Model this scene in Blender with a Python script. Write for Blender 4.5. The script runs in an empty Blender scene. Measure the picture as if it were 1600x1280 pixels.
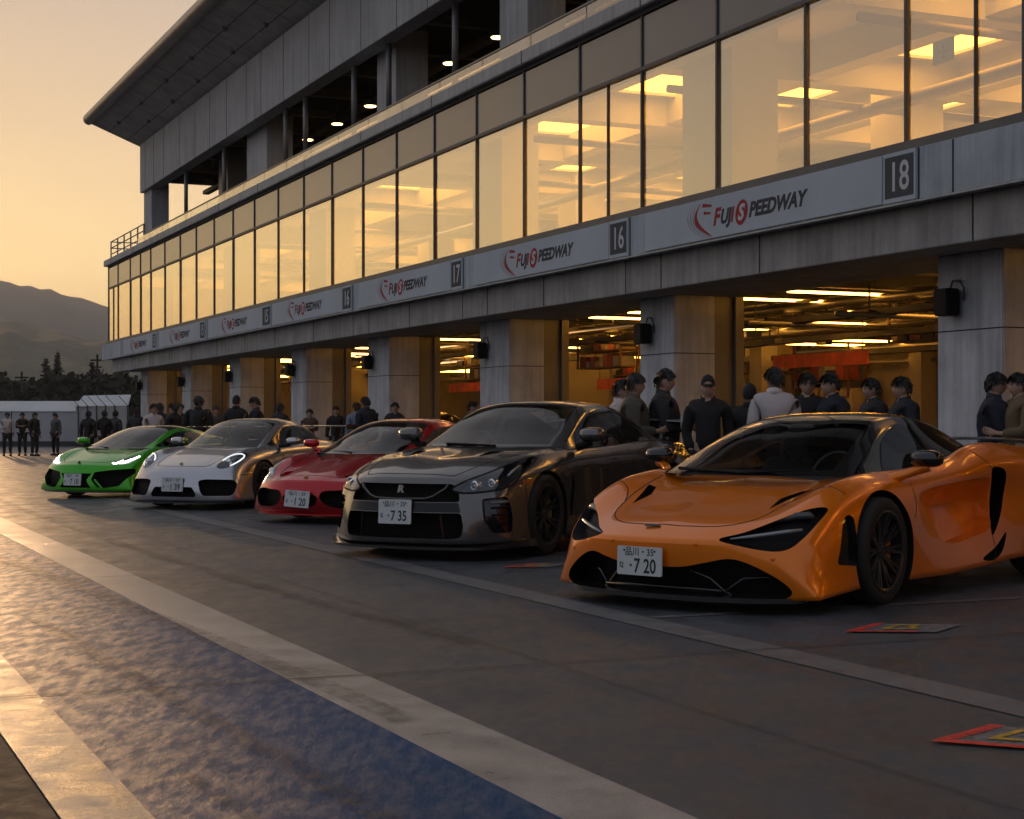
import bpy, bmesh, math, random
from mathutils import Vector, Matrix, noise
from mathutils.bvhtree import BVHTree
R = math.radians
SC = bpy.context.scene
COL = SC.collection
PI = math.pi
# ------------------------------------------------------------------ camera
CAM_H = 1.15
cam_d = bpy.data.cameras.new('camera')
cam = bpy.data.objects.new('camera', cam_d); COL.objects.link(cam)
cam.location = (0, 0, CAM_H); cam.rotation_euler = (R(90), 0, 0)
cam_d.lens = 58.5; cam_d.sensor_width = 36; cam_d.shift_y = 21/1600
cam_d.clip_start = .1; cam_d.clip_end = 6000
SC.camera = cam
SC.render.engine = 'CYCLES'
SC.cycles.use_denoising = True
try: SC.cycles.denoiser = 'OPENIMAGEDENOISE'
except Exception: pass
SC.cycles.max_bounces = 8; SC.cycles.glossy_bounces = 4; SC.cycles.diffuse_bounces = 3
SC.cycles.transparent_max_bounces = 12; SC.cycles.transmission_bounces = 4
SC.cycles.caustics_reflective = False; SC.cycles.caustics_refractive = False
SC.cycles.sample_clamp_indirect = 6
SC.cycles.use_adaptive_sampling = True; SC.cycles.adaptive_threshold = .025
# ------------------------------------------------------------------ sky and sun
SUN_AZ = R(-19.5)        # measured from +Y towards +X (the sunset is to the left, ahead of the camera)
SUN_EL = R(5.6)
w = bpy.data.worlds.new('World'); SC.world = w; w.use_nodes = True
nt = w.node_tree; nt.nodes.clear()
def N(t, **k):
    n = nt.nodes.new(t)
    for a, v in k.items(): setattr(n, a, v)
    return n
out = N('ShaderNodeOutputWorld'); bg = N('ShaderNodeBackground')
sky = N('ShaderNodeTexSky'); sky.sky_type = 'NISHITA'; sky.sun_disc = False
sky.sun_elevation = SUN_EL; sky.sun_rotation = SUN_AZ
sky.altitude = 600; sky.air_density = 1.0; sky.dust_density = 2.2; sky.ozone_density = 1.0
bg.inputs['Strength'].default_value = 0.15
# dusk dome: the Nishita sky, held back near the sun, over a broad warm-to-grey evening gradient
def vnode(op, a=None, b=None):
    n = N('ShaderNodeVectorMath', operation=op)
    for i, v in enumerate((a, b)):
        if v is None: continue
        if hasattr(v, 'node'): nt.links.new(v, n.inputs[i])
        else: n.inputs[i].default_value = v
    return n
def mnode(op, a, b=0, clamp=False):
    n = N('ShaderNodeMath', operation=op); n.use_clamp = clamp
    for i, v in enumerate((a, b)):
        if hasattr(v, 'node'): nt.links.new(v, n.inputs[i])
        else: n.inputs[i].default_value = v
    return n.outputs[0]
def ramp(f, stops):
    r = N('ShaderNodeValToRGB'); e = r.color_ramp.elements
    while len(e) < len(stops): e.new(.5)
    for k, (p, c) in enumerate(stops): e[k].position = p; e[k].color = (*c, 1)
    nt.links.new(f, r.inputs[0]); return r.outputs[0]
tcw = N('ShaderNodeTexCoord'); sepw = N('ShaderNodeSeparateXYZ'); nt.links.new(tcw.outputs['Generated'], sepw.inputs[0])
el = mnode('MAXIMUM', sepw.outputs['Z'], 0)
hor = vnode('MULTIPLY', tcw.outputs['Generated'], (1, 1, 0)); hor = vnode('NORMALIZE', hor.outputs[0])
dt = vnode('DOT_PRODUCT', hor.outputs[0], (math.sin(R(-30)), math.cos(R(-30)), 0)).outputs['Value']
g = mnode('MULTIPLY_ADD', dt, .5); nt.nodes[-1].inputs[2].default_value = .5
g = mnode('POWER', g, 8.0)
toward = ramp(el, [(0, (2.0, 1.10, .22)), (.09, (1.78, 1.20, .48)), (.17, (1.18, .82, .44)), (.26, (.78, .58, .43)), (.45, (.42, .39, .38)), (1, (.29, .32, .39))])
away = ramp(el, [(0, (.31, .32, .36)), (.2, (.30, .33, .40)), (.5, (.28, .32, .405)), (1, (.27, .315, .40))])
mxw = N('ShaderNodeMix', data_type='RGBA'); nt.links.new(g, mxw.inputs['Factor']); nt.links.new(away, mxw.inputs['A']); nt.links.new(toward, mxw.inputs['B'])
held = vnode('MINIMUM', sky.outputs[0], (.30, .26, .24))
cl = N('ShaderNodeTexNoise'); cl.inputs['Scale'].default_value = 2.2; cl.inputs['Detail'].default_value = 5
stc = vnode('MULTIPLY', tcw.outputs['Generated'], (1, 1, 4)); nt.links.new(stc.outputs[0], cl.inputs['Vector'])
cf = mnode('MULTIPLY_ADD', cl.outputs['Fac'], .22); nt.nodes[-1].inputs[2].default_value = .89
dome = vnode('SCALE', mxw.outputs['Result']); nt.links.new(cf, dome.inputs['Scale'])
# the gradient is given in display units; the background runs at 0.15
sc_ = vnode('SCALE', dome.outputs[0]); sc_.inputs['Scale'].default_value = .94/.15
sm = vnode('ADD', sc_.outputs[0], held.outputs[0])
nt.links.new(sm.outputs[0], bg.inputs['Color'])
nt.links.new(bg.outputs[0], out.inputs[0])
sd = bpy.data.lights.new('sun', 'SUN'); sd.energy = 1.5; sd.angle = R(.9); sd.color = (1, .58, .27)
sun = bpy.data.objects.new('sun', sd); COL.objects.link(sun)
sun.rotation_euler = Vector((-math.sin(SUN_AZ)*math.cos(SUN_EL), -math.cos(SUN_AZ)*math.cos(SUN_EL), -math.sin(SUN_EL))).to_track_quat('-Z', 'Y').to_euler()
SC.view_settings.view_transform = 'Standard'; SC.view_settings.look = 'None'
SC.view_settings.exposure = 0; SC.view_settings.gamma = 1
# ------------------------------------------------------------------ helpers
def new_obj(name, data, parent=None, loc=None):
    o = bpy.data.objects.new(name, data); COL.objects.link(o)
    if parent is not None: o.parent = parent
    if loc is not None: o.location = loc
    return o
def tag(o, label=None, cat=None, group=None, kind=None):
    if label: o['label'] = label
    if cat: o['category'] = cat
    if group: o['group'] = group
    if kind: o['kind'] = kind
    return o
def thing(name, label, cat, loc=(0, 0, 0), rz=0, group=None):
    o = bpy.data.objects.new(name, None); COL.objects.link(o)
    o.empty_display_size = .1; o.location = loc; o.rotation_euler = (0, 0, rz)
    return tag(o, label, cat, group)
class MB:
    """collects shapes and links them as one mesh object"""
    def __init__(s): s.v = []; s.f = []; s.mi = []; s.cur = 0
    def add(s, vs, fs, mi=None):
        b = len(s.v); s.v += [tuple(v) for v in vs]
        for f in fs: s.f.append([b+i for i in f]); s.mi.append(s.cur if mi is None else mi)
        return s
    def box(s, a, b, fr=None, mi=None):
        (x0, y0, z0), (x1, y1, z1) = a, b
        vs = [(x0,y0,z0),(x1,y0,z0),(x1,y1,z0),(x0,y1,z0),(x0,y0,z1),(x1,y0,z1),(x1,y1,z1),(x0,y1,z1)]
        if fr: vs = [fr(*v) for v in vs]
        return s.add(vs, [(3,2,1,0),(4,5,6,7),(0,1,5,4),(1,2,6,5),(2,3,7,6),(3,0,4,7)], mi)
    def quad(s, a, b, c, d, mi=None): return s.add([a, b, c, d], [(0, 1, 2, 3)], mi)
    def tube(s, pts, r, n=8, cap=True, mi=None):
        pts = [Vector(p) for p in pts]; rs = r if isinstance(r, (list, tuple)) else [r]*len(pts)
        vs = []; fs = []; up = None
        for i, p in enumerate(pts):
            t = (pts[min(i+1, len(pts)-1)] - pts[max(i-1, 0)]).normalized()
            if up is None or abs(up.dot(t)) > .95:
                up = Vector((0, 0, 1)) if abs(t.z) < .9 else Vector((1, 0, 0))
            a = t.cross(up).normalized(); b = a.cross(t).normalized(); up = b
            for k in range(n):
                q = 2*PI*k/n
                vs.append(p + (a*math.cos(q) + b*math.sin(q))*rs[i])
        for i in range(len(pts)-1):
            for k in range(n):
                fs.append((i*n+k, i*n+(k+1) % n, (i+1)*n+(k+1) % n, (i+1)*n+k))
        if cap: fs += [tuple(range(n))[::-1], tuple((len(pts)-1)*n+k for k in range(n))]
        return s.add(vs, fs, mi)
    def lathe(s, prof, n=24, axis='z', c=(0, 0, 0), mi=None, closed=False):
        """prof: list of (r, h) turned about an axis"""
        vs = []; fs = []; m = len(prof)
        for k in range(n):
            q = 2*PI*k/n; cq, sq = math.cos(q), math.sin(q)
            for r, h in prof:
                if axis == 'z': v = (r*cq, r*sq, h)
                elif axis == 'y': v = (r*cq, h, r*sq)
                else: v = (h, r*cq, r*sq)
                vs.append((v[0]+c[0], v[1]+c[1], v[2]+c[2]))
        for k in range(n):
            k2 = (k+1) % n
            for i in range(m if closed else m-1):
                j = (i+1) % m
                fs.append((k*m+i, k2*m+i, k2*m+j, k*m+j))
        return s.add(vs, fs, mi)
    def sphere(s, c, r, nu=12, nv=8, mi=None):
        rx, ry, rz = r if isinstance(r, (list, tuple)) else (r, r, r)
        vs = []; fs = []
        for j in range(nv+1):
            t = PI*j/nv
            for i in range(nu):
                p = 2*PI*i/nu
                vs.append((c[0]+rx*math.sin(t)*math.cos(p), c[1]+ry*math.sin(t)*math.sin(p), c[2]+rz*math.cos(t)))
        for j in range(nv):
            for i in range(nu): fs.append((j*nu+i, (j+1)*nu+i, (j+1)*nu+(i+1) % nu, j*nu+(i+1) % nu))
        return s.add(vs, fs, mi)
    def build(s, name, mats, parent=None, smooth=False, bevel=0, auto=None, merge=False):
        me = bpy.data.meshes.new(name); me.from_pydata(s.v, [], s.f); me.update()
        if not isinstance(mats, (list, tuple)): mats = [mats]
        for m in mats: me.materials.append(m)
        if len(mats) > 1: me.polygons.foreach_set('material_index', s.mi)
        bm = bmesh.new(); bm.from_mesh(me)
        if merge: bmesh.ops.remove_doubles(bm, verts=bm.verts, dist=1e-5)
        bmesh.ops.recalc_face_normals(bm, faces=bm.faces)
        if bevel:
            es = [e for e in bm.edges if len(e.link_faces) == 2 and e.calc_face_angle(0) > .6]
            bmesh.ops.bevel(bm, geom=es, offset=bevel, segments=2, affect='EDGES', clamp_overlap=True)
        bm.to_mesh(me); bm.free()
        if smooth or auto: me.polygons.foreach_set('use_smooth', [True]*len(me.polygons))
        if auto: me.set_sharp_from_angle(angle=R(auto))
        return new_obj(name, me, parent)
# ------------------------------------------------------------------ materials
def mat(name, col, rough=.5, metal=0, coat=0, coat_r=.03, spec=.5, emit=None, es=0, noise_s=None, noise_a=.0, bump=0, bump_s=40, alpha=None, ior=None, streak=0):
    m = bpy.data.materials.new(name); m.use_nodes = True
    t = m.node_tree; p = t.nodes['Principled BSDF']
    c = (*col, 1)
    p.inputs['Base Color'].default_value = c; p.inputs['Roughness'].default_value = rough
    p.inputs['Metallic'].default_value = metal; p.inputs['Coat Weight'].default_value = coat
    p.inputs['Coat Roughness'].default_value = coat_r; p.inputs['Specular IOR Level'].default_value = spec
    if ior: p.inputs['IOR'].default_value = ior
    if emit: p.inputs['Emission Color'].default_value = (*emit, 1); p.inputs['Emission Strength'].default_value = es
    if noise_a or bump:
        tc = t.nodes.new('ShaderNodeTexCoord')
    if noise_a:
        n = t.nodes.new('ShaderNodeTexNoise'); n.inputs['Scale'].default_value = noise_s or 5; n.inputs['Detail'].default_value = 6; n.inputs['Roughness'].default_value = .65
        t.links.new(tc.outputs['Object'], n.inputs['Vector'])
        r = t.nodes.new('ShaderNodeMapRange'); r.inputs['From Min'].default_value = .3; r.inputs['From Max'].default_value = .7
        r.inputs['To Min'].default_value = 1-noise_a; r.inputs['To Max'].default_value = 1+noise_a
        t.links.new(n.outputs['Fac'], r.inputs['Value'])
        h = t.nodes.new('ShaderNodeVectorMath'); h.operation = 'SCALE'; h.inputs[0].default_value = col
        fac = r.outputs[0]
        if streak:                                       # rain streaks running down the face
            sv = t.nodes.new('ShaderNodeVectorMath'); sv.operation = 'MULTIPLY'; sv.inputs[1].default_value = (4.5, 4.5, .22); t.links.new(tc.outputs['Object'], sv.inputs[0])
            n3 = t.nodes.new('ShaderNodeTexNoise'); n3.inputs['Scale'].default_value = 1.6; n3.inputs['Detail'].default_value = 7; n3.inputs['Roughness'].default_value = .7; t.links.new(sv.outputs[0], n3.inputs['Vector'])
            r3 = t.nodes.new('ShaderNodeMapRange'); r3.inputs['From Min'].default_value = .42; r3.inputs['From Max'].default_value = .68; r3.inputs['To Min'].default_value = 1.05; r3.inputs['To Max'].default_value = 1-streak
            t.links.new(n3.outputs['Fac'], r3.inputs['Value'])
            mm = t.nodes.new('ShaderNodeMath'); mm.operation = 'MULTIPLY'; t.links.new(fac, mm.inputs[0]); t.links.new(r3.outputs[0], mm.inputs[1]); fac = mm.outputs[0]
        t.links.new(fac, h.inputs['Scale']); t.links.new(h.outputs[0], p.inputs['Base Color'])
    if bump:
        n2 = t.nodes.new('ShaderNodeTexNoise'); n2.inputs['Scale'].default_value = bump_s; n2.inputs['Detail'].default_value = 4
        t.links.new(tc.outputs['Object'], n2.inputs['Vector'])
        b = t.nodes.new('ShaderNodeBump'); b.inputs['Strength'].default_value = bump; b.inputs['Distance'].default_value = .02
        t.links.new(n2.outputs['Fac'], b.inputs['Height']); t.links.new(b.outputs[0], p.inputs['Normal'])
    return m
def glass_mat(name, tint=(.5, .55, .55), refl=.06, rough=.02, ior=1.5, gloss=(1, 1, 1), power=4.0, film=0):
    """thin pane: tinted see-through mixed with a mirror by Fresnel"""
    m = bpy.data.materials.new(name); m.use_nodes = True
    t = m.node_tree; t.nodes.clear()
    o = t.nodes.new('ShaderNodeOutputMaterial'); mx = t.nodes.new('ShaderNodeMixShader')
    tr = t.nodes.new('ShaderNodeBsdfTransparent'); tr.inputs[0].default_value = (*tint, 1)
    gl = t.nodes.new('ShaderNodeBsdfGlossy'); gl.inputs['Roughness'].default_value = rough; gl.inputs[0].default_value = (*gloss, 1)
    # Schlick's Fresnel on the facing angle, the same from both sides of the pane
    lw = t.nodes.new('ShaderNodeLayerWeight'); lw.inputs['Blend'].default_value = .5
    r0 = ((ior-1)/(ior+1))**2+refl
    pw = t.nodes.new('ShaderNodeMath'); pw.operation = 'POWER'; pw.inputs[1].default_value = power
    ad = t.nodes.new('ShaderNodeMath'); ad.operation = 'MULTIPLY_ADD'; ad.use_clamp = True; ad.inputs[1].default_value = 1-r0; ad.inputs[2].default_value = r0
    t.links.new(lw.outputs['Facing'], pw.inputs[0]); t.links.new(pw.outputs[0], ad.inputs[0]); t.links.new(ad.outputs[0], mx.inputs[0])
    if film:                                            # thin film of dust on the pane
        df = t.nodes.new('ShaderNodeBsdfDiffuse'); df.inputs[0].default_value = (.75, .75, .73, 1); m2 = t.nodes.new('ShaderNodeMixShader'); m2.inputs[0].default_value = film
        t.links.new(tr.outputs[0], m2.inputs[1]); t.links.new(df.outputs[0], m2.inputs[2]); tr = m2
    t.links.new(tr.outputs[0], mx.inputs[1]); t.links.new(gl.outputs[0], mx.inputs[2]); t.links.new(mx.outputs[0], o.inputs[0])
    return m
def emis(name, col, s):
    return mat(name, col, emit=col, es=s)
def text_obj(name, body, size, m, parent, M, shear=0, bold=0, align='CENTER', sx=1, extrude=.002, track=1):
    cu = bpy.data.curves.new(name, 'FONT'); cu.body = body; cu.size = size; cu.shear = shear; cu.offset = bold
    cu.align_x = align; cu.align_y = 'CENTER'; cu.extrude = extrude; cu.space_character = track; cu.resolution_u = 3
    o = bpy.data.objects.new(name, cu); COL.objects.link(o)
    dg = bpy.context.evaluated_depsgraph_get(); dg.update()
    me = bpy.data.meshes.new_from_object(o.evaluated_get(dg))
    bpy.data.objects.remove(o); bpy.data.curves.remove(cu)
    me.transform(M @ Matrix.Diagonal((sx, 1, 1, 1)))
    me.materials.clear(); me.materials.append(m); me.name = name
    return new_obj(name, me, parent)
# ------------------------------------------------------------------ frame of the pit building
FA = R(23.68); FD = 12.5
N_IN = Vector((math.cos(FA), math.sin(FA), 0)); D_RT = Vector((math.sin(FA), -math.cos(FA), 0))
def lane(x, d, z=0):
    """point on the pit lane: x runs to the right along the building, d is the distance from the lane's edge line towards it"""
    return D_RT*x + N_IN*d + Vector((0, 0, z))
def stripes_mat(name, base, alt, rough, wear_s=3, wear=(.45, .62), bump=.25, rrange=.15, streak=(1, 1, 1), spec=(.3, .3)):
    """worn painted / concrete surface: two colours mixed by stretched noise, rough specular variation"""
    m = bpy.data.materials.new(name); m.use_nodes = True; t = m.node_tree; p = t.nodes['Principled BSDF']
    tc = t.nodes.new('ShaderNodeTexCoord'); mp = t.nodes.new('ShaderNodeMapping')
    mp.inputs['Rotation'].default_value = (0, 0, -FA); mp.inputs['Scale'].default_value = streak
    t.links.new(tc.outputs['Object'], mp.inputs['Vector'])
    n = t.nodes.new('ShaderNodeTexNoise'); n.inputs['Scale'].default_value = wear_s; n.inputs['Detail'].default_value = 9; n.inputs['Roughness'].default_value = .68
    t.links.new(mp.outputs[0], n.inputs['Vector'])
    r = t.nodes.new('ShaderNodeMapRange'); r.inputs['From Min'].default_value = wear[0]; r.inputs['From Max'].default_value = wear[1]
    t.links.new(n.outputs['Fac'], r.inputs['Value'])
    n3 = t.nodes.new('ShaderNodeTexNoise'); n3.inputs['Scale'].default_value = .6; n3.inputs['Detail'].default_value = 5
    t.links.new(tc.outputs['Object'], n3.inputs['Vector'])
    n4 = t.nodes.new('ShaderNodeTexNoise'); n4.inputs['Scale'].default_value = 140; n4.inputs['Detail'].default_value = 6; n4.inputs['Roughness'].default_value = .75
    t.links.new(tc.outputs['Object'], n4.inputs['Vector'])
    mx = t.nodes.new('ShaderNodeMix'); mx.data_type = 'RGBA'; mx.inputs['A'].default_value = (*base, 1); mx.inputs['B'].default_value = (*alt, 1)
    t.links.new(r.outputs[0], mx.inputs['Factor'])
    m2 = t.nodes.new('ShaderNodeMath'); m2.operation = 'MULTIPLY_ADD'; m2.inputs[1].default_value = .9; m2.inputs[2].default_value = .55
    t.links.new(n3.outputs['Fac'], m2.inputs[0])
    m3 = t.nodes.new('ShaderNodeMath'); m3.operation = 'MULTIPLY_ADD'; m3.inputs[1].default_value = 1.7; m3.inputs[2].default_value = .15
    t.links.new(n4.outputs['Fac'], m3.inputs[0])
    m4 = t.nodes.new('ShaderNodeMath'); m4.operation = 'MULTIPLY'; t.links.new(m2.outputs[0], m4.inputs[0]); t.links.new(m3.outputs[0], m4.inputs[1])
    sc = t.nodes.new('ShaderNodeVectorMath'); sc.operation = 'SCALE'
    t.links.new(mx.outputs['Result'], sc.inputs[0]); t.links.new(m4.outputs[0], sc.inputs['Scale'])
    t.links.new(sc.outputs[0], p.inputs['Base Color'])
    rr = t.nodes.new('ShaderNodeMapRange'); rr.inputs['To Min'].default_value = rough+rrange; rr.inputs['To Max'].default_value = rough-rrange
    sp = t.nodes.new('ShaderNodeMapRange'); sp.inputs['To Min'].default_value = spec[0]; sp.inputs['To Max'].default_value = spec[1]
    t.links.new(r.outputs[0], sp.inputs['Value']); t.links.new(sp.outputs[0], p.inputs['Specular IOR Level'])
    rr.inputs['From Min'].default_value = .3; rr.inputs['From Max'].default_value = .7
    t.links.new(n.outputs['Fac'], rr.inputs['Value']); t.links.new(rr.outputs[0], p.inputs['Roughness'])
    add = t.nodes.new('ShaderNodeMath'); add.operation = 'MULTIPLY_ADD'; add.inputs[1].default_value = .55
    t.links.new(n4.outputs['Fac'], add.inputs[0]); t.links.new(n.outputs['Fac'], add.inputs[2])
    b = t.nodes.new('ShaderNodeBump'); b.inputs['Strength'].default_value = bump; b.inputs['Distance'].default_value = .02
    t.links.new(add.outputs[0], b.inputs['Height']); t.links.new(b.outputs[0], p.inputs['Normal'])
    return m
M_CONC = stripes_mat('apron_concrete', (.084, .098, .113), (.036, .041, .047), .46, 3.2, (.34, .70), .40, .16, (1.1, .55, 1), (.06, .5))
M_BLUE = stripes_mat('blue_paint', (.002, .058, .150), (.016, .056, .130), .46, 15, (.44, .86), .40, .10, (1, .30, 1), (.03, .24))
M_WHITE = stripes_mat('white_line', (.36, .335, .30), (.20, .19, .175), .40, 2.5, (.42, .70), .4, .16, (1, 1, 1), (.25, .4))
M_WORN = stripes_mat('worn_white_line', (.30, .28, .25), (.035, .035, .035), .44, 5.0, (.46, .56), .6, .14, (1, 1, 1))
M_GREYL = stripes_mat('grey_line', (.15, .15, .155), (.085, .085, .085), .5, 6, (.45, .7), .2, .1)
M_ASPH = stripes_mat('asphalt', (.030, .029, .028), (.018, .018, .018), .75, 8, (.4, .6), .5, .1)
def tyre_mat():
    m = bpy.data.materials.new('tyre_rubber_streak'); m.use_nodes = True; t = m.node_tree; p = t.nodes['Principled BSDF']; o = t.nodes['Material Output']
    p.inputs['Base Color'].default_value = (.014, .013, .013, 1); p.inputs['Roughness'].default_value = .55
    tr = t.nodes.new('ShaderNodeBsdfTransparent'); mx = t.nodes.new('ShaderNodeMixShader')
    tc = t.nodes.new('ShaderNodeTexCoord'); n = t.nodes.new('ShaderNodeTexNoise'); n.inputs['Scale'].default_value = 9; n.inputs['Detail'].default_value = 7; n.inputs['Roughness'].default_value = .75
    t.links.new(tc.outputs['Object'], n.inputs['Vector'])
    r = t.nodes.new('ShaderNodeMapRange'); r.inputs['From Min'].default_value = .40; r.inputs['From Max'].default_value = .66; r.inputs['To Max'].default_value = .5
    t.links.new(n.outputs['Fac'], r.inputs['Value']); t.links.new(r.outputs[0], mx.inputs[0]); t.links.new(tr.outputs[0], mx.inputs[1]); t.links.new(p.outputs[0], mx.inputs[2]); t.links.new(mx.outputs[0], o.inputs[0])
    return m
def worn_mat(name, col, lo):
    m = mat(name, col, .6, noise_s=18, noise_a=.35); t = m.node_tree; p = t.nodes['Principled BSDF']; o = t.nodes['Material Output']
    tr = t.nodes.new('ShaderNodeBsdfTransparent'); mx = t.nodes.new('ShaderNodeMixShader'); tc = t.nodes.new('ShaderNodeTexCoord'); n = t.nodes.new('ShaderNodeTexNoise'); n.inputs['Scale'].default_value = 34; n.inputs['Detail'].default_value = 8; n.inputs['Roughness'].default_value = .8
    t.links.new(tc.outputs['Object'], n.inputs['Vector']); r = t.nodes.new('ShaderNodeMapRange'); r.inputs['From Min'].default_value = lo-.04; r.inputs['From Max'].default_value = lo+.05
    t.links.new(n.outputs['Fac'], r.inputs['Value']); t.links.new(r.outputs[0], mx.inputs[0]); t.links.new(tr.outputs[0], mx.inputs[1]); t.links.new(p.outputs[0], mx.inputs[2]); t.links.new(mx.outputs[0], o.inputs[0])
    return m
M_SKID = tyre_mat()
M_JOINT = mat('joint_filler', (.018, .017, .016), .8)
def sheet(name, pts, z, m, parent=None, kind='structure', n=1):
    mb = MB(); mb.add([(p[0], p[1], z) for p in pts], [tuple(range(len(pts)))]); o = mb.build(name, m, parent)
    if kind: o['kind'] = kind
    return o
def smooth_pts(pts, n):
    r = []; m = len(pts)
    for i in range(m-1):
        g = lambda k: Vector(pts[max(0, min(m-1, k))])
        p0, p1, p2, p3 = g(i-1), g(i), g(i+1), g(i+2)
        for t in range(n):
            u = t/n; q = .5*((2*p1)+(p2-p0)*u+(2*p0-5*p1+4*p2-p3)*u*u+(3*p1-p0-3*p2+p3)*u**3); r.append((q.x, q.y))
    return r+[tuple(pts[-1])]
def band(name, d0, d1, z, m, x0=-95, x1=3.0):
    a, b, c, d = lane(x0, d0), lane(x1, d0), lane(x1, d1), lane(x0, d1)
    return sheet(name, [a, b, c, d], z, m)
def build_ground():
    sheet('ground', [(-4500, -300), (4500, -300), (4500, 5500), (-4500, 5500)], -.006, mat('far_ground', (.06, .058, .045), .9, noise_s=.02, noise_a=.3))
    band('apron', .74, 40, 0, M_CONC, -120, 40)
    band('pit_lane', -40, .74, -.002, M_ASPH, -120, 40)
    band('blue_strip', .99, 2.07, .004, M_BLUE); band('white_edge_line', 2.07, 2.43, .004, M_WHITE); band('worn_edge_line', .74, .99, .004, M_WORN)
    band('grey_lane_line', 4.43, 4.68, .004, M_GREYL)
    mb = MB()
    for x in (-2.0, -7.2, -12.55, -17.9, -23.2, -28.5, -33.8, -39, -44.5, -50, -56, -62, -68):
        a, b = lane(x, .76), lane(x+.02, 12.4); w_ = D_RT*.007
        mb.quad(a-w_, a+w_, b+w_, b-w_)
    for d in (3.35,):
        a, b = lane(-95, d), lane(8, d); w_ = N_IN*.003; mb.quad(a-w_, a+w_, b+w_, b-w_)
    for v in range(len(mb.v)): mb.v[v] = (mb.v[v][0], mb.v[v][1], .0075)
    o = mb.build('slab_joints', M_JOINT); o['kind'] = 'structure'
    mb = MB()
    for x, d1 in ((-8.66, 11.5), (-13.3, 11.5), (-17.6, 11.5), (-22.0, 11.5), (-26.4, 11.5)):
        a, b = lane(x, 4.70), lane(x, d1); w_ = D_RT*.04; mb.quad(a-w_+Vector((0,0,.004)), a+w_+Vector((0,0,.004)), b+w_+Vector((0,0,.004)), b-w_+Vector((0,0,.004)))
    o = mb.build('bay_lines', M_GREYL); o['kind'] = 'structure'
    # tyre streaks along the lane
    mb = MB()
    for pts, w_ in (([(-26, 1.15), (-17, 1.55), (-11, 1.95), (-8, 2.12), (-6, 2.2)], .13), ([(-10, 1.35), (-7, 1.48), (-5, 1.58), (-2.5, 1.66), (2, 1.7)], .10), ([(-30, 3.0), (-20, 2.9), (-12, 3.05), (-8, 3.3)], .14), ([(-5.4, 1.2), (-4.6, 1.25), (-4.2, 1.29)], .05)):
        q = smooth_pts(pts, 8)
        for i in range(len(q)-1):
            a, b = lane(q[i][0], q[i][1], .0095), lane(q[i+1][0], q[i+1][1], .0095); n_ = N_IN*w_*.5; mb.quad(a-n_, a+n_, b+n_, b-n_)
    o = mb.build('tyre_marks', M_SKID); o['kind'] = 'structure'
    # painted floor stickers
    mr = worn_mat('marker_red', (.62, .035, .02), .40); mg = worn_mat('marker_grey', (.15, .15, .155), .42); my = worn_mat('marker_yellow', (.55, .33, .02), .42)
    def marker(label, P0, ex, ey, w_, h_):
        t = thing('floor_marker', label, 'floor marking', (P0[0], P0[1], 0), group='painted markers on the pit floor')
        ex = Vector((*ex, 0)).normalized(); ey = Vector((*ey, 0)).normalized()
        q = lambda u, v, z: tuple(ex*u*w_+ey*v*h_+Vector((0, 0, z)))
        a = MB(); a.quad(q(.02,.02,.008), q(1.25,.02,.008), q(1.25,1,.008), q(.02,1,.008)); a.build('backing', mg, t)
        a = MB(); a.quad(q(-.03,-.04,.010), q(.99,-.04,.010), q(.99,.09,.010), q(-.03,.09,.010)); a.quad(q(-.03,.095,.010), q(.13,.095,.010), q(.13,1.03,.010), q(-.03,1.03,.010)); a.build('corner_stripe', mr, t)
        a = MB()
        for (u0, v0, u1, v1) in ((.36,.26,.80,.36),(.36,.36,.45,.74),(.36,.74,.72,.84),(.64,.50,.72,.74),(.72,.36,.80,.56),(.80,.30,.90,.38)):
            a.quad(q(u0,v0,.012), q(u1,v0,.012), q(u1,v1,.012), q(u0,v1,.012))
        a.build('symbol', my, t)
    marker('red and yellow floor marker nearest the camera, cut by the frame edge', (1.52, 5.98), (.87, -.40), (.69, .72), .36, .42)
    marker('small red and yellow floor marker in front of the orange car', (1.84, 9.12), (.97, -.08), (.55, .83), .38, .42)
    marker('faded red and yellow floor marker beside the wheel of the dark grey coupe', (-.06, 13.2), (.97, -.15), (.55, .83), .26, .42)
build_ground()
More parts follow.
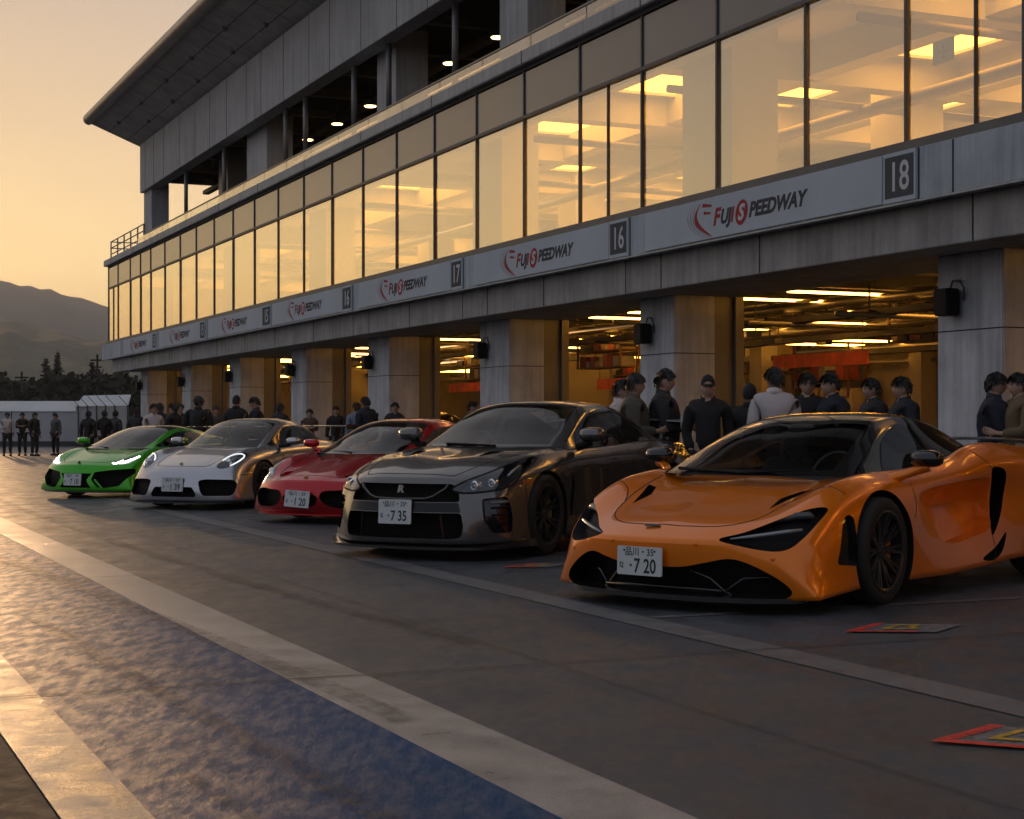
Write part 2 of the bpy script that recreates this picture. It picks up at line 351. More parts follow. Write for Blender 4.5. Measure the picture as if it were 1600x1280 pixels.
# ------------------------------------------------------------------ hills, far wood, trees
def build_far():
    rnd = random.Random(4)
    def ridge(name, Y, az0, az1, prof, depth, m, seed, rough, tree):
        """prof: (azimuth deg, elevation px) of the crest"""
        vs = []; fs = []; n = 260; rows = 14
        for i in range(n+1):
            az = az0+(az1-az0)*i/n
            j = 0
            while j < len(prof)-2 and az > prof[j+1][0]: j += 1
            f = (az-prof[j][0])/(prof[j+1][0]-prof[j][0]); f = max(0, min(1, f)); f = f*f*(3-2*f)
            e = prof[j][1]+(prof[j+1][1]-prof[j][1])*f
            for k in range(rows+1):
                u = k/rows; r = Y*(1-depth*(1-u)); H = e/2600*Y
                h = H*(u**.8)+rough*H*.10*(noise.fractal(Vector((az*.35, u*3, seed)), 1, 2, 4))*(u*(1-u)*4)
                if k >= rows-2: h += tree*(noise.noise(Vector((az*9, k, seed)))+.6*noise.noise(Vector((az*30, k, seed+3))))
                vs.append((r*math.sin(R(az))/math.cos(R(0)), r*math.cos(R(az)), h))
            vs.append((Y*1.15*math.sin(R(az)), Y*1.15*math.cos(R(az)), 0))
        w_ = rows+2
        for i in range(n):
            for k in range(w_-1): fs.append((i*w_+k, (i+1)*w_+k, (i+1)*w_+k+1, i*w_+k+1))
        mb = MB(); mb.add(vs, fs); o = mb.build(name, m, smooth=True); o['kind'] = 'structure'; return o
    mh = mat('far_hill', (.045, .050, .035), .95, noise_s=.012, noise_a=.35); mh2 = mat('near_hill', (.050, .058, .034), .95, noise_s=.03, noise_a=.5)
    ridge('far_hills', 2900, -75, 10, [(-75, 60), (-52, 70), (-42, 95), (-33, 120), (-25, 175), (-20, 205), (-17.2, 212), (-15.8, 203), (-14.5, 188), (-13.2, 176), (-10, 140), (0, 80), (10, 60)], .45, mh, 1.3, 1, 5)
    ridge('near_hills', 1300, -75, 5, [(-75, 40), (-45, 60), (-30, 110), (-22, 150), (-17, 158), (-15.6, 146), (-14, 128), (-12.5, 112), (-8, 80), (5, 50)], .6, mh2, 7.7, 1.6, 2.2)
    # far dark wood: one mass of leaf cards over the ground behind the white fence
    ml = mat('dark_foliage', (.014, .017, .010), .9, noise_s=.6, noise_a=.4); mt = mat('dark_bark', (.018, .014, .010), .9)
    mb = MB()
    for i in range(16000):
        az = R(-26+ 17*rnd.random()); Y = 120+rnd.random()*40
        top = 4.6+1.5*noise.noise(Vector((az*40, 0, 3)))+.8*noise.noise(Vector((az*150, 2, 3)))
        z = top*rnd.random()**.6; s_ = .12+.2*rnd.random(); c = Vector((Y*math.tan(az), Y, z))
        a = Vector((rnd.uniform(-1, 1), rnd.uniform(-1, 1), rnd.uniform(-1, 1))).normalized()*s_; b = a.orthogonal().normalized()*s_*.7
        mb.quad(c-a-b, c+a-b, c+a+b, c-a+b)
    o = mb.build('far_wood', ml); o['kind'] = 'stuff'
    labels = ['tall dark conifer standing behind the white fence, left of the pair', 'slim dark conifer with a pointed tip, right of the pair behind the fence', 'dark conifer beside the corner of the pit building', 'short dark bushy conifer between the pair and the building', 'dark conifer at the left edge of the picture']
    for i, (px, Y, h, r) in enumerate(((72, 130, 6.3, 1.5), (90, 135, 7.0, 1.15), (143, 132, 6.1, 1.5), (122, 140, 4.3, 1.2), (-2, 130, 5.2, 1.3))):
        t = thing('conifer_tree', labels[i], 'tree', (Y*(px-800)/2600, Y, 0), group='conifers behind the fence')
        a = MB(); a.tube([(0, 0, 0), (.05, 0, h*.5), (0, 0, h)], [.16, .11, .02], 7); a.build('trunk', mt, t)
        a = MB(); L_ = int(h*5)
        for k in range(L_):
            u = (k+.5)/L_; z = h*(.12+.87*u); rr = r*(1-u)**.8*(.75+.5*rnd.random())+.12
            for q in range(7):
                an = rnd.random()*2*PI; d = Vector((math.cos(an), math.sin(an), -.18+.25*rnd.random())); e = rr*(.6+.5*rnd.random())
                for g in range(4):
                    c = Vector((0, 0, z))+d*e*(g+1)/4; s_ = .17*(1.2-u*.6)
                    v = d.cross(Vector((0, 0, 1))).normalized()*s_*rnd.uniform(.8, 1.5); w2 = Vector((rnd.uniform(-.3, .3), rnd.uniform(-.3, .3), -1)).normalized()*s_*rnd.uniform(.8, 1.6)
                    a.add([c-v, c+v, c+v*.4+w2, c-v*.5+w2*.9], [(0, 1, 2, 3)])
        a.build('crown', ml, t)
    for lab, px, Y, h in (('thin power pole rising from the dark trees at far left', 34, 125, 5.0), ('taller power pole near the corner of the pit building', 152, 125, 6.3)):
        t = thing('power_pole', lab, 'pole', (Y*(px-800)/2600, Y, 0), group='power poles')
        a = MB(); a.tube([(0, 0, 0), (0, 0, h)], [.11, .08], 8); a.build('shaft', mt, t)
        a = MB(); a.box((-.5, -.06, h-.5), (.5, .06, h-.38)); a.box((-.35, -.06, h-1.0), (.35, .06, h-.9)); a.box((-.2, -.15, h-1.6), (.2, .15, h-1.1)); a.build('crossarm', mt, t)
    # white fence wall with lean-to roof, shed and wire arms
    mw = mat('fence_panel', (.42, .43, .44), .7, noise_s=.7, noise_a=.12); mw2 = mat('fence_roof', (.50, .50, .50), .6, noise_s=.8, noise_a=.1); mk = mat('fence_dark', (.05, .05, .05), .8)
    Y = 82; X0 = lambda px: Y*(px-800)/2600
    t = thing('site_wall', 'long white panelled wall with sloping top at the far end of the lane', 'wall', (0, Y, 0))
    a = MB(); xs = [X0(p) for p in (-120, -60, 18, 84, 125)]
    for i in range(len(xs)-1): a.box((xs[i]+.03, 0, .25), (xs[i+1]-.03, .12, 1.72))
    a.build('panel', mw, t)
    a = MB(); a.add([(xs[0], -.05, 1.74), (xs[-1], -.05, 1.74), (X0(134), 1.6, 2.25), (xs[0], 1.6, 2.25), (xs[0], -.05, 1.70), (xs[-1], -.05, 1.70), (X0(134), 1.6, 2.2), (xs[0], 1.6, 2.2)], [(0, 1, 2, 3), (7, 6, 5, 4), (0, 4, 5, 1), (1, 5, 6, 2), (2, 6, 7, 3), (3, 7, 4, 0)]); a.build('coping', mw2, t)
    a = MB(); a.box((xs[0], -.02, 0), (xs[-1], .14, .25)); a.build('base', mk, t)
    a = MB()
    for x in xs: a.box((x-.03, .02, .25), (x+.03, .1, 1.72))
    a.build('post', mk, t)
    t = thing('fence_shed', 'white shed with folded roof and angled wire arms beside the pit building', 'shed', (0, Y-1, 0))
    a = MB(); b = [X0(p) for p in (126, 132, 146, 160, 174, 188, 208)]
    for i in range(len(b)-1): a.box((b[i]+.02, -.02*i, .2), (b[i+1]-.02, .1, 1.95))
    a.build('panel', mw, t)
    a = MB(); a.add([(b[0], -.1, 1.97), (b[-1], -.1, 2.0), (b[-1]-.15, 1.2, 2.55), (b[1]-.1, 1.2, 2.5), (b[0], -.1, 1.93), (b[-1], -.1, 1.96), (b[-1]-.15, 1.2, 2.50), (b[1]-.1, 1.2, 2.45)], [(0, 1, 2, 3), (7, 6, 5, 4), (0, 4, 5, 1), (1, 5, 6, 2), (2, 6, 7, 3), (3, 7, 4, 0)]); a.build('roof', mw2, t)
    a = MB()
    for x in b[1:]: a.box((x-.03, -.2, .0), (x+.03, -.14, 2.0)); a.tube([(x, -.17, 2.0), (x-.35, -.5, 2.45)], .016, 5)
    a.build('wire_arm', mk, t)
    a = MB(); a.box((b[0], -.05, 0), (b[-1], .12, .2)); a.build('base', mk, t)
build_far()
# ------------------------------------------------------------------ car shapes
M_TYRE = mat('tyre_rubber', (.012, .012, .013), .75)
M_RIMB = mat('black_rim', (.010, .010, .011), .38, .0, coat=.3)
M_RIMG = mat('bronze_rim', (.05, .04, .03), .3, .9)
M_DISC = mat('brake_disc', (.10, .10, .10), .35, 1)
M_BLK = mat('gloss_black', (.006, .006, .007), .12, 0, coat=.5)
M_BLKM = mat('matt_black', (.005, .005, .0055), .6, spec=.2)
M_MESH = mat('grille_mesh', (.004, .004, .004), .6, spec=.15, bump=.4, bump_s=180)
M_CARB = mat('carbon_trim', (.012, .012, .013), .25, coat=.8)
M_CHROME = mat('chrome', (.6, .6, .6), .12, 1)
M_LENS = glass_mat('headlight_lens', (.72, .74, .76), .05, .02)
M_LAMPIN = mat('lamp_housing', (.055, .057, .062), .3, .6)
M_LAMPBAR = mat('smoked_lamp_bar', (.055, .058, .062), .2, .3, coat=.6)
M_PROJ = mat('projector', (.75, .76, .78), .15, 1)
M_DRL = mat('daytime_lamp', (.9, .9, .9), .3, emit=(1, .97, .92), es=6)
M_DRLD = mat('daytime_lamp_dim', (.6, .6, .6), .3, emit=(.9, .95, 1), es=1.2)
M_LED = mat('unlit_lamp', (.30, .31, .32), .25, .3)
M_AMBER = mat('amber_marker', (.55, .13, .02), .2, coat=.6)
M_WIND = glass_mat('windscreen_glass', (.66, .72, .72), .0, .015, 1.5, power=5.0)
M_SIDE = glass_mat('side_glass', (.45, .48, .46), .01, .015, 1.5, power=5.0)
M_SIDED = glass_mat('dark_side_glass', (.10, .10, .10), .06, .015, 1.55)
M_SEAT = mat('seat_leather', (.015, .015, .016), .6)
M_DASH = mat('dashboard', (.014, .014, .015), .55)
M_PLATE = mat('plate_white', (.62, .63, .62), .45, noise_s=30, noise_a=.06)
M_PTXT = mat('plate_green', (.008, .03, .018), .5)
M_SEAM = mat('shut_line', (.004, .004, .004), .7)

def hermite(xs, ys, x, sharp=None):
    """non-uniform Catmull-Rom through xs, ys (vectors); sharp: knots with one-sided tangents"""
    n = len(xs)
    i = 0
    while i < n-2 and x > xs[i+1]: i += 1
    h = xs[i+1]-xs[i]
    if h < 1e-9: return ys[i].copy()
    t = (x-xs[i])/h
    def sl(a): return (ys[a+1]-ys[a])/max(xs[a+1]-xs[a], 1e-9)
    def tan(k, side):
        if k == 0: return sl(0)
        if k == n-1: return sl(n-2)
        s = sharp[k] if sharp else 0
        h0 = xs[k]-xs[k-1]; h1 = xs[k+1]-xs[k]
        m = (sl(k-1)*h1 + sl(k)*h0)/(h0+h1)
        o = sl(k) if side > 0 else sl(k-1)
        return m*(1-s)+o*s
    m0, m1 = tan(i, 1), tan(i+1, -1)
    t2, t3 = t*t, t*t*t
    return ys[i]*(2*t3-3*t2+1) + m0*(h*(t3-2*t2+t)) + ys[i+1]*(-2*t3+3*t2) + m1*(h*(t3-t2))

class Loft:
    def __init__(s, lines, sharp_k=None, nu=8, nv=6, sharp_s=None):
        s.K = len(lines); s.S = len(lines[0])
        L = [[Vector(p) for p in l] for l in lines]
        U = [0]
        for i in range(1, s.S): U.append(U[-1] + max(.02, sum((L[k][i]-L[k][i-1]).length for k in range(s.K))/s.K))
        s.us = []; s.ui = []
        for i in range(s.S-1):
            m = nu[i] if isinstance(nu, (list, tuple)) else nu
            for a in range(m): s.us.append(U[i]+(U[i+1]-U[i])*a/m); s.ui.append(i+a/m)
        s.us.append(U[-1]); s.ui.append(s.S-1)
        sk = [0]*s.K
        for k, v in (sharp_k or {}).items(): sk[k] = v
        ss = [0]*s.S
        for k, v in (sharp_s or {}).items(): ss[k] = v
        s.vi = []
        for k in range(s.K-1):
            m = nv[k] if isinstance(nv, (list, tuple)) else nv
            s.vi += [k+a/m for a in range(m)]
        s.vi.append(s.K-1)
        s.P = []
        for u in s.us:
            row = [hermite(U, L[k], u, ss) for k in range(s.K)]
            T = [0]
            for k in range(1, s.K): T.append(T[-1]+max(1e-4, (row[k]-row[k-1]).length**.7))
            s.P.append([hermite(T, row, T[int(v)]+(v-int(v))*(T[min(int(v)+1, s.K-1)]-T[int(v)]), sk) for v in s.vi])

def add_caps(P, n_rows, bulge_f, bulge_r):
    """closes nose and tail: strips between the upper and the lower half of the end loops"""
    caps = []
    for row, bl, sg in ((P[0], bulge_f, 1), (P[-1], bulge_r, -1)):
        m = len(row)-1; half = m//2
        g = []
        for j in range(half+1):
            a, b = row[j], row[m-j]
            g.append([a.lerp(b, t/n_rows) + Vector((sg*bl*4*(t/n_rows)*(1-t/n_rows), 0, 0))*min(1, (half-j)/(half*.25)) for t in range(n_rows+1)])
        caps.append(g)
    return caps

class Body:
    """bmesh of a mirrored, capped loft that can be cut into clean-edged regions"""
    def __init__(s, loft, n_rows=12, bf=.02, br=.02, caps=True):
        s.bm = bmesh.new(); s.pid = s.bm.faces.layers.int.new('pid'); s.outer = s.bm.faces.layers.int.new('outer')
        s.iu = s.bm.faces.layers.int.new('iu'); s.iv = s.bm.faces.layers.int.new('iv')
        s.names = {0: 'body'}
        bm = s.bm; P = loft.P
        for sg in (1, -1):
            vs = [[bm.verts.new((p.x, p.y*sg, p.z)) for p in row] for row in P]
            for i in range(len(P)-1):
                for j in range(len(P[0])-1):
                    q = [vs[i][j], vs[i+1][j], vs[i+1][j+1], vs[i][j+1]]
                    if sg > 0: q = q[::-1]
                    s._f(q, int(loft.ui[i]*100), int(loft.vi[j]*100))
            if caps:
                for c, g in enumerate(add_caps(P, n_rows, bf, br)):
                    vv = [[bm.verts.new((p.x, p.y*sg, p.z)) for p in r] for r in g]
                    for i in range(len(vv)-1):
                        for j in range(n_rows):
                            q = [vv[i][j], vv[i+1][j], vv[i+1][j+1], vv[i][j+1]]
                            if (sg > 0) ^ (c == 1): q = q[::-1]
                            s._f(q, -1, -1)
        bmesh.ops.remove_doubles(bm, verts=bm.verts, dist=2e-4)
        bad = [f for f in bm.faces if f.calc_area() < 1e-9]
        if bad: bmesh.ops.delete(bm, geom=bad, context='FACES')
        bm.normal_update()
        # smooth reference for normals and projections
        bm.verts.index_update()
        s.rv = [v.co.copy() for v in bm.verts]; s.rn = [v.normal.copy() for v in bm.verts]
        s.rf = [[v.index for v in f.verts] for f in bm.faces]
        s.bvh = BVHTree.FromPolygons(s.rv, s.rf)
    def _f(s, q, a, b):
        u = []
        for v in q:
            if v not in u: u.append(v)
        if len(u) < 3: return
        try: f = s.bm.faces.new(u)
        except ValueError: return
        f[s.outer] = 1; f[s.iu] = a; f[s.iv] = b; f.smooth = True
    def normal_at(s, co):
        loc, n, i, d = s.bvh.find_nearest(co)
        if i is None: return Vector((0, 0, 1))
        f = s.rf[i]; tot = Vector((0, 0, 0))
        for v in f:
            tot += s.rn[v]/max(1e-6, (s.rv[v]-loc).length_squared)
        return tot.normalized()
    AX = {'front': (1, 2, 0), 'side': (0, 2, 1), 'top': (0, 1, 2)}
    def region(s, poly, view, name=None, cond=None):
        """cuts the skin along a polygon seen from 'front' (y,z), 'side' (x,z) or 'top' (x,y); returns its faces"""
        a, b, c = s.AX[view]; bm = s.bm
        def ok(f):
            m = f.calc_center_median(); return f[s.outer] == 1 and (cond is None or cond(m, f.normal))
        lo = [min(p[i] for p in poly)-.01 for i in (0, 1)]; hi = [max(p[i] for p in poly)+.01 for i in (0, 1)]
        cand = []
        for f in bm.faces:
            co = [v.co for v in f.verts]
            if min(v[a] for v in co) > hi[0] or max(v[a] for v in co) < lo[0] or min(v[b] for v in co) > hi[1] or max(v[b] for v in co) < lo[1]: continue
            if ok(f): cand.append(f)
        n = len(poly); cset = set(cand)
        for i in range(n):
            p, q = poly[i], poly[(i+1) % n]
            if abs(p[0]-q[0])+abs(p[1]-q[1]) < 1e-6: continue
            e0 = (min(p[0], q[0]), min(p[1], q[1])); e1 = (max(p[0], q[0]), max(p[1], q[1]))
            sel = []
            for f in cset:
                co = [v.co for v in f.verts]
                if min(v[a] for v in co) > e1[0] or max(v[a] for v in co) < e0[0] or min(v[b] for v in co) > e1[1] or max(v[b] for v in co) < e0[1]: continue
                sel.append(f)
            if not sel: continue
            co = Vector((0, 0, 0)); co[a] = p[0]; co[b] = p[1]
            no = Vector((0, 0, 0)); no[a] = q[1]-p[1]; no[b] = -(q[0]-p[0]); no.normalize()
            geom = list({v for f in sel for v in f.verts})+list({e for f in sel for e in f.edges})+sel
            r = bmesh.ops.bisect_plane(bm, geom=geom, dist=1e-5, plane_co=co, plane_no=no)
            cset = {f for f in cset if f.is_valid} | {g for g in r['geom'] if isinstance(g, bmesh.types.BMFace) and g.is_valid}
        res = []
        for f in cset:
            m = f.calc_center_median(); x, y = m[a], m[b]; ins = False; j = n-1
            for i in range(n):
                if (poly[i][1] > y) != (poly[j][1] > y) and x < (poly[j][0]-poly[i][0])*(y-poly[i][1])/(poly[j][1]-poly[i][1])+poly[i][0]: ins = not ins
                j = i
            if ins and ok(f): res.append(f)
        if name is not None:
            k = s.part(name)
            for f in res: f[s.pid] = k
        return res
    def front_x(s, y, z):
        loc, no, i, d = s.bvh.ray_cast(Vector((4, y, z)), Vector((-1, 0, 0)))
        return loc.x if loc is not None else 0
    def part(s, name):
        for k, v in s.names.items():
            if v == name: return k
        k = len(s.names); s.names[k] = name; return k
    def copy_faces(s, faces, off=0):
        mb = MB(); idx = {}; vs = []; nn = []; fs = []
        for f in faces:
            l = []
            for v in f.verts:
                if v.index not in idx or True:
                    key = tuple(round(c, 5) for c in v.co)
                    if key not in idx:
                        n_ = s.normal_at(v.co); idx[key] = len(vs); vs.append(v.co+n_*off); nn.append(n_)
                    l.append(idx[key])
            fs.append(l)
        return vs, fs, nn
    def patch(s, faces, name, m, parent, off=0.0):
        vs, fs, nn = s.copy_faces(faces, off)
        me = bpy.data.meshes.new(name); me.from_pydata([tuple(v) for v in vs], [], fs); me.update()
        me.materials.append(m); me.polygons.foreach_set('use_smooth', [True]*len(me.polygons))
        me.normals_split_custom_set_from_vertices([tuple(n) for n in nn])
        return new_obj(name, me, parent)
    def recess(s, faces, vec, name, wall=None, floor_scale=1.0, flat=None, fn=None, keep=False):
        """pushes faces inwards, leaving walls; name: part of the floor, wall: part of the walls"""
        bm = s.bm; kf = s.part(name); kw = s.part(wall or name)
        before = set(bm.faces)
        r = bmesh.ops.extrude_face_region(bm, geom=faces)
        bmesh.ops.delete(bm, geom=[f for f in faces if f.is_valid], context='FACES')
        nv = [g for g in r['geom'] if isinstance(g, bmesh.types.BMVert)]
        nf = [g for g in r['geom'] if isinstance(g, bmesh.types.BMFace)]
        c = sum((v.co for v in nv), Vector())/max(1, len(nv))
        for v in nv:
            if floor_scale != 1: v.co = c+(v.co-c)*floor_scale
            v.co += fn(v.co) if fn else vec
            if flat is not None: v.co[flat[0]] = flat[1]
        fl = set(nf)
        for f in bm.faces:
            if f not in before or f in fl:
                f[s.outer] = 3 if (keep and f in fl) else 0; f[s.pid] = kf if f in fl else kw; f.smooth = False
        return nf
    def delete(s, faces): bmesh.ops.delete(s.bm, geom=list(faces), context='FACES')
    def arch(s, x, z, r, ymin, depth_y, n=40):
        for sg in (1, -1):
            name = 'wheel_arch_liner#%d%d' % (sg, x < -1)
            poly = [(x+r*math.cos(2*PI*i/n), z+r*math.sin(2*PI*i/n)) for i in range(n)]
            fs = s.region(poly, 'side', None, lambda m, no: m.y*sg > ymin)
            s.delete(fs)
            es = []
            for e in s.bm.edges:
                if len(e.link_faces) == 1:
                    p = (e.verts[0].co+e.verts[1].co)/2
                    if p.y*sg > ymin+.02 and abs(math.hypot(p.x-x, p.z-z)-r) < .012: es.append(e)
            rr = bmesh.ops.extrude_edge_only(s.bm, edges=es)
            for g in rr['geom']:
                if isinstance(g, bmesh.types.BMVert): g.co.y = sg*depth_y
                elif isinstance(g, bmesh.types.BMFace): g[s.pid] = s.part(name); g[s.outer] = 0; g.smooth = True
    def build(s, parent, mats):
        bm = s.bm
        bm.normal_update()
        groups = {}
        for f in bm.faces: groups.setdefault(f[s.pid], []).append(f)
        res = {}
        for k, fs in groups.items():
            idx = {}; vs = []; out = []; ln = []
            for f in fs:
                l = []
                for v in f.verts:
                    if v not in idx: idx[v] = len(vs); vs.append(tuple(v.co))
                    l.append(idx[v])
                    if f[s.outer] == 1: ln.append(tuple(s.normal_at(v.co)))
                    elif f[s.outer] == 3:
                        q = Vector((0, 0, 0))
                        for g in v.link_faces:
                            if g[s.outer] == 3: q += g.normal*g.calc_area()
                        ln.append(tuple(q.normalized()))
                    else: ln.append(tuple(f.normal))
                out.append(l)
            nm = s.names[k].split('#')[0]; me = bpy.data.meshes.new(nm); me.from_pydata(vs, [], out); me.update()
            me.polygons.foreach_set('use_smooth', [True]*len(me.polygons))
            me.materials.append(mats.get(nm, M_BLKM))
            me.normals_split_custom_set(ln)
            res[s.names[k]] = new_obj(nm, me, parent)
        bm.free()
        return res
    def drape(s, pts, view, sign, w, name, m, parent, off=.0015, seg=.03):
        """thin strip laid on the skin along a path of 2D points (shut lines, trims)"""
        a, b, c = s.AX[view]; path = []
        for i in range(len(pts)-1):
            p, q = pts[i], pts[i+1]; k = max(1, int(math.hypot(p[0]-q[0], p[1]-q[1])/seg))
            path += [(p[0]+(q[0]-p[0])*t/k, p[1]+(q[1]-p[1])*t/k) for t in range(k)]
        path.append(pts[-1]); hits = []
        for p in path:
            o = Vector((0, 0, 0)); o[a], o[b], o[c] = p[0], p[1], sign*4
            d = Vector((0, 0, 0)); d[c] = -sign
            loc, no, i, ds = s.bvh.ray_cast(o, d)
            if loc is not None: hits.append((loc, s.normal_at(loc)))
        if len(hits) < 2: return None
        vs = []; fs = []
        for i, (p, n_) in enumerate(hits):
            t = (hits[min(i+1, len(hits)-1)][0]-hits[max(i-1, 0)][0])
            if t.length < 1e-6: t = Vector((1, 0, 0))
            sdv = t.normalized().cross(n_).normalized()*w/2
            vs += [p+sdv+n_*off, p-sdv+n_*off]
        for i in range(len(hits)-1): fs.append((2*i, 2*i+1, 2*i+3, 2*i+2))
        return vs, fs
def smooth_poly(pts, n=4, closed=True):
    """Catmull-Rom rounded polygon"""
    r = []; m = len(pts)
    for i in range(m if closed else m-1):
        g = lambda k: Vector(pts[k % m]) if closed else Vector(pts[max(0, min(m-1, k))])
        p0, p1, p2, p3 = g(i-1), g(i), g(i+1), g(i+2)
        for t in range(n):
            u = t/n
            q = .5*((2*p1)+(p2-p0)*u+(2*p0-5*p1+4*p2-p3)*u*u+(3*p1-p0-3*p2+p3)*u**3)
            r.append((q.x, q.y))
    if not closed: r.append(tuple(pts[-1]))
    return r
def round_poly(pts, rad=.03, n=4):
    """polygon with its corners rounded off"""
    r = []; m = len(pts)
    for i in range(m):
        p = Vector(pts[i]); a = Vector(pts[i-1])-p; b = Vector(pts[(i+1) % m])-p
        k = min(rad, a.length*.45, b.length*.45)
        s_, e_ = p+a.normalized()*k, p+b.normalized()*k
        for t in range(n+1):
            u = t/n; q = s_*(1-u)**2+p*2*u*(1-u)+e_*u*u; r.append((q.x, q.y))
    return r
def mir(poly): return [(-p[0], p[1]) for p in poly]

def make_wheel(parent, x, y, r, width, rim_r, side, spokes=10, split=True, m_rim=None, caliper=None, steer=0, spoke_w=.022, name='wheel', front=True, rake=0):
    """wheel with tyre, rim, brake disc and caliper; side=+1 is the car's left"""
    wd = width; m_rim = m_rim or M_RIMB
    h = wd/2
    t = MB(); k = .018
    prof = [(rim_r, -h*.86), (rim_r+.012, -h*.97), (r-.045, -h), (r-.018, -h*.93), (r-.004, -h*.80), (r, -h*.6)]
    for g in (-.45, -.15, .15, .45):
        prof += [(r, h*(g-.06)), (r-.007, h*(g-.04)), (r-.007, h*(g+.04)), (r, h*(g+.06))]
    prof += [(r, h*.6), (r-.004, h*.80), (r-.018, h*.93), (r-.045, h), (rim_r+.012, h*.97), (rim_r, h*.86)]
    t.lathe(prof, 64, 'y')
    tyre = t.build(name, M_TYRE, parent, auto=35)
    tyre.location = (x, y*side, r); tyre.rotation_euler = (0, 0, steer + (PI if side < 0 else 0))
    b = MB()
    b.lathe([(rim_r+.004, h*.90), (rim_r+.006, h*.97), (rim_r-.006, h*.985), (rim_r-.018, h*.93), (rim_r-.022, h*.5), (rim_r-.03, -h*.2), (rim_r-.02, -h*.8), (rim_r, -h*.9)], 64, 'y')
    b.lathe([(0.0, h*.70), (.025, h*.70), (.030, h*.66), (.055, h*.62), (.06, h*.50), (.06, h*.1)], 24, 'y')
    for q in range(5):
        a = 2*PI*q/5+.3
        b.sphere((.042*math.cos(a), h*.66, .042*math.sin(a)), .009, 8, 5)
    for q in range(spokes):
        a0 = 2*PI*q/spokes
        for da in ((-.10, .10) if split else (0,)):
            a1 = a0+da*(10/spokes)
            p0 = (.045*math.cos(a0), h*.60, .045*math.sin(a0)); rm = rim_r*.55
            p1 = (rm*math.cos(a0+(a1-a0)*.8), h*.74, rm*math.sin(a0+(a1-a0)*.8))
            p2 = ((rim_r-.012)*math.cos(a1), h*.88, (rim_r-.012)*math.sin(a1))
            # flat tapered blade
            for (u, v, w0, w1) in ((p0, p1, spoke_w, spoke_w*.85), (p1, p2, spoke_w*.85, spoke_w*.75)):
                U, V = Vector(u), Vector(v); T = (V-U).normalized(); S = T.cross(Vector((0, 1, 0))).normalized()
                d = Vector((0, -.022, 0))
                vs = [U-S*w0*.5, U+S*w0*.5, V+S*w1*.5, V-S*w1*.5]
                vs += [U-S*w0*.75+d, U+S*w0*.75+d, V+S*w1*.75+d, V-S*w1*.75+d]
                b.add(vs, [(0, 1, 2, 3), (7, 6, 5, 4), (0, 4, 5, 1), (1, 5, 6, 2), (2, 6, 7, 3), (3, 7, 4, 0)])
    b.build('rim', m_rim, tyre, auto=30)
    d = MB(); dr = rim_r*.80
    d.lathe([(dr*.45, h*.16), (dr, h*.16), (dr, h*.04), (dr*.45, h*.04)], 40, 'y', closed=True)
    d.lathe([(0, h*.35), (dr*.42, h*.33), (dr*.46, h*.16)], 24, 'y')
    d.build('brake_disc', M_DISC, tyre, auto=30)
    if caliper:
        c = MB(); vs = []; fs = []; n = 9
        for i in range(n):
            # sits at the rear of front wheels / front of rear wheels
            a = (PI if front else 0)*1 + R(-38+76*i/(n-1))
            if side < 0: a = PI-a
            for rr, yy in ((dr*.66, h*.42), (dr*1.04, h*.42), (dr*1.04, -h*.15), (dr*.66, -h*.15)):
                vs.append((rr*math.cos(a), yy, rr*math.sin(a)))
        for i in range(n-1):
            for j in range(4): fs.append((4*i+j, 4*i+(j+1) % 4, 4*i+4+(j+1) % 4, 4*i+4+j))
        fs += [(0, 1, 2, 3), (4*n-4, 4*n-1, 4*n-2, 4*n-3)]
        c.add(vs, fs); c.build('brake_caliper', caliper, tyre, bevel=.006)
    return tyre

def make_plate(parent, x, y, z, top, kana, num, tilt=0, yaw=0, w=.33, h=.165, roll=0, dots=True):
    """Japanese number plate facing +x"""
    T = Matrix.Translation((x, y, z)) @ Matrix.Rotation(yaw, 4, 'Z') @ Matrix.Rotation(roll, 4, 'X') @ Matrix.Rotation(-tilt, 4, 'Y')
    b = MB(); q = round_poly([(-w/2, -h/2), (w/2, -h/2), (w/2, h/2), (-w/2, h/2)], .012, 3); n = len(q)
    vs = [T @ Vector((0, p[0], p[1])) for p in q]+[T @ Vector((.008, p[0], p[1])) for p in q]
    b.add(vs, [tuple(range(n))[::-1], tuple(range(n, 2*n))]+[(i, (i+1) % n, n+(i+1) % n, n+i) for i in range(n)])
    pl = b.build('licence_plate', M_PLATE, parent)
    B = T @ Matrix.Translation((.0085, 0, 0)) @ Matrix(((0, 0, 1, 0), (1, 0, 0, 0), (0, 1, 0, 0), (0, 0, 0, 1)))
    def tx(s_, size, px, py, sx=1, bold=.0):
        if s_: text_obj('plate_lettering', s_, size, M_PTXT, pl, B @ Matrix.Translation((px, py, 0)), bold=bold, sx=sx, extrude=.0006)
    tx(top, .056*w/.33, 0, h*.30, .95, .0006)
    tx(kana, .045*w/.33, -w*.40, -h*.18, .9, .0006)
    tx(num, .118*w/.33, w*.125, -h*.19, .78, .0022)
    d = MB()
    for sx in (-1, 1):
        c = T @ Vector((.009, sx*w*.34, h*.36)); d.sphere(c, .007, 8, 6)
    d.sphere(T @ Vector((.008, -w*.19, -h*.16)), .008, 8, 6)
    d.build('plate_bolt', M_PTXT, pl)
    return pl
def strips(parent, name, m, items):
    mb = MB()
    for it in items:
        if it: mb.add(*it)
    return mb.build(name, m, parent) if mb.v else None
def lines_mirror(fn, pts): return [fn(pts, 1), fn(pts, -1)]
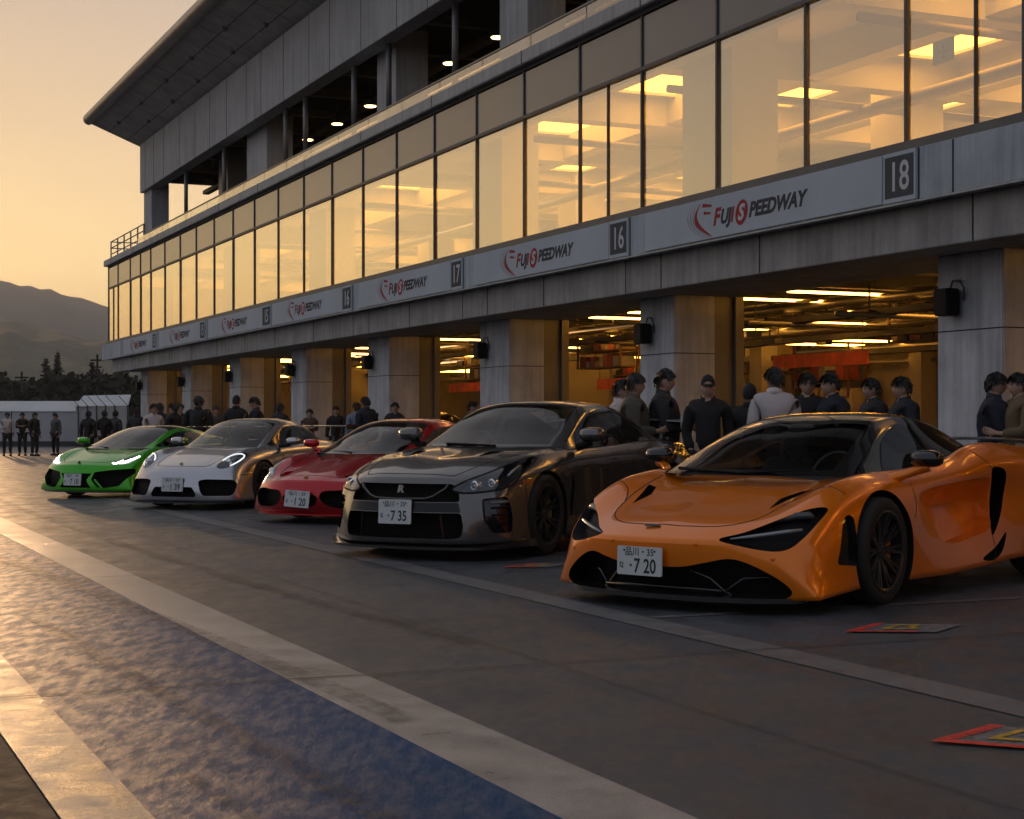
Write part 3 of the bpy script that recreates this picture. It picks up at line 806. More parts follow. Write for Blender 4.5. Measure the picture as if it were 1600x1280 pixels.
def make_interior(car, x_dash, z_dash, hw, x_seat, floor=.25, wheel_y=-.36, seat_top=1.02, cls=None):
    b = MB(); b.box((x_seat-.9, -hw, floor), (x_dash+.45, hw, floor+.04))
    b.box((x_seat-.5, -hw, floor), (x_seat-.44, hw, z_dash+.05))
    for sg in (-1, 1): b.box((x_seat-.5, sg*hw-.02, floor), (x_dash+.3, sg*hw+.02, z_dash-.06))
    b.build('cabin_floor', M_BLKM, car)
    d = MB()
    prof = [(x_dash+.42, z_dash-.06), (x_dash+.20, z_dash-.005), (x_dash, z_dash), (x_dash-.06, z_dash-.05), (x_dash-.02, z_dash-.3)]
    ys = [-hw, -hw*.75, -hw*.3, hw*.3, hw*.75, hw]; vs = []; fs = []
    for y in ys:
        hump = .035*math.exp(-((y-wheel_y)/.18)**2)
        for i, (px, pz) in enumerate(prof): vs.append((px-.05*(abs(y)/hw)**2, y, pz+(hump if i in (1, 2) else 0)))
    m = len(prof)
    for i in range(len(ys)-1):
        for j in range(m-1): fs.append((i*m+j, (i+1)*m+j, (i+1)*m+j+1, i*m+j+1))
    d.add(vs, fs); d.build('dashboard', M_DASH, car, smooth=True)
    s_ = MB(); c = Vector((x_dash-.17, wheel_y, z_dash-.03)); pts = []
    for i in range(25):
        a = 2*PI*i/24; pts.append(c+Vector((-.35*math.sin(a)*.175, .175*math.cos(a), .93*math.sin(a)*.175)))
    s_.tube(pts, .014, 6, cap=False)
    for a in (PI, 0, -PI/2): s_.tube([c, c+Vector((-.35*math.sin(a)*.17, .17*math.cos(a), .93*math.sin(a)*.17))], .016, 6)
    s_.sphere(c, .05, 8, 6); s_.build('steering_wheel', M_DASH, car, smooth=True)
    for sg in (-1, 1):
        t = MB(); y = sg*.36
        L = [[(x_seat+.0, y-.0, .0)]]
        rows = []
        for (xx, zz, hwid, th) in ((x_seat+.12, floor+.22, .24, .08), (x_seat-.02, floor+.36, .24, .09), (x_seat-.10, floor+.52, .235, .09), (x_seat-.17, floor+.66, .20, .08), (x_seat-.21, seat_top-.16, .12, .07), (x_seat-.23, seat_top-.06, .115, .065), (x_seat-.24, seat_top, .08, .04)):
            rows.append([(xx+th*math.cos(2*PI*k/12), y+hwid*math.sin(2*PI*k/12), zz) for k in range(12)])
        vs = [p for r_ in rows for p in r_]; fs = []
        for i in range(len(rows)-1):
            for k in range(12): fs.append((i*12+k, i*12+(k+1) % 12, i*12+12+(k+1) % 12, i*12+12+k))
        fs.append(tuple(range(12))); fs.append(tuple(range(len(vs)-12, len(vs))))
        t.add(vs, fs); t.box((x_seat-.05, y-.24, floor+.05), (x_seat+.42, y+.24, floor+.2)); t.build('seat', M_SEAT, car, smooth=True)
def place_car(o, x, y, psi, s=1.0):
    """psi: heading of the tail, measured from +Y towards +X"""
    o.location = (x, y, 0); o.rotation_euler = (0, 0, R(-90)-R(psi)); o.scale = (s, s, s)
# ------------------------------------------------------------------ the pit building
PX = MB
M_WALL = mat('concrete_panel', (.43, .47, .50), .85, spec=.12, noise_s=.9, noise_a=.2, bump=.08, bump_s=25, streak=.26)
M_BEAM = mat('concrete_beam', (.40, .39, .375), .85, spec=.12, noise_s=1.2, noise_a=.24, bump=.08, bump_s=25, streak=.26)
M_COLM = mat('column_concrete', (.54, .55, .57), .85, spec=.12, noise_s=1.1, noise_a=.22, bump=.08, bump_s=30, streak=.26)
M_UPW = mat('upper_wall_panel', (.46, .465, .475), .7, 0, spec=.15, noise_s=.7, noise_a=.14, streak=.26)
M_SOFF = mat('soffit_panel', (.48, .46, .43), .6, 0, spec=.2, noise_s=1.2, noise_a=.25)
M_EAVE = mat('eave_metal', (.34, .31, .27), .4, .5, noise_s=2, noise_a=.12)
M_FRAME = mat('window_frame', (.11, .112, .118), .5, .3, spec=.2)
M_SILL = mat('sill_metal', (.105, .108, .115), .5, .2, noise_s=1.5, noise_a=.12)
M_COPE = mat('coping_concrete', (.48, .47, .45), .7, noise_s=1.2, noise_a=.12, streak=.26)
M_SPAN = mat('spandrel_glass', (.105, .115, .13), .28, 0, coat=.5, coat_r=.12, spec=.3)
M_GLASS = glass_mat('window_glass', (.78, .74, .60), .20, .04, 1.65, gloss=(1, .97, .86), power=1.9, film=.07)
M_BALG = glass_mat('balustrade_glass', (.70, .72, .70), .10, .06, 1.5)
M_JNT = mat('panel_joint', (.03, .03, .03), .8)
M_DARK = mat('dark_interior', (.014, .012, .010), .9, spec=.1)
M_POST = mat('steel_post', (.20, .20, .21), .45, .5)
M_JAMB = mat('door_jamb', (.16, .155, .15), .5, .3, noise_s=1.5, noise_a=.15)
M_ROOM = mat('room_wall', (.62, .60, .52), .8, noise_s=.8, noise_a=.06)
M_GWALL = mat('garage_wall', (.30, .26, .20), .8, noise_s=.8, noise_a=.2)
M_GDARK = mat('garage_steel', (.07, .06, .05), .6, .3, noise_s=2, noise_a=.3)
M_PIPE = mat('garage_pipe', (.25, .22, .18), .45, .5)
BROT = FA-R(90)
BLOC = N_IN*FD
def bthing(name, label, cat, x, y, z=0, group=None):
    p = BLOC + D_RT*x + N_IN*y + Vector((0, 0, z))
    return thing(name, label, cat, p, BROT, group)
def build_building():
    B = bthing('pit_building', 'long grey concrete pit building with glazed upper floor and overhanging roof', 'building', 0, 0)
    XR, XL = 14, -71.16
    def bx(name, a, b, m, bev=0, parent=None): mb = MB(); mb.box(a, b); return mb.build(name, m, parent or B, bevel=bev)
    # beam over the garage doors, its joints, soffit
    bx('door_beam', (-70.2, .10, 3.25), (XR, .55, 3.80), M_BEAM, .01)
    j = MB()
    for x in (-15.47, -20.05, -22.92, -24.11, -27.3, -29.92, -31.22, -34.33, -37.07, -38.26, -41.54, -45.2, -48.5, -52, -55.5, -59, -62.5, -66): j.box((x-.012, .094, 3.26), (x+.012, .12, 3.79))
    j.build('beam_joint', M_JNT, B)
    bx('door_soffit', (-70.1, .55, 3.27), (XR, 2.35, 3.45), M_BEAM)
    # sign band
    bx('sign_band', (XL, -.15, 3.80), (XR, .6, 4.43), M_WALL, .012)
    j = MB()
    for x in (-15.51, -12.0, -8.4, -4.5, -16.14, -23.48, -30.53, -37.51, -44.7, -52.2, -59.8, -66.9): j.box((x-.012, -.157, 3.81), (x+.012, -.12, 4.42))
    j.build('band_joint', M_JNT, B)
    bx('lip_trim', (XL, -.19, 3.775), (XR, -.151, 3.80), M_COPE)
    bx('window_sill', (XL+.5, -.10, 4.43), (XR, .2, 4.55), M_SILL, .01)
    # columns with jambs
    lefts = [-3.5, -10.2, -17.27, -25.31, -32.47, -39.82, -46.72, -54.0, -61.04, -68.81]; wid = [1.25, 1.25, 1.25, 1.2, 1.55, 1.6, 1.5, 1.45, 1.4, 1.4]
    ordn = ['', '', 'rightmost column in view', 'second column from the right', 'third column from the right', 'fourth column from the right', 'fifth column from the right', 'sixth column from the right', 'seventh column from the right', 'last column at the far left end']
    for ci, (x, w_) in enumerate(zip(lefts, wid)):
        c = bx('column', (x, 1.0, 0), (x+w_, 1.78, 3.27), M_COLM, .015)
        g = MB(); g.box((x-.004, .994, 2.30), (x+w_+.004, 1.784, 2.315)); g.build('column_joint', M_JNT, c)
        k = MB(); k.box((x+.08, 1.78, 0), (x+w_-.03, 2.0, 3.27)); k.box((x+.14, 2.0, 0), (x+w_-.09, 2.18, 3.27)); k.box((x+.05, 2.18, 0), (x+w_-.0, 2.34, 3.27)); k.build('door_jamb', M_JAMB, c)
        if not ordn[ci]: continue
        l = bthing('wall_lamp', 'small dark box lamp mounted high on the '+ordn[ci], 'lamp', x+.38, 1.0, 2.66, 'box lamps on the columns')
        lamps_.append(l)
        g = MB(); g.box((-.14, -.26, -.17), (.14, -.05, .17)); g.box((-.05, -.05, -.05), (.05, .0, .05)); g.build('lamp_body', M_BLKM if 'M_BLKM' in globals() else M_FRAME, l, bevel=.02)
        g = MB(); g.tube([(.16, -.02, .02), (.22, -.06, .16), (.14, -.06, .27), (.0, -.06, .27), (-.04, -.06, .18)], .014, 6); g.build('cable', M_FRAME, l)
    # glazed floor
    mull = [12, 9.5, 7, 4.5, 2, -.5, -3, -5.4, -7.8, -10.1, -12.4, -14.5, -16.6, -18.77, -21.07, -23.39, -25.64, -27.98, -30.27, -32.58, -34.93, -37.27, -39.68, -42.12, -44.58, -47.1, -49.6, -52.01, -54.5, -56.92, -59.43, -61.91, -63.84, -65.88, -68.47, -70.62]
    half = {-23.39: -24.58, -14.5: -15.32, -68.47: -69.5}
    for i in range(len(mull)-1):
        x1, x0 = mull[i], mull[i+1]
        xs = [x0+.03, x1-.03]
        mid = half.get(x1)
        rngs = [(x0+.03, x1-.03)] if mid is None else [(x0+.03, mid-.015), (mid+.015, x1-.03)]
        for a, b in rngs:
            tl = random.Random(i).uniform(-.006, .006)
            mb = MB(); mb.quad((a, .03-tl, 4.55), (b, .03+tl, 4.55), (b, .03+tl, 6.74), (a, .03-tl, 6.74)); mb.build('window_pane', M_GLASS, B)
        if mid is not None: bx('mullion', (mid-.010, -.004, 4.55), (mid+.010, .045, 6.74), M_FRAME)
        mb = MB(); mb.box((x0+.03, .02, 6.80), (x1-.03, .06, 7.60)); mb.build('spandrel_panel', M_SPAN, B)
    for x in mull: bx('mullion', (x-.022, -.006, 4.55), (x+.022, .05, 7.62), M_FRAME)
    bx('transom', (XL+.55, -.02, 6.74), (XR, .1, 6.80), M_FRAME)
    bx('shadow_gap', (XL+.55, -.02, 7.62), (XR, .3, 7.70), M_JNT)
    # coping ledge and low glass balustrade
    bx('coping', (-70.9, -.14, 7.70), (XR, .5, 7.95), M_COPE, .015)
    j = MB()
    for x in [-23.16-4.6*i for i in range(-7, 11)]: j.box((x-.01, -.146, 7.71), (x+.01, .2, 7.955))
    j.build('coping_joint', M_JNT, B)
    for i in range(-8, 12):
        a, b = -23.16-4.6*i-2.3, -23.16-4.6*i
        for c, d in ((a-2.3, a), (a, b)):
            if d < -63: continue
            mb = MB(); mb.box((c+.02, .05, 7.95), (d-.02, .062, 8.27)); mb.build('balustrade_pane', M_BALG, B)
    bx('balustrade_rail', (-63.3, .03, 8.27), (XR, .085, 8.30), M_POST)
    # corner railing on the terrace
    mb = MB()
    for x in (-70.5, -69.0, -67.6, -66.2, -64.8, -63.6): mb.tube([(x, .1, 7.95), (x, .1, 8.72)], .03, 6)
    for z in (8.2, 8.46, 8.72): mb.tube([(-70.5, .1, z), (-63.6, .1, z)], .024, 6)
    mb.tube([(-70.5, .1, 8.72), (-70.5, 6, 8.72)], .024, 6); mb.tube([(-70.5, .1, 8.46), (-70.5, 6, 8.46)], .024, 6)
    for y in (1.5, 3, 4.5, 6): mb.tube([(-70.5, y, 7.95), (-70.5, y, 8.72)], .024, 6)
    mb.build('terrace_railing', M_POST, B)
    # upper wall
    uj = [-62.86, -61.33, -59.54, -56.92, -54.6, -52.53, -50.35, -47.97, -46.32, -44.01, -41.6, -39.84, -37.38, -34.88, -32.96, -30.5, -28, -25.5, -23, -20.5, -18, -15, -12, -9, -6, -3, 0, 3, 6, 9, 12]
    bx('upper_wall', (-63.85, 0, 9.92), (XR, .45, 11.75), M_UPW, .01)
    j = MB()
    for x in uj: j.box((x-.012, -.006, 9.93), (x+.012, .02, 11.74))
    j.build('wall_joint', M_JNT, B)
    # posts of the terrace
    for x0, x1, y0, y1, m in ((-63.85, -62.4, .15, .8, M_UPW), (-56.3, -55.0, 1.2, 1.9, M_POST), (-50.2, -47.9, .6, 1.4, M_UPW), (-37.95, -36.6, .6, 1.4, M_UPW), (-30.25, -28.9, .5, 1.3, M_UPW), (-22.6, -21.2, .5, 1.3, M_UPW), (-14, -12.7, .5, 1.3, M_UPW)):
        bx('terrace_column', (x0, y0, 7.95), (x1, y1, 10.4), m, .01)
    for x in (-57.5, -52.04, -44.99, -43.09, -38.95, -36.4, -32.25, -25.9, -19, -16): 
        mb = MB(); mb.tube([(x, .35, 7.95), (x, .35, 10.3)], .07, 10); mb.build('terrace_pole', M_POST, B, smooth=True)
    # terrace deck, its dark ceiling, back wall (open at the far end)
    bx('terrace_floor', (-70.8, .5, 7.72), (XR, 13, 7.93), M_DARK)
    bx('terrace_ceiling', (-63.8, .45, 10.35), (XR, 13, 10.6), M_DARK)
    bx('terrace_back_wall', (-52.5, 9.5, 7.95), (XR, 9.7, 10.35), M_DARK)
    mb = MB()
    for x in range(-62, 13, 3): mb.box((x-.1, .5, 10.12), (x+.1, 9.4, 10.35))
    for y in (2.5, 5, 7.5): mb.box((-63.7, y-.12, 9.98), (XR, y+.12, 10.12))
    mb.build('ceiling_beam', M_GDARK, B)
    mb = MB(); mb.tube([(-63, 3.4, 9.95), (XR, 3.4, 9.95)], .07, 8); mb.tube([(-63, 6.2, 9.9), (XR, 6.2, 9.9)], .10, 8); mb.build('ceiling_duct', M_PIPE, B, smooth=True)
    # roof with sloping soffit and rounded eave
    mb = MB(); xl = -64.5
    mb.add([(xl, -1.75, 12.55), (XR, -1.75, 12.55), (XR, .3, 11.72), (xl, .3, 11.72)], [(0, 1, 2, 3)]); mb.build('soffit', M_SOFF, B)
    j = MB(); L_ = math.hypot(2.05, .83)
    for x in range(-63, 14, 2):
        for dx in (-.008,):
            j.add([(x-.01, -1.75, 12.546), (x+.01, -1.75, 12.546), (x+.01, .3, 11.716), (x-.01, .3, 11.716)], [(0, 1, 2, 3)])
    for f in (.33, .66):
        y, z = -1.75+2.05*f, 12.55-.83*f; j.add([(xl, y, z-.004), (XR, y, z-.004), (XR, y+.02, z-.012), (xl, y+.02, z-.012)], [(0, 1, 2, 3)])
    j.build('soffit_joint', M_JNT, B)
    mb = MB(); prof = [(.0, 11.75), (-1.74, 12.56)]
    pr = [(-1.72+.0, 12.54)]+[(-1.80+.22*math.cos(R(q)), 12.72+.22*math.sin(R(q))) for q in range(-80, -279, -18)]+[(-1.2, 12.96), (4, 13.15), (14, 13.0), (14, 12.6), (4, 12.7)]
    n = len(pr); vs = [(xl-.05, y, z) for y, z in pr]+[(XR, y, z) for y, z in pr]
    mb.add(vs, [(i, (i+1) % n, n+(i+1) % n, n+i) for i in range(n)]+[tuple(range(n)), tuple(range(n, 2*n))]); mb.build('roof', M_EAVE, B, auto=40)
    mb = MB()
    for x in range(-62, 14, 3): mb.lathe([(.221, -.012), (.225, 0), (.221, .012)], 16, 'x', (x, -1.80, 12.72))
    mb.build('eave_joint', M_SOFF, B)
    bx('roof_fill', (-63.8, .45, 10.6), (XR, 13, 12.6), M_UPW)
    r_ = random.Random(3)
    mb = MB()
    for x in range(-62, 12, 2):
        y = -1.1 if (x//2) % 2 else -.45; z = 12.55-.83*(y+1.75)/2.05
        mb.lathe([(.0, -.10), (.06, -.10), (.075, .0), (.075, .03)], 8, 'z', (x+r_.uniform(-.3, .3), y, z))
    mb.build('soffit_fitting', M_FRAME, B)
    # room behind the glass
    bx('room_floor', (-70.6, .1, 4.0), (XR, 9.2, 4.5), M_ROOM); bx('room_back_wall', (-70.6, 9.0, 4.5), (XR, 9.2, 7.72), M_ROOM)
    bx('room_ceiling', (-70.6, .3, 7.35), (XR, 9.2, 7.7), M_ROOM); bx('room_head', (-70.6, .12, 6.70), (XR, .3, 7.7), M_ROOM)
    bx('room_end_wall', (-70.62, .1, 4.5), (-70.4, 9.2, 7.7), M_ROOM)
    mb = MB()
    for x in [-68.8+4.55*i for i in range(18)]: mb.box((x-.22, .3, 6.75), (x+.22, 9.0, 7.35))
    for y in (3.0, 6.2): mb.box((-70.4, y-.2, 6.80), (XR, y+.2, 7.35))
    mb.build('room_beam', M_ROOM, B)
    for x in (-11.2, -13.9, -22.2, -30.9, -42.5, -52, -61):
        bx('room_column', (x-.75, .5, 4.5), (x+.75, 1.3, 7.35), M_ROOM)
    for x in (-15.5, -24.0, -37, -47):
        bx('room_column', (x-.5, 5.2, 4.5), (x+.5, 6.0, 7.35), M_ROOM)
    mb = MB()
    for x in [-60+5.2*i for i in range(14)]: mb.tube([(x, .6, 6.55), (x, 8.8, 6.5)], .07, 8)
    mb.tube([(-70, 4.4, 6.45), (13, 4.4, 6.45)], .12, 8); mb.tube([(-70, 7.2, 6.3), (13, 7.2, 6.3)], .16, 8)
    mb.build('room_duct', M_PIPE, B, smooth=True)
    me_ = mat('cove_lamp', (1, .6, .2), .5, emit=(1, .47, .08), es=8)
    lab = 'glowing amber ceiling light seen through the upper floor glass'
    first = True
    for i in range(16):
        x = -68.8+4.55*i
        for y in (2.3, 4.6, 7.5):
            if (i*7+int(y)) % 3 == 0: continue
            l = bthing('ceiling_light', lab, 'ceiling light', x+2.27, y, 7.33, 'amber lights in the upper room')
            if first:
                a = MB(); a.box((-1.7, -.7, -.03), (1.7, .7, 0)); d0 = a.build('diffuser', me_, l); a = MB(); a.box((-1.8, -.82, -.08), (1.8, -.7, 0)); a.box((-1.8, .7, -.08), (1.8, .82, 0)); a.box((-1.8, -.7, -.08), (-1.7, .7, 0)); a.box((1.7, -.7, -.08), (1.8, .7, 0)); d1 = a.build('fixture_frame', M_ROOM, l); first = False
            else:
                for d in (d0, d1): c = d.copy(); COL.objects.link(c); c.parent = l
    mp = mat('pendant_glow', (1, .8, .5), .4, emit=(1, .55, .18), es=13); first = True
    for (x, y) in [(-16.6-2.95*i, 2.2) for i in range(12)]+[(-30-3.3*i, 5.6) for i in range(8)]:
        l = bthing('pendant_lamp', 'small bright round lamp hanging under the dark terrace ceiling', 'lamp', x, y, 9.80, 'round lamps under the terrace ceiling')
        if first:
            a = MB(); a.lathe([(0, -.02), (.15, -.02), (.16, 0.0)], 14, 'z'); d0 = a.build('bulb', mp, l); a = MB(); a.lathe([(.17, .0), (.10, .10), (.02, .14), (.02, .55)], 14, 'z'); d1 = a.build('shade', M_FRAME, l); first = False
        else:
            for d in (d0, d1): c = d.copy(); COL.objects.link(c); c.parent = l
    # a lit panel deep in the terrace and the paper notice on the glass
    l = bthing('terrace_light_panel', 'large pale lit panel under the terrace ceiling', 'ceiling light', -42.5, 4.6, 9.72)
    a = MB(); a.box((-1.9, -1.3, -.02), (1.9, 1.3, .02)); a.build('diffuser', mat('panel_glow', (1, .75, .45), .5, emit=(1, .66, .30), es=1.3), l); a = MB(); a.box((-2, -1.4, .02), (2, 1.4, .08)); a.build('fixture_frame', M_FRAME, l)
    n_ = bthing('paper_notice', 'small white paper notice stuck inside the right window', 'notice', -15.98, .08, 5.55)
    a = MB(); a.box((-.20, 0, -.14), (.20, .004, .14)); a.build('sheet', mat('paper', (.6, .56, .48), .8), n_); a = MB(); a.box((-.02, -.004, -.09), (.02, -.001, .09)); a.box((-.08, -.004, -.02), (.07, -.001, .01)); a.build('printed_mark', mat('notice_ink', (.35, .12, .08), .7), n_)
    # garages
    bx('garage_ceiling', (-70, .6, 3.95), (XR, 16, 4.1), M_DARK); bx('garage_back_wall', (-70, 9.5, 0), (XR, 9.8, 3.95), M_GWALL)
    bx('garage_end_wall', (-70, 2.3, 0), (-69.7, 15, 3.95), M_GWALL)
    for x in (-4.0, -17.0, -24.9, -32.0, -39.3, -46.2, -53.5, -60.5):
        bx('garage_pillar', (x-.25, 7.5, 0), (x+.25, 8.0, 3.95), M_GWALL); bx('garage_pillar', (x-3.4, 8.9, 0), (x-3.0, 9.3, 3.95), M_GWALL)
    bx('garage_partition', (-39.4, 6.0, 0), (-39.2, 9.5, 3.0), M_GWALL); bx('garage_partition', (-54, 5, 0), (-53.8, 9.5, 3), M_GWALL)
    mb = MB()
    for y in (3.6, 5.4, 7.4): mb.box((-69.6, y-.12, 3.5), (XR, y+.12, 3.95))
    for x in [-68+3.7*i for i in range(22)]: mb.box((x-.09, 2.4, 3.70), (x+.09, 9.4, 3.95))
    mb.build('garage_beam', M_GDARK, B)
    mb = MB()
    for y, z, r in ((2.9, 3.45, .05), (4.4, 3.25, .07), (6.4, 3.0, .10), (8.9, 2.75, .08), (7.3, 3.2, .03), (9.2, 2.45, .05)): mb.tube([(-69, y, z), (XR, y, z)], r, 8)
    mb.build('garage_duct', M_PIPE, B, smooth=True)
    mb = MB()
    for x in [-67.5+2.6*i for i in range(31)]: mb.tube([(x, 2.6, 3.42), (x+.05, 9.3, 3.38)], .035, 6); mb.tube([(x+.9, 3.0, 3.05+.2*math.sin(x*3)), (x+.9, 9.2, 3.0+.2*math.sin(x*3))], .05, 6)
    mb.build('garage_pipe', M_PIPE, B, smooth=True)
    mb = MB()
    for y, z in ((4.0, 2.92), (5.8, 2.72), (7.9, 2.55)): mb.box((-69, y-.15, z), (XR, y+.15, z+.03)); mb.box((-69, y-.15, z+.03), (XR, y-.13, z+.10)); mb.box((-69, y+.13, z+.03), (XR, y+.15, z+.10))
    mb.build('cable_tray', M_GDARK, B)
    rr = random.Random(9)
    for i in range(99):
        mb = MB(); x = -68+rr.random()*75; y = 2.8+rr.random()*6.3; z = 2.75+rr.random()*.9; mb.tube([(x, y, 3.95), (x, y, z)], .015, 5); mb.box((x-.25*rr.random()-.05, y-.08, z-.12*rr.random()-.03), (x+.3*rr.random()+.05, y+.08, z)); mb.build('hanging_bracket', M_GDARK, B)
    sh = MB()
    for z in [0.06+.085*i for i in range(27)]: sh.box((-28.6, 9.36, z), (-25.6, 9.4, z+.07))
    for z in [0.06+.085*i for i in range(27)]: sh.box((-46.3, 9.36, z), (-43.4, 9.4, z+.07))
    sh.build('roller_shutter', mat('shutter_cream', (.62, .55, .42), .6), B)
    mt = mat('fluorescent_tube', (1, .6, .2), .4, emit=(1, .44, .06), es=22); first = True; k = 0
    for x in [-66+2.9*i for i in range(27)]:
        for y, z in ((3.8, 3.30), (5.4, 3.02), (6.6, 3.18), (7.9, 2.84)):
            k += 1
            if (k*5) % 9 == 0: continue
            l = bthing('tube_lamp', 'amber fluorescent tube hanging under the garage ceiling', 'lamp', x+((k*37) % 11-5)*.2, y, z, 'fluorescent tubes in the garages')
            if first:
                a = MB(); a.tube([(0, -1.25, 0), (0, 1.25, 0)], .022, 5); d0 = a.build('tube', mt, l); a = MB(); a.box((-.05, -1.3, .025), (.05, 1.3, .07)); a.tube([(0, -.5, .07), (0, -.5, .6)], .008, 4); a.tube([(0, .5, .07), (0, .5, .6)], .008, 4); d1 = a.build('fixture', M_GDARK, l); first = False
            else:
                for d in (d0, d1): c = d.copy(); COL.objects.link(c); c.parent = l
    mr = mat('banner_red', (.70, .10, .02), .6, noise_s=3, noise_a=.35)
    for lab, x, y, z, w_ in (('long orange banner board hung inside the nearest garage', -27.3, 6.0, 2.38, 3.2), ('orange red banner board hung inside the second garage', -35.7, 6.0, 2.1, 2.4), ('red banner board hung inside the third garage', -45.6, 6.0, 2.2, 2.6), ('red cloth banner high inside the second garage', -37.9, 6.6, 2.95, 2.6)):
        l = bthing('banner', lab, 'banner', x, y, z, 'banners inside the garages'); a = MB(); a.box((-w_/2, -.02, -.13), (w_/2, .02, .13)); a.build('cloth', mr, l)
        a = MB(); a.tube([(-w_*.45, 0, .13), (-w_*.45, 0, 1.2)], .01, 4); a.tube([(w_*.45, 0, .13), (w_*.45, 0, 1.2)], .01, 4); a.build('hanging_wire', M_GDARK, l)
    # racks hung under the ceiling, tyre stacks, screens
    rk = mat('rack_frame', (.16, .07, .03), .6, noise_s=2, noise_a=.3); bxm = [mat('bin_%s' % n, c, .6, noise_s=3, noise_a=.2) for n, c in (('grey', (.25, .24, .22)), ('red', (.28, .05, .03)), ('tan', (.4, .3, .17)), ('dark', (.03, .03, .035)))]
    rq = random.Random(21)
    for i, (x, y, z) in enumerate(((-24.2, 6.4, 2.62), (-31.2, 8.9, 1.7), (-33.2, 8.4, 2.3), (-34.0, 4.8, 2.4), (-38.9, 7.8, 2.0), (-42.0, 5.2, 2.35), (-46.5, 7.5, 1.9), (-49.5, 5.0, 2.3), (-54.5, 6.8, 2.1), (-59.0, 5.0, 2.3))):
        l = bthing('hanging_rack', 'dark framed rack of bins hung in the garage, number %s from the right' % ('one two three four five six seven eight nine ten'.split()[i]), 'rack', x, y, z, 'racks hung in the garages')
        a = MB()
        for zz in (0, .38): a.box((-1.1, -.25, zz), (1.1, .25, zz+.03))
        for sx in (-1.08, 1.08):
            for sy in (-.23, .23): a.box((sx-.02, sy-.02, 0), (sx+.02, sy+.02, 3.9-z))
        a.build('frame', rk, l)
        for zz in (.03, .41):
            xx = -1.05
            while xx < .9:
                w_ = rq.uniform(.18, .42); h_ = rq.uniform(.12, .3); a = MB(); a.box((xx, -.2, zz), (xx+w_-.03, .2, zz+h_)); a.build('bin', bxm[rq.randrange(4)], l, bevel=.01); xx += w_
    for i, (x, y) in enumerate(((-26.2, 3.2), (-35.2, 3.4), (-43.6, 3.0), (-33.2, 7.2), (-41.2, 7.0))):
        l = bthing('tyre_stack', ['stack of black tyres at the mouth of the nearest garage', 'stack of black tyres at the mouth of the second garage', 'stack of black tyres at the mouth of the third garage', 'stack of black tyres deep in the second garage', 'stack of black tyres deep in the third garage'][i], 'tyres', x, y, 0, 'tyre stacks in the garages')
        for k in range(6):
            a = MB(); a.lathe([(.19, .02), (.24, 0), (.31, .01), (.335, .05), (.335, .2), (.31, .24), (.24, .25), (.19, .23)], 24, 'z', (rq.uniform(-.02, .02), rq.uniform(-.02, .02), k*.255), closed=True); a.build('tyre', M_TYRE, l, auto=40)
    # shelves and lockers
    cab = mat('cabinet_amber', (.40, .32, .20), .6, noise_s=1.5, noise_a=.2)
    for i, (x, y, w_, h) in enumerate(((-30.6, 8.7, 1.3, 1.9), (-38.6, 8.6, 1.8, 1.6), (-32.8, 8.7, 1.6, 1.4), (-49.5, 8.6, 1.6, 1.8), (-56.5, 8.6, 1.4, 1.7), (-64.5, 8.6, 1.6, 1.7))):
        l = bthing('tool_cabinet', ['tall amber tool cabinet deep in the nearest garage', 'wide tool cabinet deep in the second garage', 'low wide cabinet at the back between the two nearest garages', 'tool cabinet inside the third garage', 'tool cabinet inside the fourth garage', 'tool cabinet inside the fifth garage'][i], 'cabinet', x, y)
        a = MB(); a.box((-w_/2, 0, .08), (w_/2, .6, h)); a.build('carcass', cab, l, bevel=.01)
        a = MB(); a.box((-w_/2+.03, -.02, .12), (-.01, 0, h-.05)); a.build('door', cab, l, bevel=.004); a = MB(); a.box((.01, -.02, .12), (w_/2-.03, 0, h-.05)); a.build('door', cab, l, bevel=.004)
        a = MB(); a.box((-.08, -.05, h*.5), (-.05, -.02, h*.6)); a.box((.05, -.05, h*.5), (.08, -.02, h*.6)); a.build('handle', M_GDARK, l)
lamps_ = []
LET_D = mat('sign_letter_grey', (.085, .085, .086), .8, spec=.05); LET_R = mat('sign_letter_red', (.40, .06, .06), .8, spec=.05); LET_W = mat('sign_letter_white', (.62, .63, .64), .8, spec=.05); NUM_BG = mat('number_plate_grey', (.105, .106, .108), .8, spec=.05, noise_s=3, noise_a=.1)
LET_G = mat('sign_swoosh_grey', (.17, .17, .18), .5)
M_BOARD = mat('sign_board', (.50, .545, .59), .7, spec=.12, noise_s=.8, noise_a=.08)
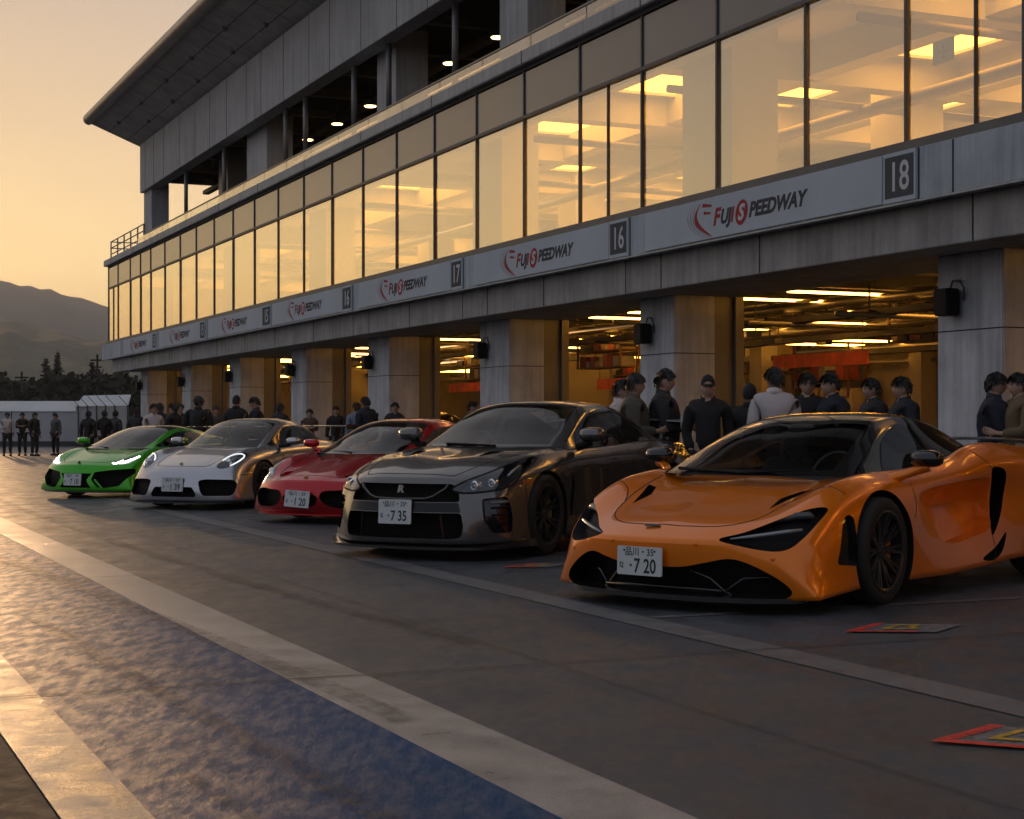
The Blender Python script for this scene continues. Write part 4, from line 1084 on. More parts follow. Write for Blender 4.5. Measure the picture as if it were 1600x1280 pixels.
def build_signs():
    F_ = Matrix(((1, 0, 0, 0), (0, 0, -1, 0), (0, 1, 0, 0), (0, 0, 0, 1)))
    defs = [(-22.94, -16.80, -16.14, '18', -20.85), (-29.97, -24.15, -23.48, '16', -27.9), (-36.98, -31.15, -30.53, '17', -34.9), (-44.5, -38.24, -37.51, '16', -42.3), (-51.98, -45.5, -44.63, '15', -49.6), (-59.4, -53.1, -52.42, '15', -57.0), (-66.15, -60.6, -60.0, '15', -64.1)]
    words = ['large speedway sign board nearest the camera, beside number 18', 'speedway sign board between numbers 17 and 16', 'speedway sign board left of number 17, third from the right', 'speedway sign board, fourth from the right end of the building', 'faded speedway sign board, fifth from the right', 'small far speedway sign board, sixth from the right', 'farthest speedway sign board at the left end of the building']
    nums = ['square grey number sign reading 18', 'square grey number sign reading 16, nearest of that number', 'square brownish number sign reading 17', 'far square number sign reading 16, left of number 17', 'far square number sign reading 15, fifth from the right', 'far square number sign, sixth from the right', 'far square number sign, last at the left end']
    for i, (x0, x1, x2, num, lx) in enumerate(defs):
        c = (x0+x1)/2; hw = (x1-x0)/2
        t = bthing('sign_board', words[i], 'sign', c, -.15, 4.12, 'speedway sign boards')
        a = MB(); a.box((-hw+.02, -.035, -.30), (hw-.02, 0, .29)); a.build('board', M_BOARD, t, bevel=.006)
        ox = lx-c
        P = lambda x, z, y=-.036: Matrix.Translation((ox+x*LS, y, z*LS)) @ F_
        kw = dict(shear=.28, bold=.012, align='LEFT', extrude=.002)
        LS = .80; sz = .40*LS
        text_obj('letter_f', 'F', sz*1.05, LET_R, t, P(.0, -.02), sx=1.05, **kw); text_obj('letters_uj', 'UJ', sz*.88, LET_D, t, P(.245, -.035), sx=1.05, **kw); text_obj('letter_i', 'I', sz*.88, LET_R, t, P(.60, -.035), sx=1.0, **kw)
        a = MB(); vs = [(ox+LS*(.98+.20*math.cos(2*PI*k/28)+.04*math.sin(2*PI*k/28)), -.039, LS*(-.02+.22*math.sin(2*PI*k/28))) for k in range(28)]; a.add(vs, [tuple(range(28))]); a.build('red_disc', LET_R, t)
        text_obj('letter_s', 'S', sz*.95, LET_W, t, P(.855, -.03, -.041), sx=1.05, **kw)
        text_obj('letters_peedway', 'PEEDWAY', sz*.88, LET_D, t, P(1.21, -.02), sx=1.07, **kw)
        a = MB()
        def claw(ox_, s_, w0):
            n = 12; vs = []; top = []; bot = []
            for k in range(n+1):
                u = k/n
                q = R(150-165*u)
                px = ox_+s_*(-.42+.0+.30*(1-math.cos(PI*.5*u))*1.5-.28*math.sin(PI*u)); pz = s_*(.30-.66*u)
                wd = w0*math.sin(PI*min(1, .08+u*.92))**.7
                top.append((px+wd*.5, pz+wd*.2)); bot.append((px-wd*.5, pz-wd*.2))
            b0 = len(a.v)
            vs = [(ox+x*LS, -.0375, z*LS) for x, z in top+bot[::-1]]
            fs = [(k, k+1, 2*n+1-k-1, 2*n+1-k) for k in range(n)]
            a.add(vs, fs)
        claw(-.02, 1, .10); b1 = a
        [a.quad(*[(ox+u*LS, -.038, v*LS) for u, v in q]) for q in (((-.36, .29), (-.04, .235), (-.05, .195), (-.38, .22)), ((-.33, .14), (-.07, .10), (-.08, .07), (-.33, .085)))]
        a.build('red_swoosh', LET_R, t)
        a = MB()
        for k, w_ in ((1, .03), (2, .025), (3, .018)): claw(-.02-.08*k, 1+.03*k, w_)
        a.build('grey_swoosh', LET_G, t)
        t = bthing('number_sign', nums[i], 'sign', (x1+x2)/2, -.15, 4.12, 'garage number signs'); hw = (x2-x1)/2
        a = MB(); a.box((-hw+.01, -.04, -.31), (hw-.01, 0, .30)); a.build('board', M_BOARD, t, bevel=.006)
        a = MB(); a.box((-hw+.05, -.043, -.25), (hw-.05, -.0405, .25)); a.build('number_field', NUM_BG, t)
        text_obj('numerals', num, .50, LET_W, t, Matrix.Translation((0, -.044, -.015)) @ F_, bold=.006, sx=.82, extrude=.001)
build_building(); build_signs()
def cabin_parts(cb, lf, car, t_top, k_ws=2, ws_m=(.06, .10), glass=None, side=None, side_u=None, side_k=(3, 4), roof_mat=None, side_glass=None, pillar_mat=None, rear_u=None, splits=()):
    """cuts a cabin loft into windscreen, side windows, roof by its own grid"""
    bm = cb.bm
    pw = cb.part('windscreen'); ps = {1: cb.part('side_window_l'), -1: cb.part('side_window_r')}; pr = cb.part('rear_window'); pf = cb.part('windscreen_border')
    for f in bm.faces:
        u, v = f[cb.iu]/100, f[cb.iv]/100
        if u < 0: continue
        c = f.calc_center_median()
        if v < k_ws and u < t_top:
            f[cb.pid] = pw if (v < k_ws-ws_m[0] and ws_m[1] <= u < t_top-.05) else pf
        elif side_u and side_k[0] <= v < side_k[1] and side_u[0] <= u < side_u[1]:
            if any(abs(u-sp) < .06 for sp in splits): f[cb.pid] = pf
            else: f[cb.pid] = ps[1 if c.y > 0 else -1]
        elif rear_u and v < k_ws and rear_u[0] <= u < rear_u[1]: f[cb.pid] = pr
def finish_cabin(cb, car, roof, mats):
    o = cb.build(car, {'body': roof, 'windscreen': M_WIND, 'side_window_l': mats.get('side', M_SIDE), 'side_window_r': mats.get('side', M_SIDE), 'rear_window': M_SIDE, 'windscreen_border': mats.get('border', M_BLK)})
    for k, n in (('body', 'roof'), ('side_window_l', 'side_window'), ('side_window_r', 'side_window')):
        if k in o: o[k].name = n
    return o
def bottoms(top, lip):
    """adds the lower lines k8..k10 to lines k0..k7 so that the loop closes under the car"""
    k = [list(l) for l in top]; z7 = k[7]
    for src, nm in ((2, 0), (1, 1), (0, 2)):
        l = []
        for i, p in enumerate(k[src]):
            if i == 0: l.append((lip[nm][0], lip[nm][1], lip[nm][2]))
            elif i == len(k[src])-1: l.append((p[0], min(p[1], z7[i][1]), z7[i][2]+.06))
            else: l.append((p[0], p[1], z7[i][2]))
        k.append(l)
    return k

def build_orange_car():
    car = thing('sports_car', 'orange mid-engined supercar with black roof, nearest of the parked row, plate 7 20', 'sports car', group='sports cars parked along the pit garages')
    P = bpy.data.materials.new('orange_paint')
    paint = paint_mat('orange_paint', (.92, .215, .002), .28, .32)
    k = [
     [(1.13,0,.425),(.98,0,.505),(.60,0,.625),(.25,0,.735),(-.1,0,.79),(-.6,0,.80),(-1.15,0,.80),(-1.6,0,.92),(-2.6,0,.90),(-3.1,0,.87),(-3.40,0,.85)],
     [(1.10,.30,.425),(.955,.30,.50),(.585,.30,.615),(.24,.32,.72),(-.12,.36,.785),(-.6,.40,.80),(-1.15,.40,.80),(-1.6,.40,.92),(-2.6,.42,.90),(-3.1,.4,.87),(-3.40,.38,.85)],
     [(1.01,.56,.425),(.86,.56,.51),(.55,.56,.625),(.18,.58,.725),(-.16,.60,.785),(-.6,.62,.80),(-1.15,.62,.82),(-1.6,.60,.93),(-2.6,.62,.91),(-3.1,.6,.88),(-3.39,.58,.855)],
     [(.87,.78,.42),(.73,.78,.555),(.44,.78,.715),(.03,.785,.795),(-.32,.79,.805),(-.8,.79,.825),(-1.2,.80,.875),(-1.55,.81,.965),(-2.5,.79,.945),(-3.1,.74,.93),(-3.36,.68,.87)],
     [(.76,.885,.41),(.62,.90,.53),(.40,.905,.655),(0,.925,.725),(-.36,.91,.74),(-.8,.90,.755),(-1.2,.905,.785),(-1.6,.93,.85),(-2.5,.985,.84),(-3.1,.93,.80),(-3.32,.84,.76)],
     [(.72,.92,.32),(.56,.945,.40),(.38,.955,.47),(0,.968,.52),(-.40,.955,.57),(-.8,.90,.58),(-1.2,.875,.58),(-1.7,.91,.62),(-2.5,.985,.60),(-3.1,.94,.58),(-3.32,.86,.55)],
     [(.73,.935,.20),(.54,.955,.24),(.37,.96,.28),(0,.968,.31),(-.42,.965,.36),(-.8,.945,.34),(-1.2,.93,.34),(-1.7,.94,.38),(-2.5,.98,.36),(-3.1,.94,.36),(-3.32,.86,.36)],
     [(.80,.955,.095),(.54,.965,.115),(.36,.96,.125),(0,.955,.14),(-.42,.965,.135),(-.8,.975,.135),(-1.3,.975,.15),(-1.85,.965,.17),(-2.55,.96,.18),(-3.1,.92,.22),(-3.30,.86,.28)],
    ]
    L = Loft(bottoms(k, [(.95, .60, .085), (1.035, .3, .085), (1.06, 0, .085)]), {3: .35, 7: .9, 4: .25}, nu=[6, 8, 8, 8, 8, 8, 10, 10, 8, 5], nv=[6, 6, 6, 5, 5, 5, 5, 5, 5, 5])
    b = Body(L, 14, .02, .03)
    front = lambda m, n: n.x > .05 and m.x > .3
    # headlight sockets
    lamps = []
    hp = smooth_poly([(.425,.437),(.53,.475),(.68,.555),(.80,.612),(.865,.615),(.875,.57),(.845,.46),(.80,.392),(.72,.372),(.56,.398)], 4)
    lens = []
    for sg in (1, -1):
        f = b.region(hp if sg > 0 else mir(hp), 'front', None, lambda m, n: m.x > .28 and n.x > .0)
        b.recess(f, Vector((-.075, -sg*.035, 0)), 'headlight_floor_%d' % sg, 'headlight_wall_%d' % sg, .96)
    # lower intake
    ip = smooth_poly([(0,.262),(.20,.268),(.36,.30),(.50,.325),(.62,.29),(.75,.215),(.815,.15),(.80,.11),(.74,.088)], 4, closed=False)
    ip = ip+[(.0, .088)]
    full = ip[:-1]+[(p[0], p[1]) for p in mir(ip[:-1])[::-1]]
    f = b.region(full, 'front', None, lambda m, n: m.x > .5 and n.x > -.2 and m.z > .075)
    b.recess(f, Vector((-.17, 0, 0)), 'front_intake', 'front_intake')
    # hood vents
    for sg in (1, -1):
        vp = [(.62, .505*sg), (.42, .565*sg), (.27, .62*sg), (.29, .545*sg), (.44, .48*sg)]
        vp = round_poly(vp if sg > 0 else vp[::-1], .02, 3)
        f = b.region(vp, 'top', None, lambda m, n: n.z > .3 and m.z > .5)
        b.recess(f, Vector((-.02, 0, -.05)), 'hood_vent#%d' % sg, 'hood_vent#%d' % sg)
        # blade vent ahead of the front wheel
        bp = round_poly([(.585,.285),(.36,.265),(.375,.56),(.43,.575),(.49,.545)], .03, 3)
        f = b.region(bp, 'side', None, lambda m, n: m.y*sg > .6)
        b.recess(f, Vector((-.01, -sg*.03, 0)), 'blade_vent#%d' % sg, 'blade_vent#%d' % sg, .97)
        # door intake in front of the rear wheel
        sp = smooth_poly([(-.50,.655),(-.62,.53),(-.76,.40),(-.88,.335),(-1.05,.325),(-1.35,.355),(-1.565,.40),(-1.585,.50),(-1.60,.62),(-1.585,.735),(-1.3,.735),(-.95,.715),(-.7,.695)], 4)
        f = b.region(sp, 'side', None, lambda m, n: m.y*sg > .6)
        b.recess(f, None, 'body', 'body', 1, fn=lambda c: Vector((0, -sg*max(0, min(1, (-.45-c.x)/.5))*.115*max(0, min(1, (.745-c.z)/.17)), 0)), keep=True)
        dp = smooth_poly([(-1.60,.80),(-1.72,.81),(-1.80,.77),(-1.82,.66),(-1.76,.50),(-1.62,.36),(-1.575,.37),(-1.60,.52),(-1.63,.66)], 4)
        f = b.region(dp, 'side', None, lambda m, n: m.y*sg > .6)
        b.recess(f, Vector((-.10, -sg*.16, 0)), 'side_intake#%d' % sg, 'side_intake#%d' % sg, .97)
        lp = smooth_poly([(-1.38,.20),(-1.62,.27),(-1.80,.36),(-1.72,.24),(-1.55,.18)], 4)
        f = b.region(lp, 'side', None, lambda m, n: m.y*sg > .7)
        b.recess(f, Vector((0, -sg*.07, 0)), 'sill_vent#%d' % sg, 'sill_vent#%d' % sg)
    for sg in (1, -1):
        vp = round_poly([(-1.18, .64*sg), (-1.50, .62*sg), (-1.78, .60*sg), (-1.74, .755*sg), (-1.52, .765*sg), (-1.28, .755*sg)][::-sg], .02, 2)
        f = b.region(vp, 'top', None, lambda m, n: n.z > .2 and m.z > .6)
        b.recess(f, Vector((-.02, 0, -.16)), 'shoulder_duct#%d' % sg, 'shoulder_duct#%d' % sg)
    b.arch(.015, .335, .372, .55, .52)
    b.arch(-2.67, .345, .385, .55, .52)
    # open the cabin
    b.delete([f for f in b.bm.faces if f[b.outer] == 1 and abs(f.calc_center_median().y) < .60 and -1.75 < f.calc_center_median().x < -.02 and f.normal.z > .6 and f.calc_center_median().z > .6])
    sl = lambda pts, v, sg, w=.007: b.drape(pts, v, sg, w, '', None, None)
    hood = smooth_poly([(.05,.66),(.30,.625),(.55,.585),(.78,.52),(.93,.36),(.975,.15),(.98,0)], 5, closed=False)
    items = [sl(hood, 'top', 1), sl([(x, -y) for x, y in hood], 'top', 1)]
    fen = smooth_poly([(.60,.575),(.45,.66),(.38,.78),(.36,.88)], 5, closed=False)
    items += [sl(fen, 'top', 1), sl([(x, -y) for x, y in fen], 'top', 1)]
    for sg in (1, -1):
        items += [sl(smooth_poly([(-.40,.80),(-.43,.66),(-.42,.58),(-.38,.52)], 4, False), 'side', sg), sl(smooth_poly([(-1.58,.36),(-1.60,.27),(-1.56,.17)], 4, False), 'side', sg)]
        items += [sl([(-1.60,.80),(-1.52,.86),(-1.45,.93)], 'side', sg)]
    mats = {'body': paint, 'front_intake': M_BLKM, 'hood_vent': M_BLKM, 'blade_vent': M_BLK, 'side_intake': M_BLKM, 'sill_vent': M_BLKM}
    for sg in (1, -1):
        mats['headlight_floor_%d' % sg] = M_BLKM; mats['headlight_wall_%d' % sg] = M_BLKM
    strips(car, 'shut_line', M_SEAM, items)
    o = b.build(car, mats)
    for sg in (1, -1):
        h = o['headlight_floor_%d' % sg]; h.name = 'headlight'; w_ = o['headlight_wall_%d' % sg]; w_.name = 'headlight_surround'; w_.parent = h
        # upper lamp bar and long blade inside the socket
        t = MB(); vs = []; fs = []
        A = [(.60,.528),(.67,.550),(.74,.568),(.80,.572),(.825,.558)]
        t.tube([(b.front_x(y*sg, z)-.042, y*sg, z) for y, z in A], [.010, .020, .026, .026, .016], 8)
        t.build('lamp_bar', M_LAMPBAR, h, smooth=True)
        t = MB()
        t.tube([(b.front_x(y*sg, z)-.035, y*sg, z) for y, z in ((.47,.437),(.57,.452),(.66,.467),(.74,.482),(.805,.492))], [.006, .011, .012, .012, .010], 8)
        t.build('daytime_lamp', M_LED, h, smooth=True)
    for y, z in ((-.30, .405), (.30, .405), (.72, .33), (-.72, .33)):
        t = MB(); t.lathe([(.0, .004), (.012, .004), (.016, .0), (.016, -.01)], 14, 'x', (b.front_x(y, z), y, z)); t.build('parking_sensor', paint, car, smooth=True)
    # bumper blades inside the intake and splitter
    t = MB()
    for sg in (1, -1):
        t.tube([(1.03,.22*sg,.25),(1.0,.34*sg,.20),(.97,.42*sg,.125),(.96,.46*sg,.11)], [.012, .014, .014, .012], 6)
        t.tube([(.98,.43*sg,.125),(.93,.52*sg,.205),(.86,.64*sg,.215),(.79,.72*sg,.19)], [.010, .012, .011, .006], 6)
    t.tube([(1.0,-.42,.13),(1.03,-.2,.135),(1.04,0,.137),(1.03,.2,.135),(1.0,.42,.13)], .012, 6)
    t.build('bumper_blade', M_BLK, car, smooth=True)
    s_ = MB(); pts = [(1.13,0),(1.105,.3),(1.03,.58),(.93,.74),(.84,.84)]
    pl = smooth_poly(pts, 5, False); allp = [(x, -y) for x, y in pl[::-1][:-1]]+pl
    n = len(allp); vs = []
    for x, y in allp: vs += [(x, y, .070), (x, y, .100), (x-.34, y*.96, .134), (x-.34, y*.96, .070)]
    fs = []
    for i in range(n-1):
        for j in range(4): fs.append((4*i+j, 4*i+4+j, 4*i+4+(j+1) % 4, 4*i+(j+1) % 4))
    fs += [(0, 1, 2, 3), (4*n-1, 4*n-2, 4*n-3, 4*n-4)]
    s_.add(vs, fs); s_.build('front_splitter', M_CARB, car)
    # cabin
    c = [
     [(.30,0,.785),(.0,0,.905),(-.36,0,1.045),(-.74,0,1.155),(-1.15,0,1.192),(-1.6,0,1.155),(-2.1,0,1.05),(-2.55,0,.92)],
     [(.26,.30,.785),(-.03,.29,.90),(-.38,.27,1.04),(-.75,.25,1.15),(-1.15,.25,1.186),(-1.6,.25,1.15),(-2.1,.24,1.04),(-2.55,.24,.915)],
     [(.06,.62,.785),(-.18,.59,.885),(-.47,.535,1.015),(-.79,.475,1.125),(-1.15,.46,1.158),(-1.6,.44,1.115),(-2.1,.40,1.01),(-2.5,.38,.90)],
     [(-.03,.705,.785),(-.25,.67,.875),(-.53,.605,.99),(-.83,.54,1.085),(-1.17,.52,1.11),(-1.55,.51,1.06),(-2.0,.50,.96),(-2.4,.46,.88)],
     [(-.12,.775,.775),(-.32,.77,.79),(-.58,.765,.80),(-.87,.76,.815),(-1.2,.755,.84),(-1.55,.73,.87),(-1.95,.66,.89),(-2.3,.58,.88)],
    ]
    cl = Loft(c, {2: .5, 3: .8}, nu=10, nv=[8, 12, 6, 8])
    cb = Body(cl, caps=False)
    cabin_parts(cb, cl, car, 3, 2, (.10, .22), side_u=(.35, 4.9), splits=(3.6,))
    o = finish_cabin(cb, car, M_BLK, {'side': M_SIDED})
    # wiper, mirrors, badge, wing
    t = MB(); t.tube([(.27,.10,.80),(.235,-.2,.812),(.15,-.46,.82)], .012, 6); t.tube([(.27,.10,.80),(.20,.40,.82),(.11,.52,.825)], .009, 6); t.build('wiper', M_BLKM, car)
    for sg in (1, -1):
        t = MB(); t.tube([(-.26,.84*sg,.76),(-.36,.91*sg,.795),(-.42,.98*sg,.825),(-.43,1.02*sg,.85)], [.034, .03, .032, .045], 8)
        mb_ = t.build('mirror_arm', paint, car, smooth=True)
        t = MB(); mirror_shell(t, (-.43, 1.02*sg, .892), .11, .062, .056, sg); mo = t.build('mirror', M_BLK, car, smooth=True)
    t = MB(); t.box((1.0,-.125,.492),(1.02,-.015,.507)); t.build('badge', M_CHROME, car, bevel=.003)
    t = MB()
    pr = [(-.0,0),(.06,.018),(.18,.022),(.30,.01),(.30,.0),(.15,-.008)]
    wing_shape(t, -3.42, .985, pr, .80, .06); t.build('rear_wing', M_CARB, car, smooth=False, bevel=.004)
    make_interior(car, -.28, .79, .66, -.95, .2, .36, 1.05)
    cal = mat('orange_caliper', (.6, .16, .01), .35, coat=.5)
    for sg in (1, -1):
        make_wheel(car, 0, .845, .332, .245, .248, sg, 10, True, M_RIMB, cal, steer=R(3), front=True)
        make_wheel(car, -2.67, .835, .345, .305, .262, sg, 10, True, M_RIMB, cal, front=False)
    make_plate(car, 1.14, -.07, .29, '品川・35', 'な', '7 20', tilt=R(1), yaw=R(-2), w=.335, h=.172)
    return car
def mirror_shell(t, c, rx, ry, rz, sg):
    """housing: rounded at the front, cut flat towards the driver"""
    vs = []; fs = []; n = 14; rows = [(-.35, .92), (-.2, 1), (.1, 1), (.45, .92), (.75, .68), (.93, .38), (1, .06)]
    for u, s_ in rows:
        for k in range(n):
            a = 2*PI*k/n; ca, sa = math.cos(a), math.sin(a)
            e = .75
            vs.append((c[0]+rx*u*.8, c[1]+ry*1.75*s_*math.copysign(abs(ca)**e, ca), c[2]+rz*s_*math.copysign(abs(sa)**e, sa)-.012*u*0))
    for i in range(len(rows)-1):
        for k in range(n): fs.append((i*n+k, i*n+(k+1) % n, i*n+n+(k+1) % n, i*n+n+k))
    fs.append(tuple(range(n))); fs.append(tuple(range(len(vs)-n, len(vs))))
    t.add(vs, fs)
def wing_shape(t, x, z, prof, hw, droop=0, n=10):
    vs = []; fs = []; m = len(prof)
    for i in range(n+1):
        y = -hw+2*hw*i/n; q = (abs(y)/hw)
        for px, pz in prof: vs.append((x+px-.0*q, y, z+pz-droop*q**3))
    for i in range(n):
        for j in range(m): fs.append((i*m+j, (i+1)*m+j, (i+1)*m+(j+1) % m, i*m+(j+1) % m))
    fs += [tuple(range(m)), tuple(range(n*m, n*m+m))[::-1]]
    t.add(vs, fs)
def paint_mat(name, col, rough, metal, flake=.12):
    m = mat(name, col, rough, metal, coat=.85, coat_r=.02, spec=.25)
    t = m.node_tree; p = t.nodes['Principled BSDF']
    tc = t.nodes.new('ShaderNodeTexCoord'); n = t.nodes.new('ShaderNodeTexNoise'); n.inputs['Scale'].default_value = 900; n.inputs['Detail'].default_value = 1
    t.links.new(tc.outputs['Object'], n.inputs['Vector'])
    b = t.nodes.new('ShaderNodeBump'); b.inputs['Strength'].default_value = flake; b.inputs['Distance'].default_value = .001
    t.links.new(n.outputs['Fac'], b.inputs['Height']); t.links.new(b.outputs[0], p.inputs['Normal'])
    return m
def build_grey_car():
    car = thing('sports_car', 'dark grey coupe with silver rear wing and wide front grille, plate 7 35', 'sports car', group='sports cars parked along the pit garages')
    paint = paint_mat('grey_paint', (.14, .134, .129), .22, .72)
    k = [
     [(.96,0,.685),(.87,0,.728),(.55,0,.812),(.2,0,.86),(-.15,0,.905),(-.55,0,.945),(-1.0,0,.95),(-1.6,0,.95),(-2.3,0,1.0),(-2.9,0,1.02),(-3.55,0,1.0)],
     [(.94,.30,.685),(.85,.30,.728),(.54,.31,.82),(.19,.34,.875),(-.16,.38,.918),(-.58,.42,.945),(-1.0,.42,.95),(-1.6,.42,.95),(-2.3,.42,1.0),(-2.9,.42,1.015),(-3.54,.42,.995)],
     [(.87,.52,.672),(.78,.53,.715),(.50,.58,.80),(.15,.63,.86),(-.2,.68,.905),(-.62,.70,.94),(-1.0,.70,.945),(-1.6,.70,.95),(-2.3,.66,.99),(-2.9,.64,1.0),(-3.52,.62,.98)],
     [(.74,.74,.635),(.66,.745,.68),(.43,.765,.77),(.06,.79,.855),(-.3,.805,.885),(-.75,.81,.905),(-1.15,.81,.915),(-1.65,.82,.93),(-2.4,.82,.97),(-2.95,.80,.965),(-3.48,.76,.93)],
     [(.63,.845,.61),(.555,.855,.645),(.36,.875,.715),(0,.905,.765),(-.36,.90,.795),(-.78,.885,.82),(-1.15,.885,.835),(-1.65,.89,.85),(-2.4,.93,.86),(-2.95,.915,.85),(-3.44,.85,.82)],
     [(.59,.875,.53),(.49,.89,.55),(.35,.91,.57),(0,.945,.58),(-.40,.915,.60),(-.8,.895,.60),(-1.2,.90,.60),(-1.65,.905,.60),(-2.4,.945,.62),(-2.95,.94,.62),(-3.44,.87,.60)],
     [(.60,.90,.34),(.49,.91,.34),(.36,.925,.34),(0,.945,.35),(-.42,.915,.36),(-.8,.90,.34),(-1.2,.90,.34),(-1.65,.905,.34),(-2.4,.945,.36),(-2.95,.94,.36),(-3.44,.87,.40)],
     [(.66,.915,.155),(.52,.925,.155),(.37,.93,.155),(0,.935,.16),(-.42,.925,.16),(-.8,.925,.15),(-1.3,.925,.15),(-1.75,.925,.16),(-2.4,.93,.18),(-2.95,.92,.22),(-3.44,.87,.28)],
    ]
    L = Loft(bottoms(k, [(.98, .54, .14), (1.03, .3, .14), (1.04, 0, .14)]), {3: .65, 7: .9, 4: .35, 5: .15, 2: .35, 1: .3}, nu=[5, 8, 8, 8, 8, 8, 8, 8, 8, 6], nv=[6, 6, 6, 5, 5, 5, 5, 5, 5, 5])
    b = Body(L, 14, .05, .02)
    # headlights
    hp = smooth_poly([(.475,.60),(.56,.662),(.67,.735),(.765,.835),(.815,.845),(.86,.74),(.865,.65),(.83,.60),(.72,.575),(.56,.565)], 4)
    hcond = lambda m, n: m.x > -.05 and (n.x > .02 or m.z > .68)
    lens = {}
    for sg in (1, -1):
        f = b.region(hp if sg > 0 else mir(hp), 'front', None, hcond)
        lens[sg] = b.patch(f, 'headlight_lens', M_LENS, car, .001)
        b.recess(f, Vector((-.07, -sg*.02, -.045)), 'headlight_floor_%d' % sg, 'headlight_wall_%d' % sg, .96)
    # grilles
    gp = round_poly([(-.475,.64),(.475,.64),(.535,.575),(.555,.49),(-.555,.49),(-.535,.575)], .03, 3)
    f = b.region(gp, 'front', None, lambda m, n: m.x > .5 and n.x > -.1)
    b.recess(f, Vector((-.09, 0, 0)), 'upper_grille', 'upper_grille')
    lg = round_poly([(-.575,.40),(.575,.40),(.60,.28),(.585,.20),(.50,.185),(-.50,.185),(-.585,.20),(-.60,.28)], .03, 3)
    f = b.region(lg, 'front', None, lambda m, n: m.x > .5 and n.x > -.2)
    b.recess(f, Vector((-.14, 0, 0)), 'lower_grille', 'lower_grille')
    # dark bar that carries the plate
    bar = [(-.545,.485),(.545,.485),(.572,.405),(-.572,.405)]
    f = b.region(bar, 'front', 'plate_bar', lambda m, n: m.x > .5 and n.x > -.2)
    for sg in (1, -1):
        q = round_poly([(.705,.515),(.865,.535),(.895,.36),(.905,.235),(.79,.23),(.735,.33)], .02, 3)
        f = b.region(q if sg > 0 else mir(q), 'front', None, lambda m, n: m.x > .3 and n.x > -.1)
        b.recess(f, Vector((-.06, -sg*.015, 0)), 'corner_vent#%d' % sg, 'corner_vent#%d' % sg)
        n_ = [(.30,.36*sg),(.10,.44*sg),(-.02,.47*sg),(.0,.35*sg),(.12,.33*sg)]
        n_ = round_poly(n_ if sg > 0 else n_[::-1], .03, 3)
        f = b.region(n_, 'top', None, lambda m, n: n.z > .3 and m.z > .6)
        b.recess(f, None, 'hood_duct#%d' % sg, 'hood_duct#%d' % sg, 1, fn=lambda c: Vector((0, 0, -.05*max(0, min(1, (.32-c.x)/.32)))))
        # vent behind the front wheel
        v_ = round_poly([(-.44,.33),(-.50,.33),(-.56,.62),(-.52,.70),(-.49,.62)], .01, 2)
        f = b.region(v_, 'side', None, lambda m, n: m.y*sg > .6)
        b.recess(f, Vector((-.02, -sg*.05, 0)), 'fender_vent#%d' % sg, 'fender_vent#%d' % sg)
    b.arch(0, .355, .385, .55, .5); b.arch(-2.78, .355, .40, .55, .5)
    b.delete([f for f in b.bm.faces if f[b.outer] == 1 and abs(f.calc_center_median().y) < .62 and -2.1 < f.calc_center_median().x < -.45 and f.normal.z > .6 and f.calc_center_median().z > .6])
    sl = lambda pts, v, sg, w=.008: b.drape(pts, v, sg, w, '', None, None)
    items = []
    hood = smooth_poly([(-.55,.71),(-.1,.66),(.25,.61),(.55,.55),(.80,.47),(.86,.40),(.885,.2),(.89,0)], 4, False)
    items += [sl(hood, 'top', 1), sl([(x, -y) for x, y in hood], 'top', 1)]
    for sg in (1, -1):
        items += [sl(smooth_poly([(-.60,.90),(-.63,.75),(-.60,.5),(-.58,.3),(-.50,.2)], 4, False), 'side', sg), sl(smooth_poly([(-1.80,.90),(-1.86,.7),(-1.90,.5),(-1.92,.30)], 4, False), 'side', sg)]
        items += [sl([(-.35,.63),(-.1,.645),(.35,.655)], 'side', sg), sl([(.385,.655),(.385,.40)], 'side', sg)]
    strips(car, 'shut_line', M_SEAM, items)
    mats = {'body': paint, 'upper_grille': M_MESH, 'lower_grille': M_MESH, 'plate_bar': mat('dark_bar', (.010, .010, .010), .35, 0, coat=.2, spec=.3), 'corner_vent': M_BLK, 'hood_duct': M_BLKM, 'fender_vent': M_BLKM}
    for sg in (1, -1): mats['headlight_floor_%d' % sg] = mat('dark_lamp_housing', (.012, .013, .015), .3, .2); mats['headlight_wall_%d' % sg] = M_BLK
    o = b.build(car, mats)
    for sg in (1, -1):
        h = o['headlight_floor_%d' % sg]; h.name = 'headlight'; w_ = o['headlight_wall_%d' % sg]; w_.name = 'headlight_surround'; w_.parent = h; lens[sg].parent = h
        t = MB()
        for (y, z, r) in ((.625,.622,.045),(.735,.642,.040)):
            x = b.front_x(y*sg, z)-(.045 if y < .7 else .062)
            t.lathe([(r*.50, .028), (r*.8, .036), (r, .024), (r*1.08, -.03)], 20, 'x', (x, y*sg, z))
            t.sphere((x+.005, y*sg, z), (.022, r*.55, r*.55), 12, 8)
        t.build('projector', M_PROJ, h, smooth=True)
        t = MB(); t.tube([(b.front_x(y*sg, z)-.02, y*sg, z) for y, z in ((.80,.70),(.80,.74),(.80,.78))], .014, 6); t.build('indicator', M_LED, h, smooth=True)
        # daytime lamp bar in the corner vent, amber marker, canard
        t = MB(); t.tube([(.735,.73*sg,.485),(.66,.81*sg,.488),(.60,.865*sg,.495)], .016, 6); t.build('daytime_lamp', M_LED, car, smooth=True)
        t = MB()
        for zz in (.31, .38, .44): t.tube([(.74,.76*sg,zz),(.62,.87*sg,zz+.005)], .008, 5)
        t.build('vent_slat', M_BLKM, car)
        mk = b_drape(L, [(.40,.645),(.27,.655)], sg, .035)
        t = MB(); t.add(*mk); t.build('side_marker', M_AMBER, car)
    hl = hp+[hp[0]]
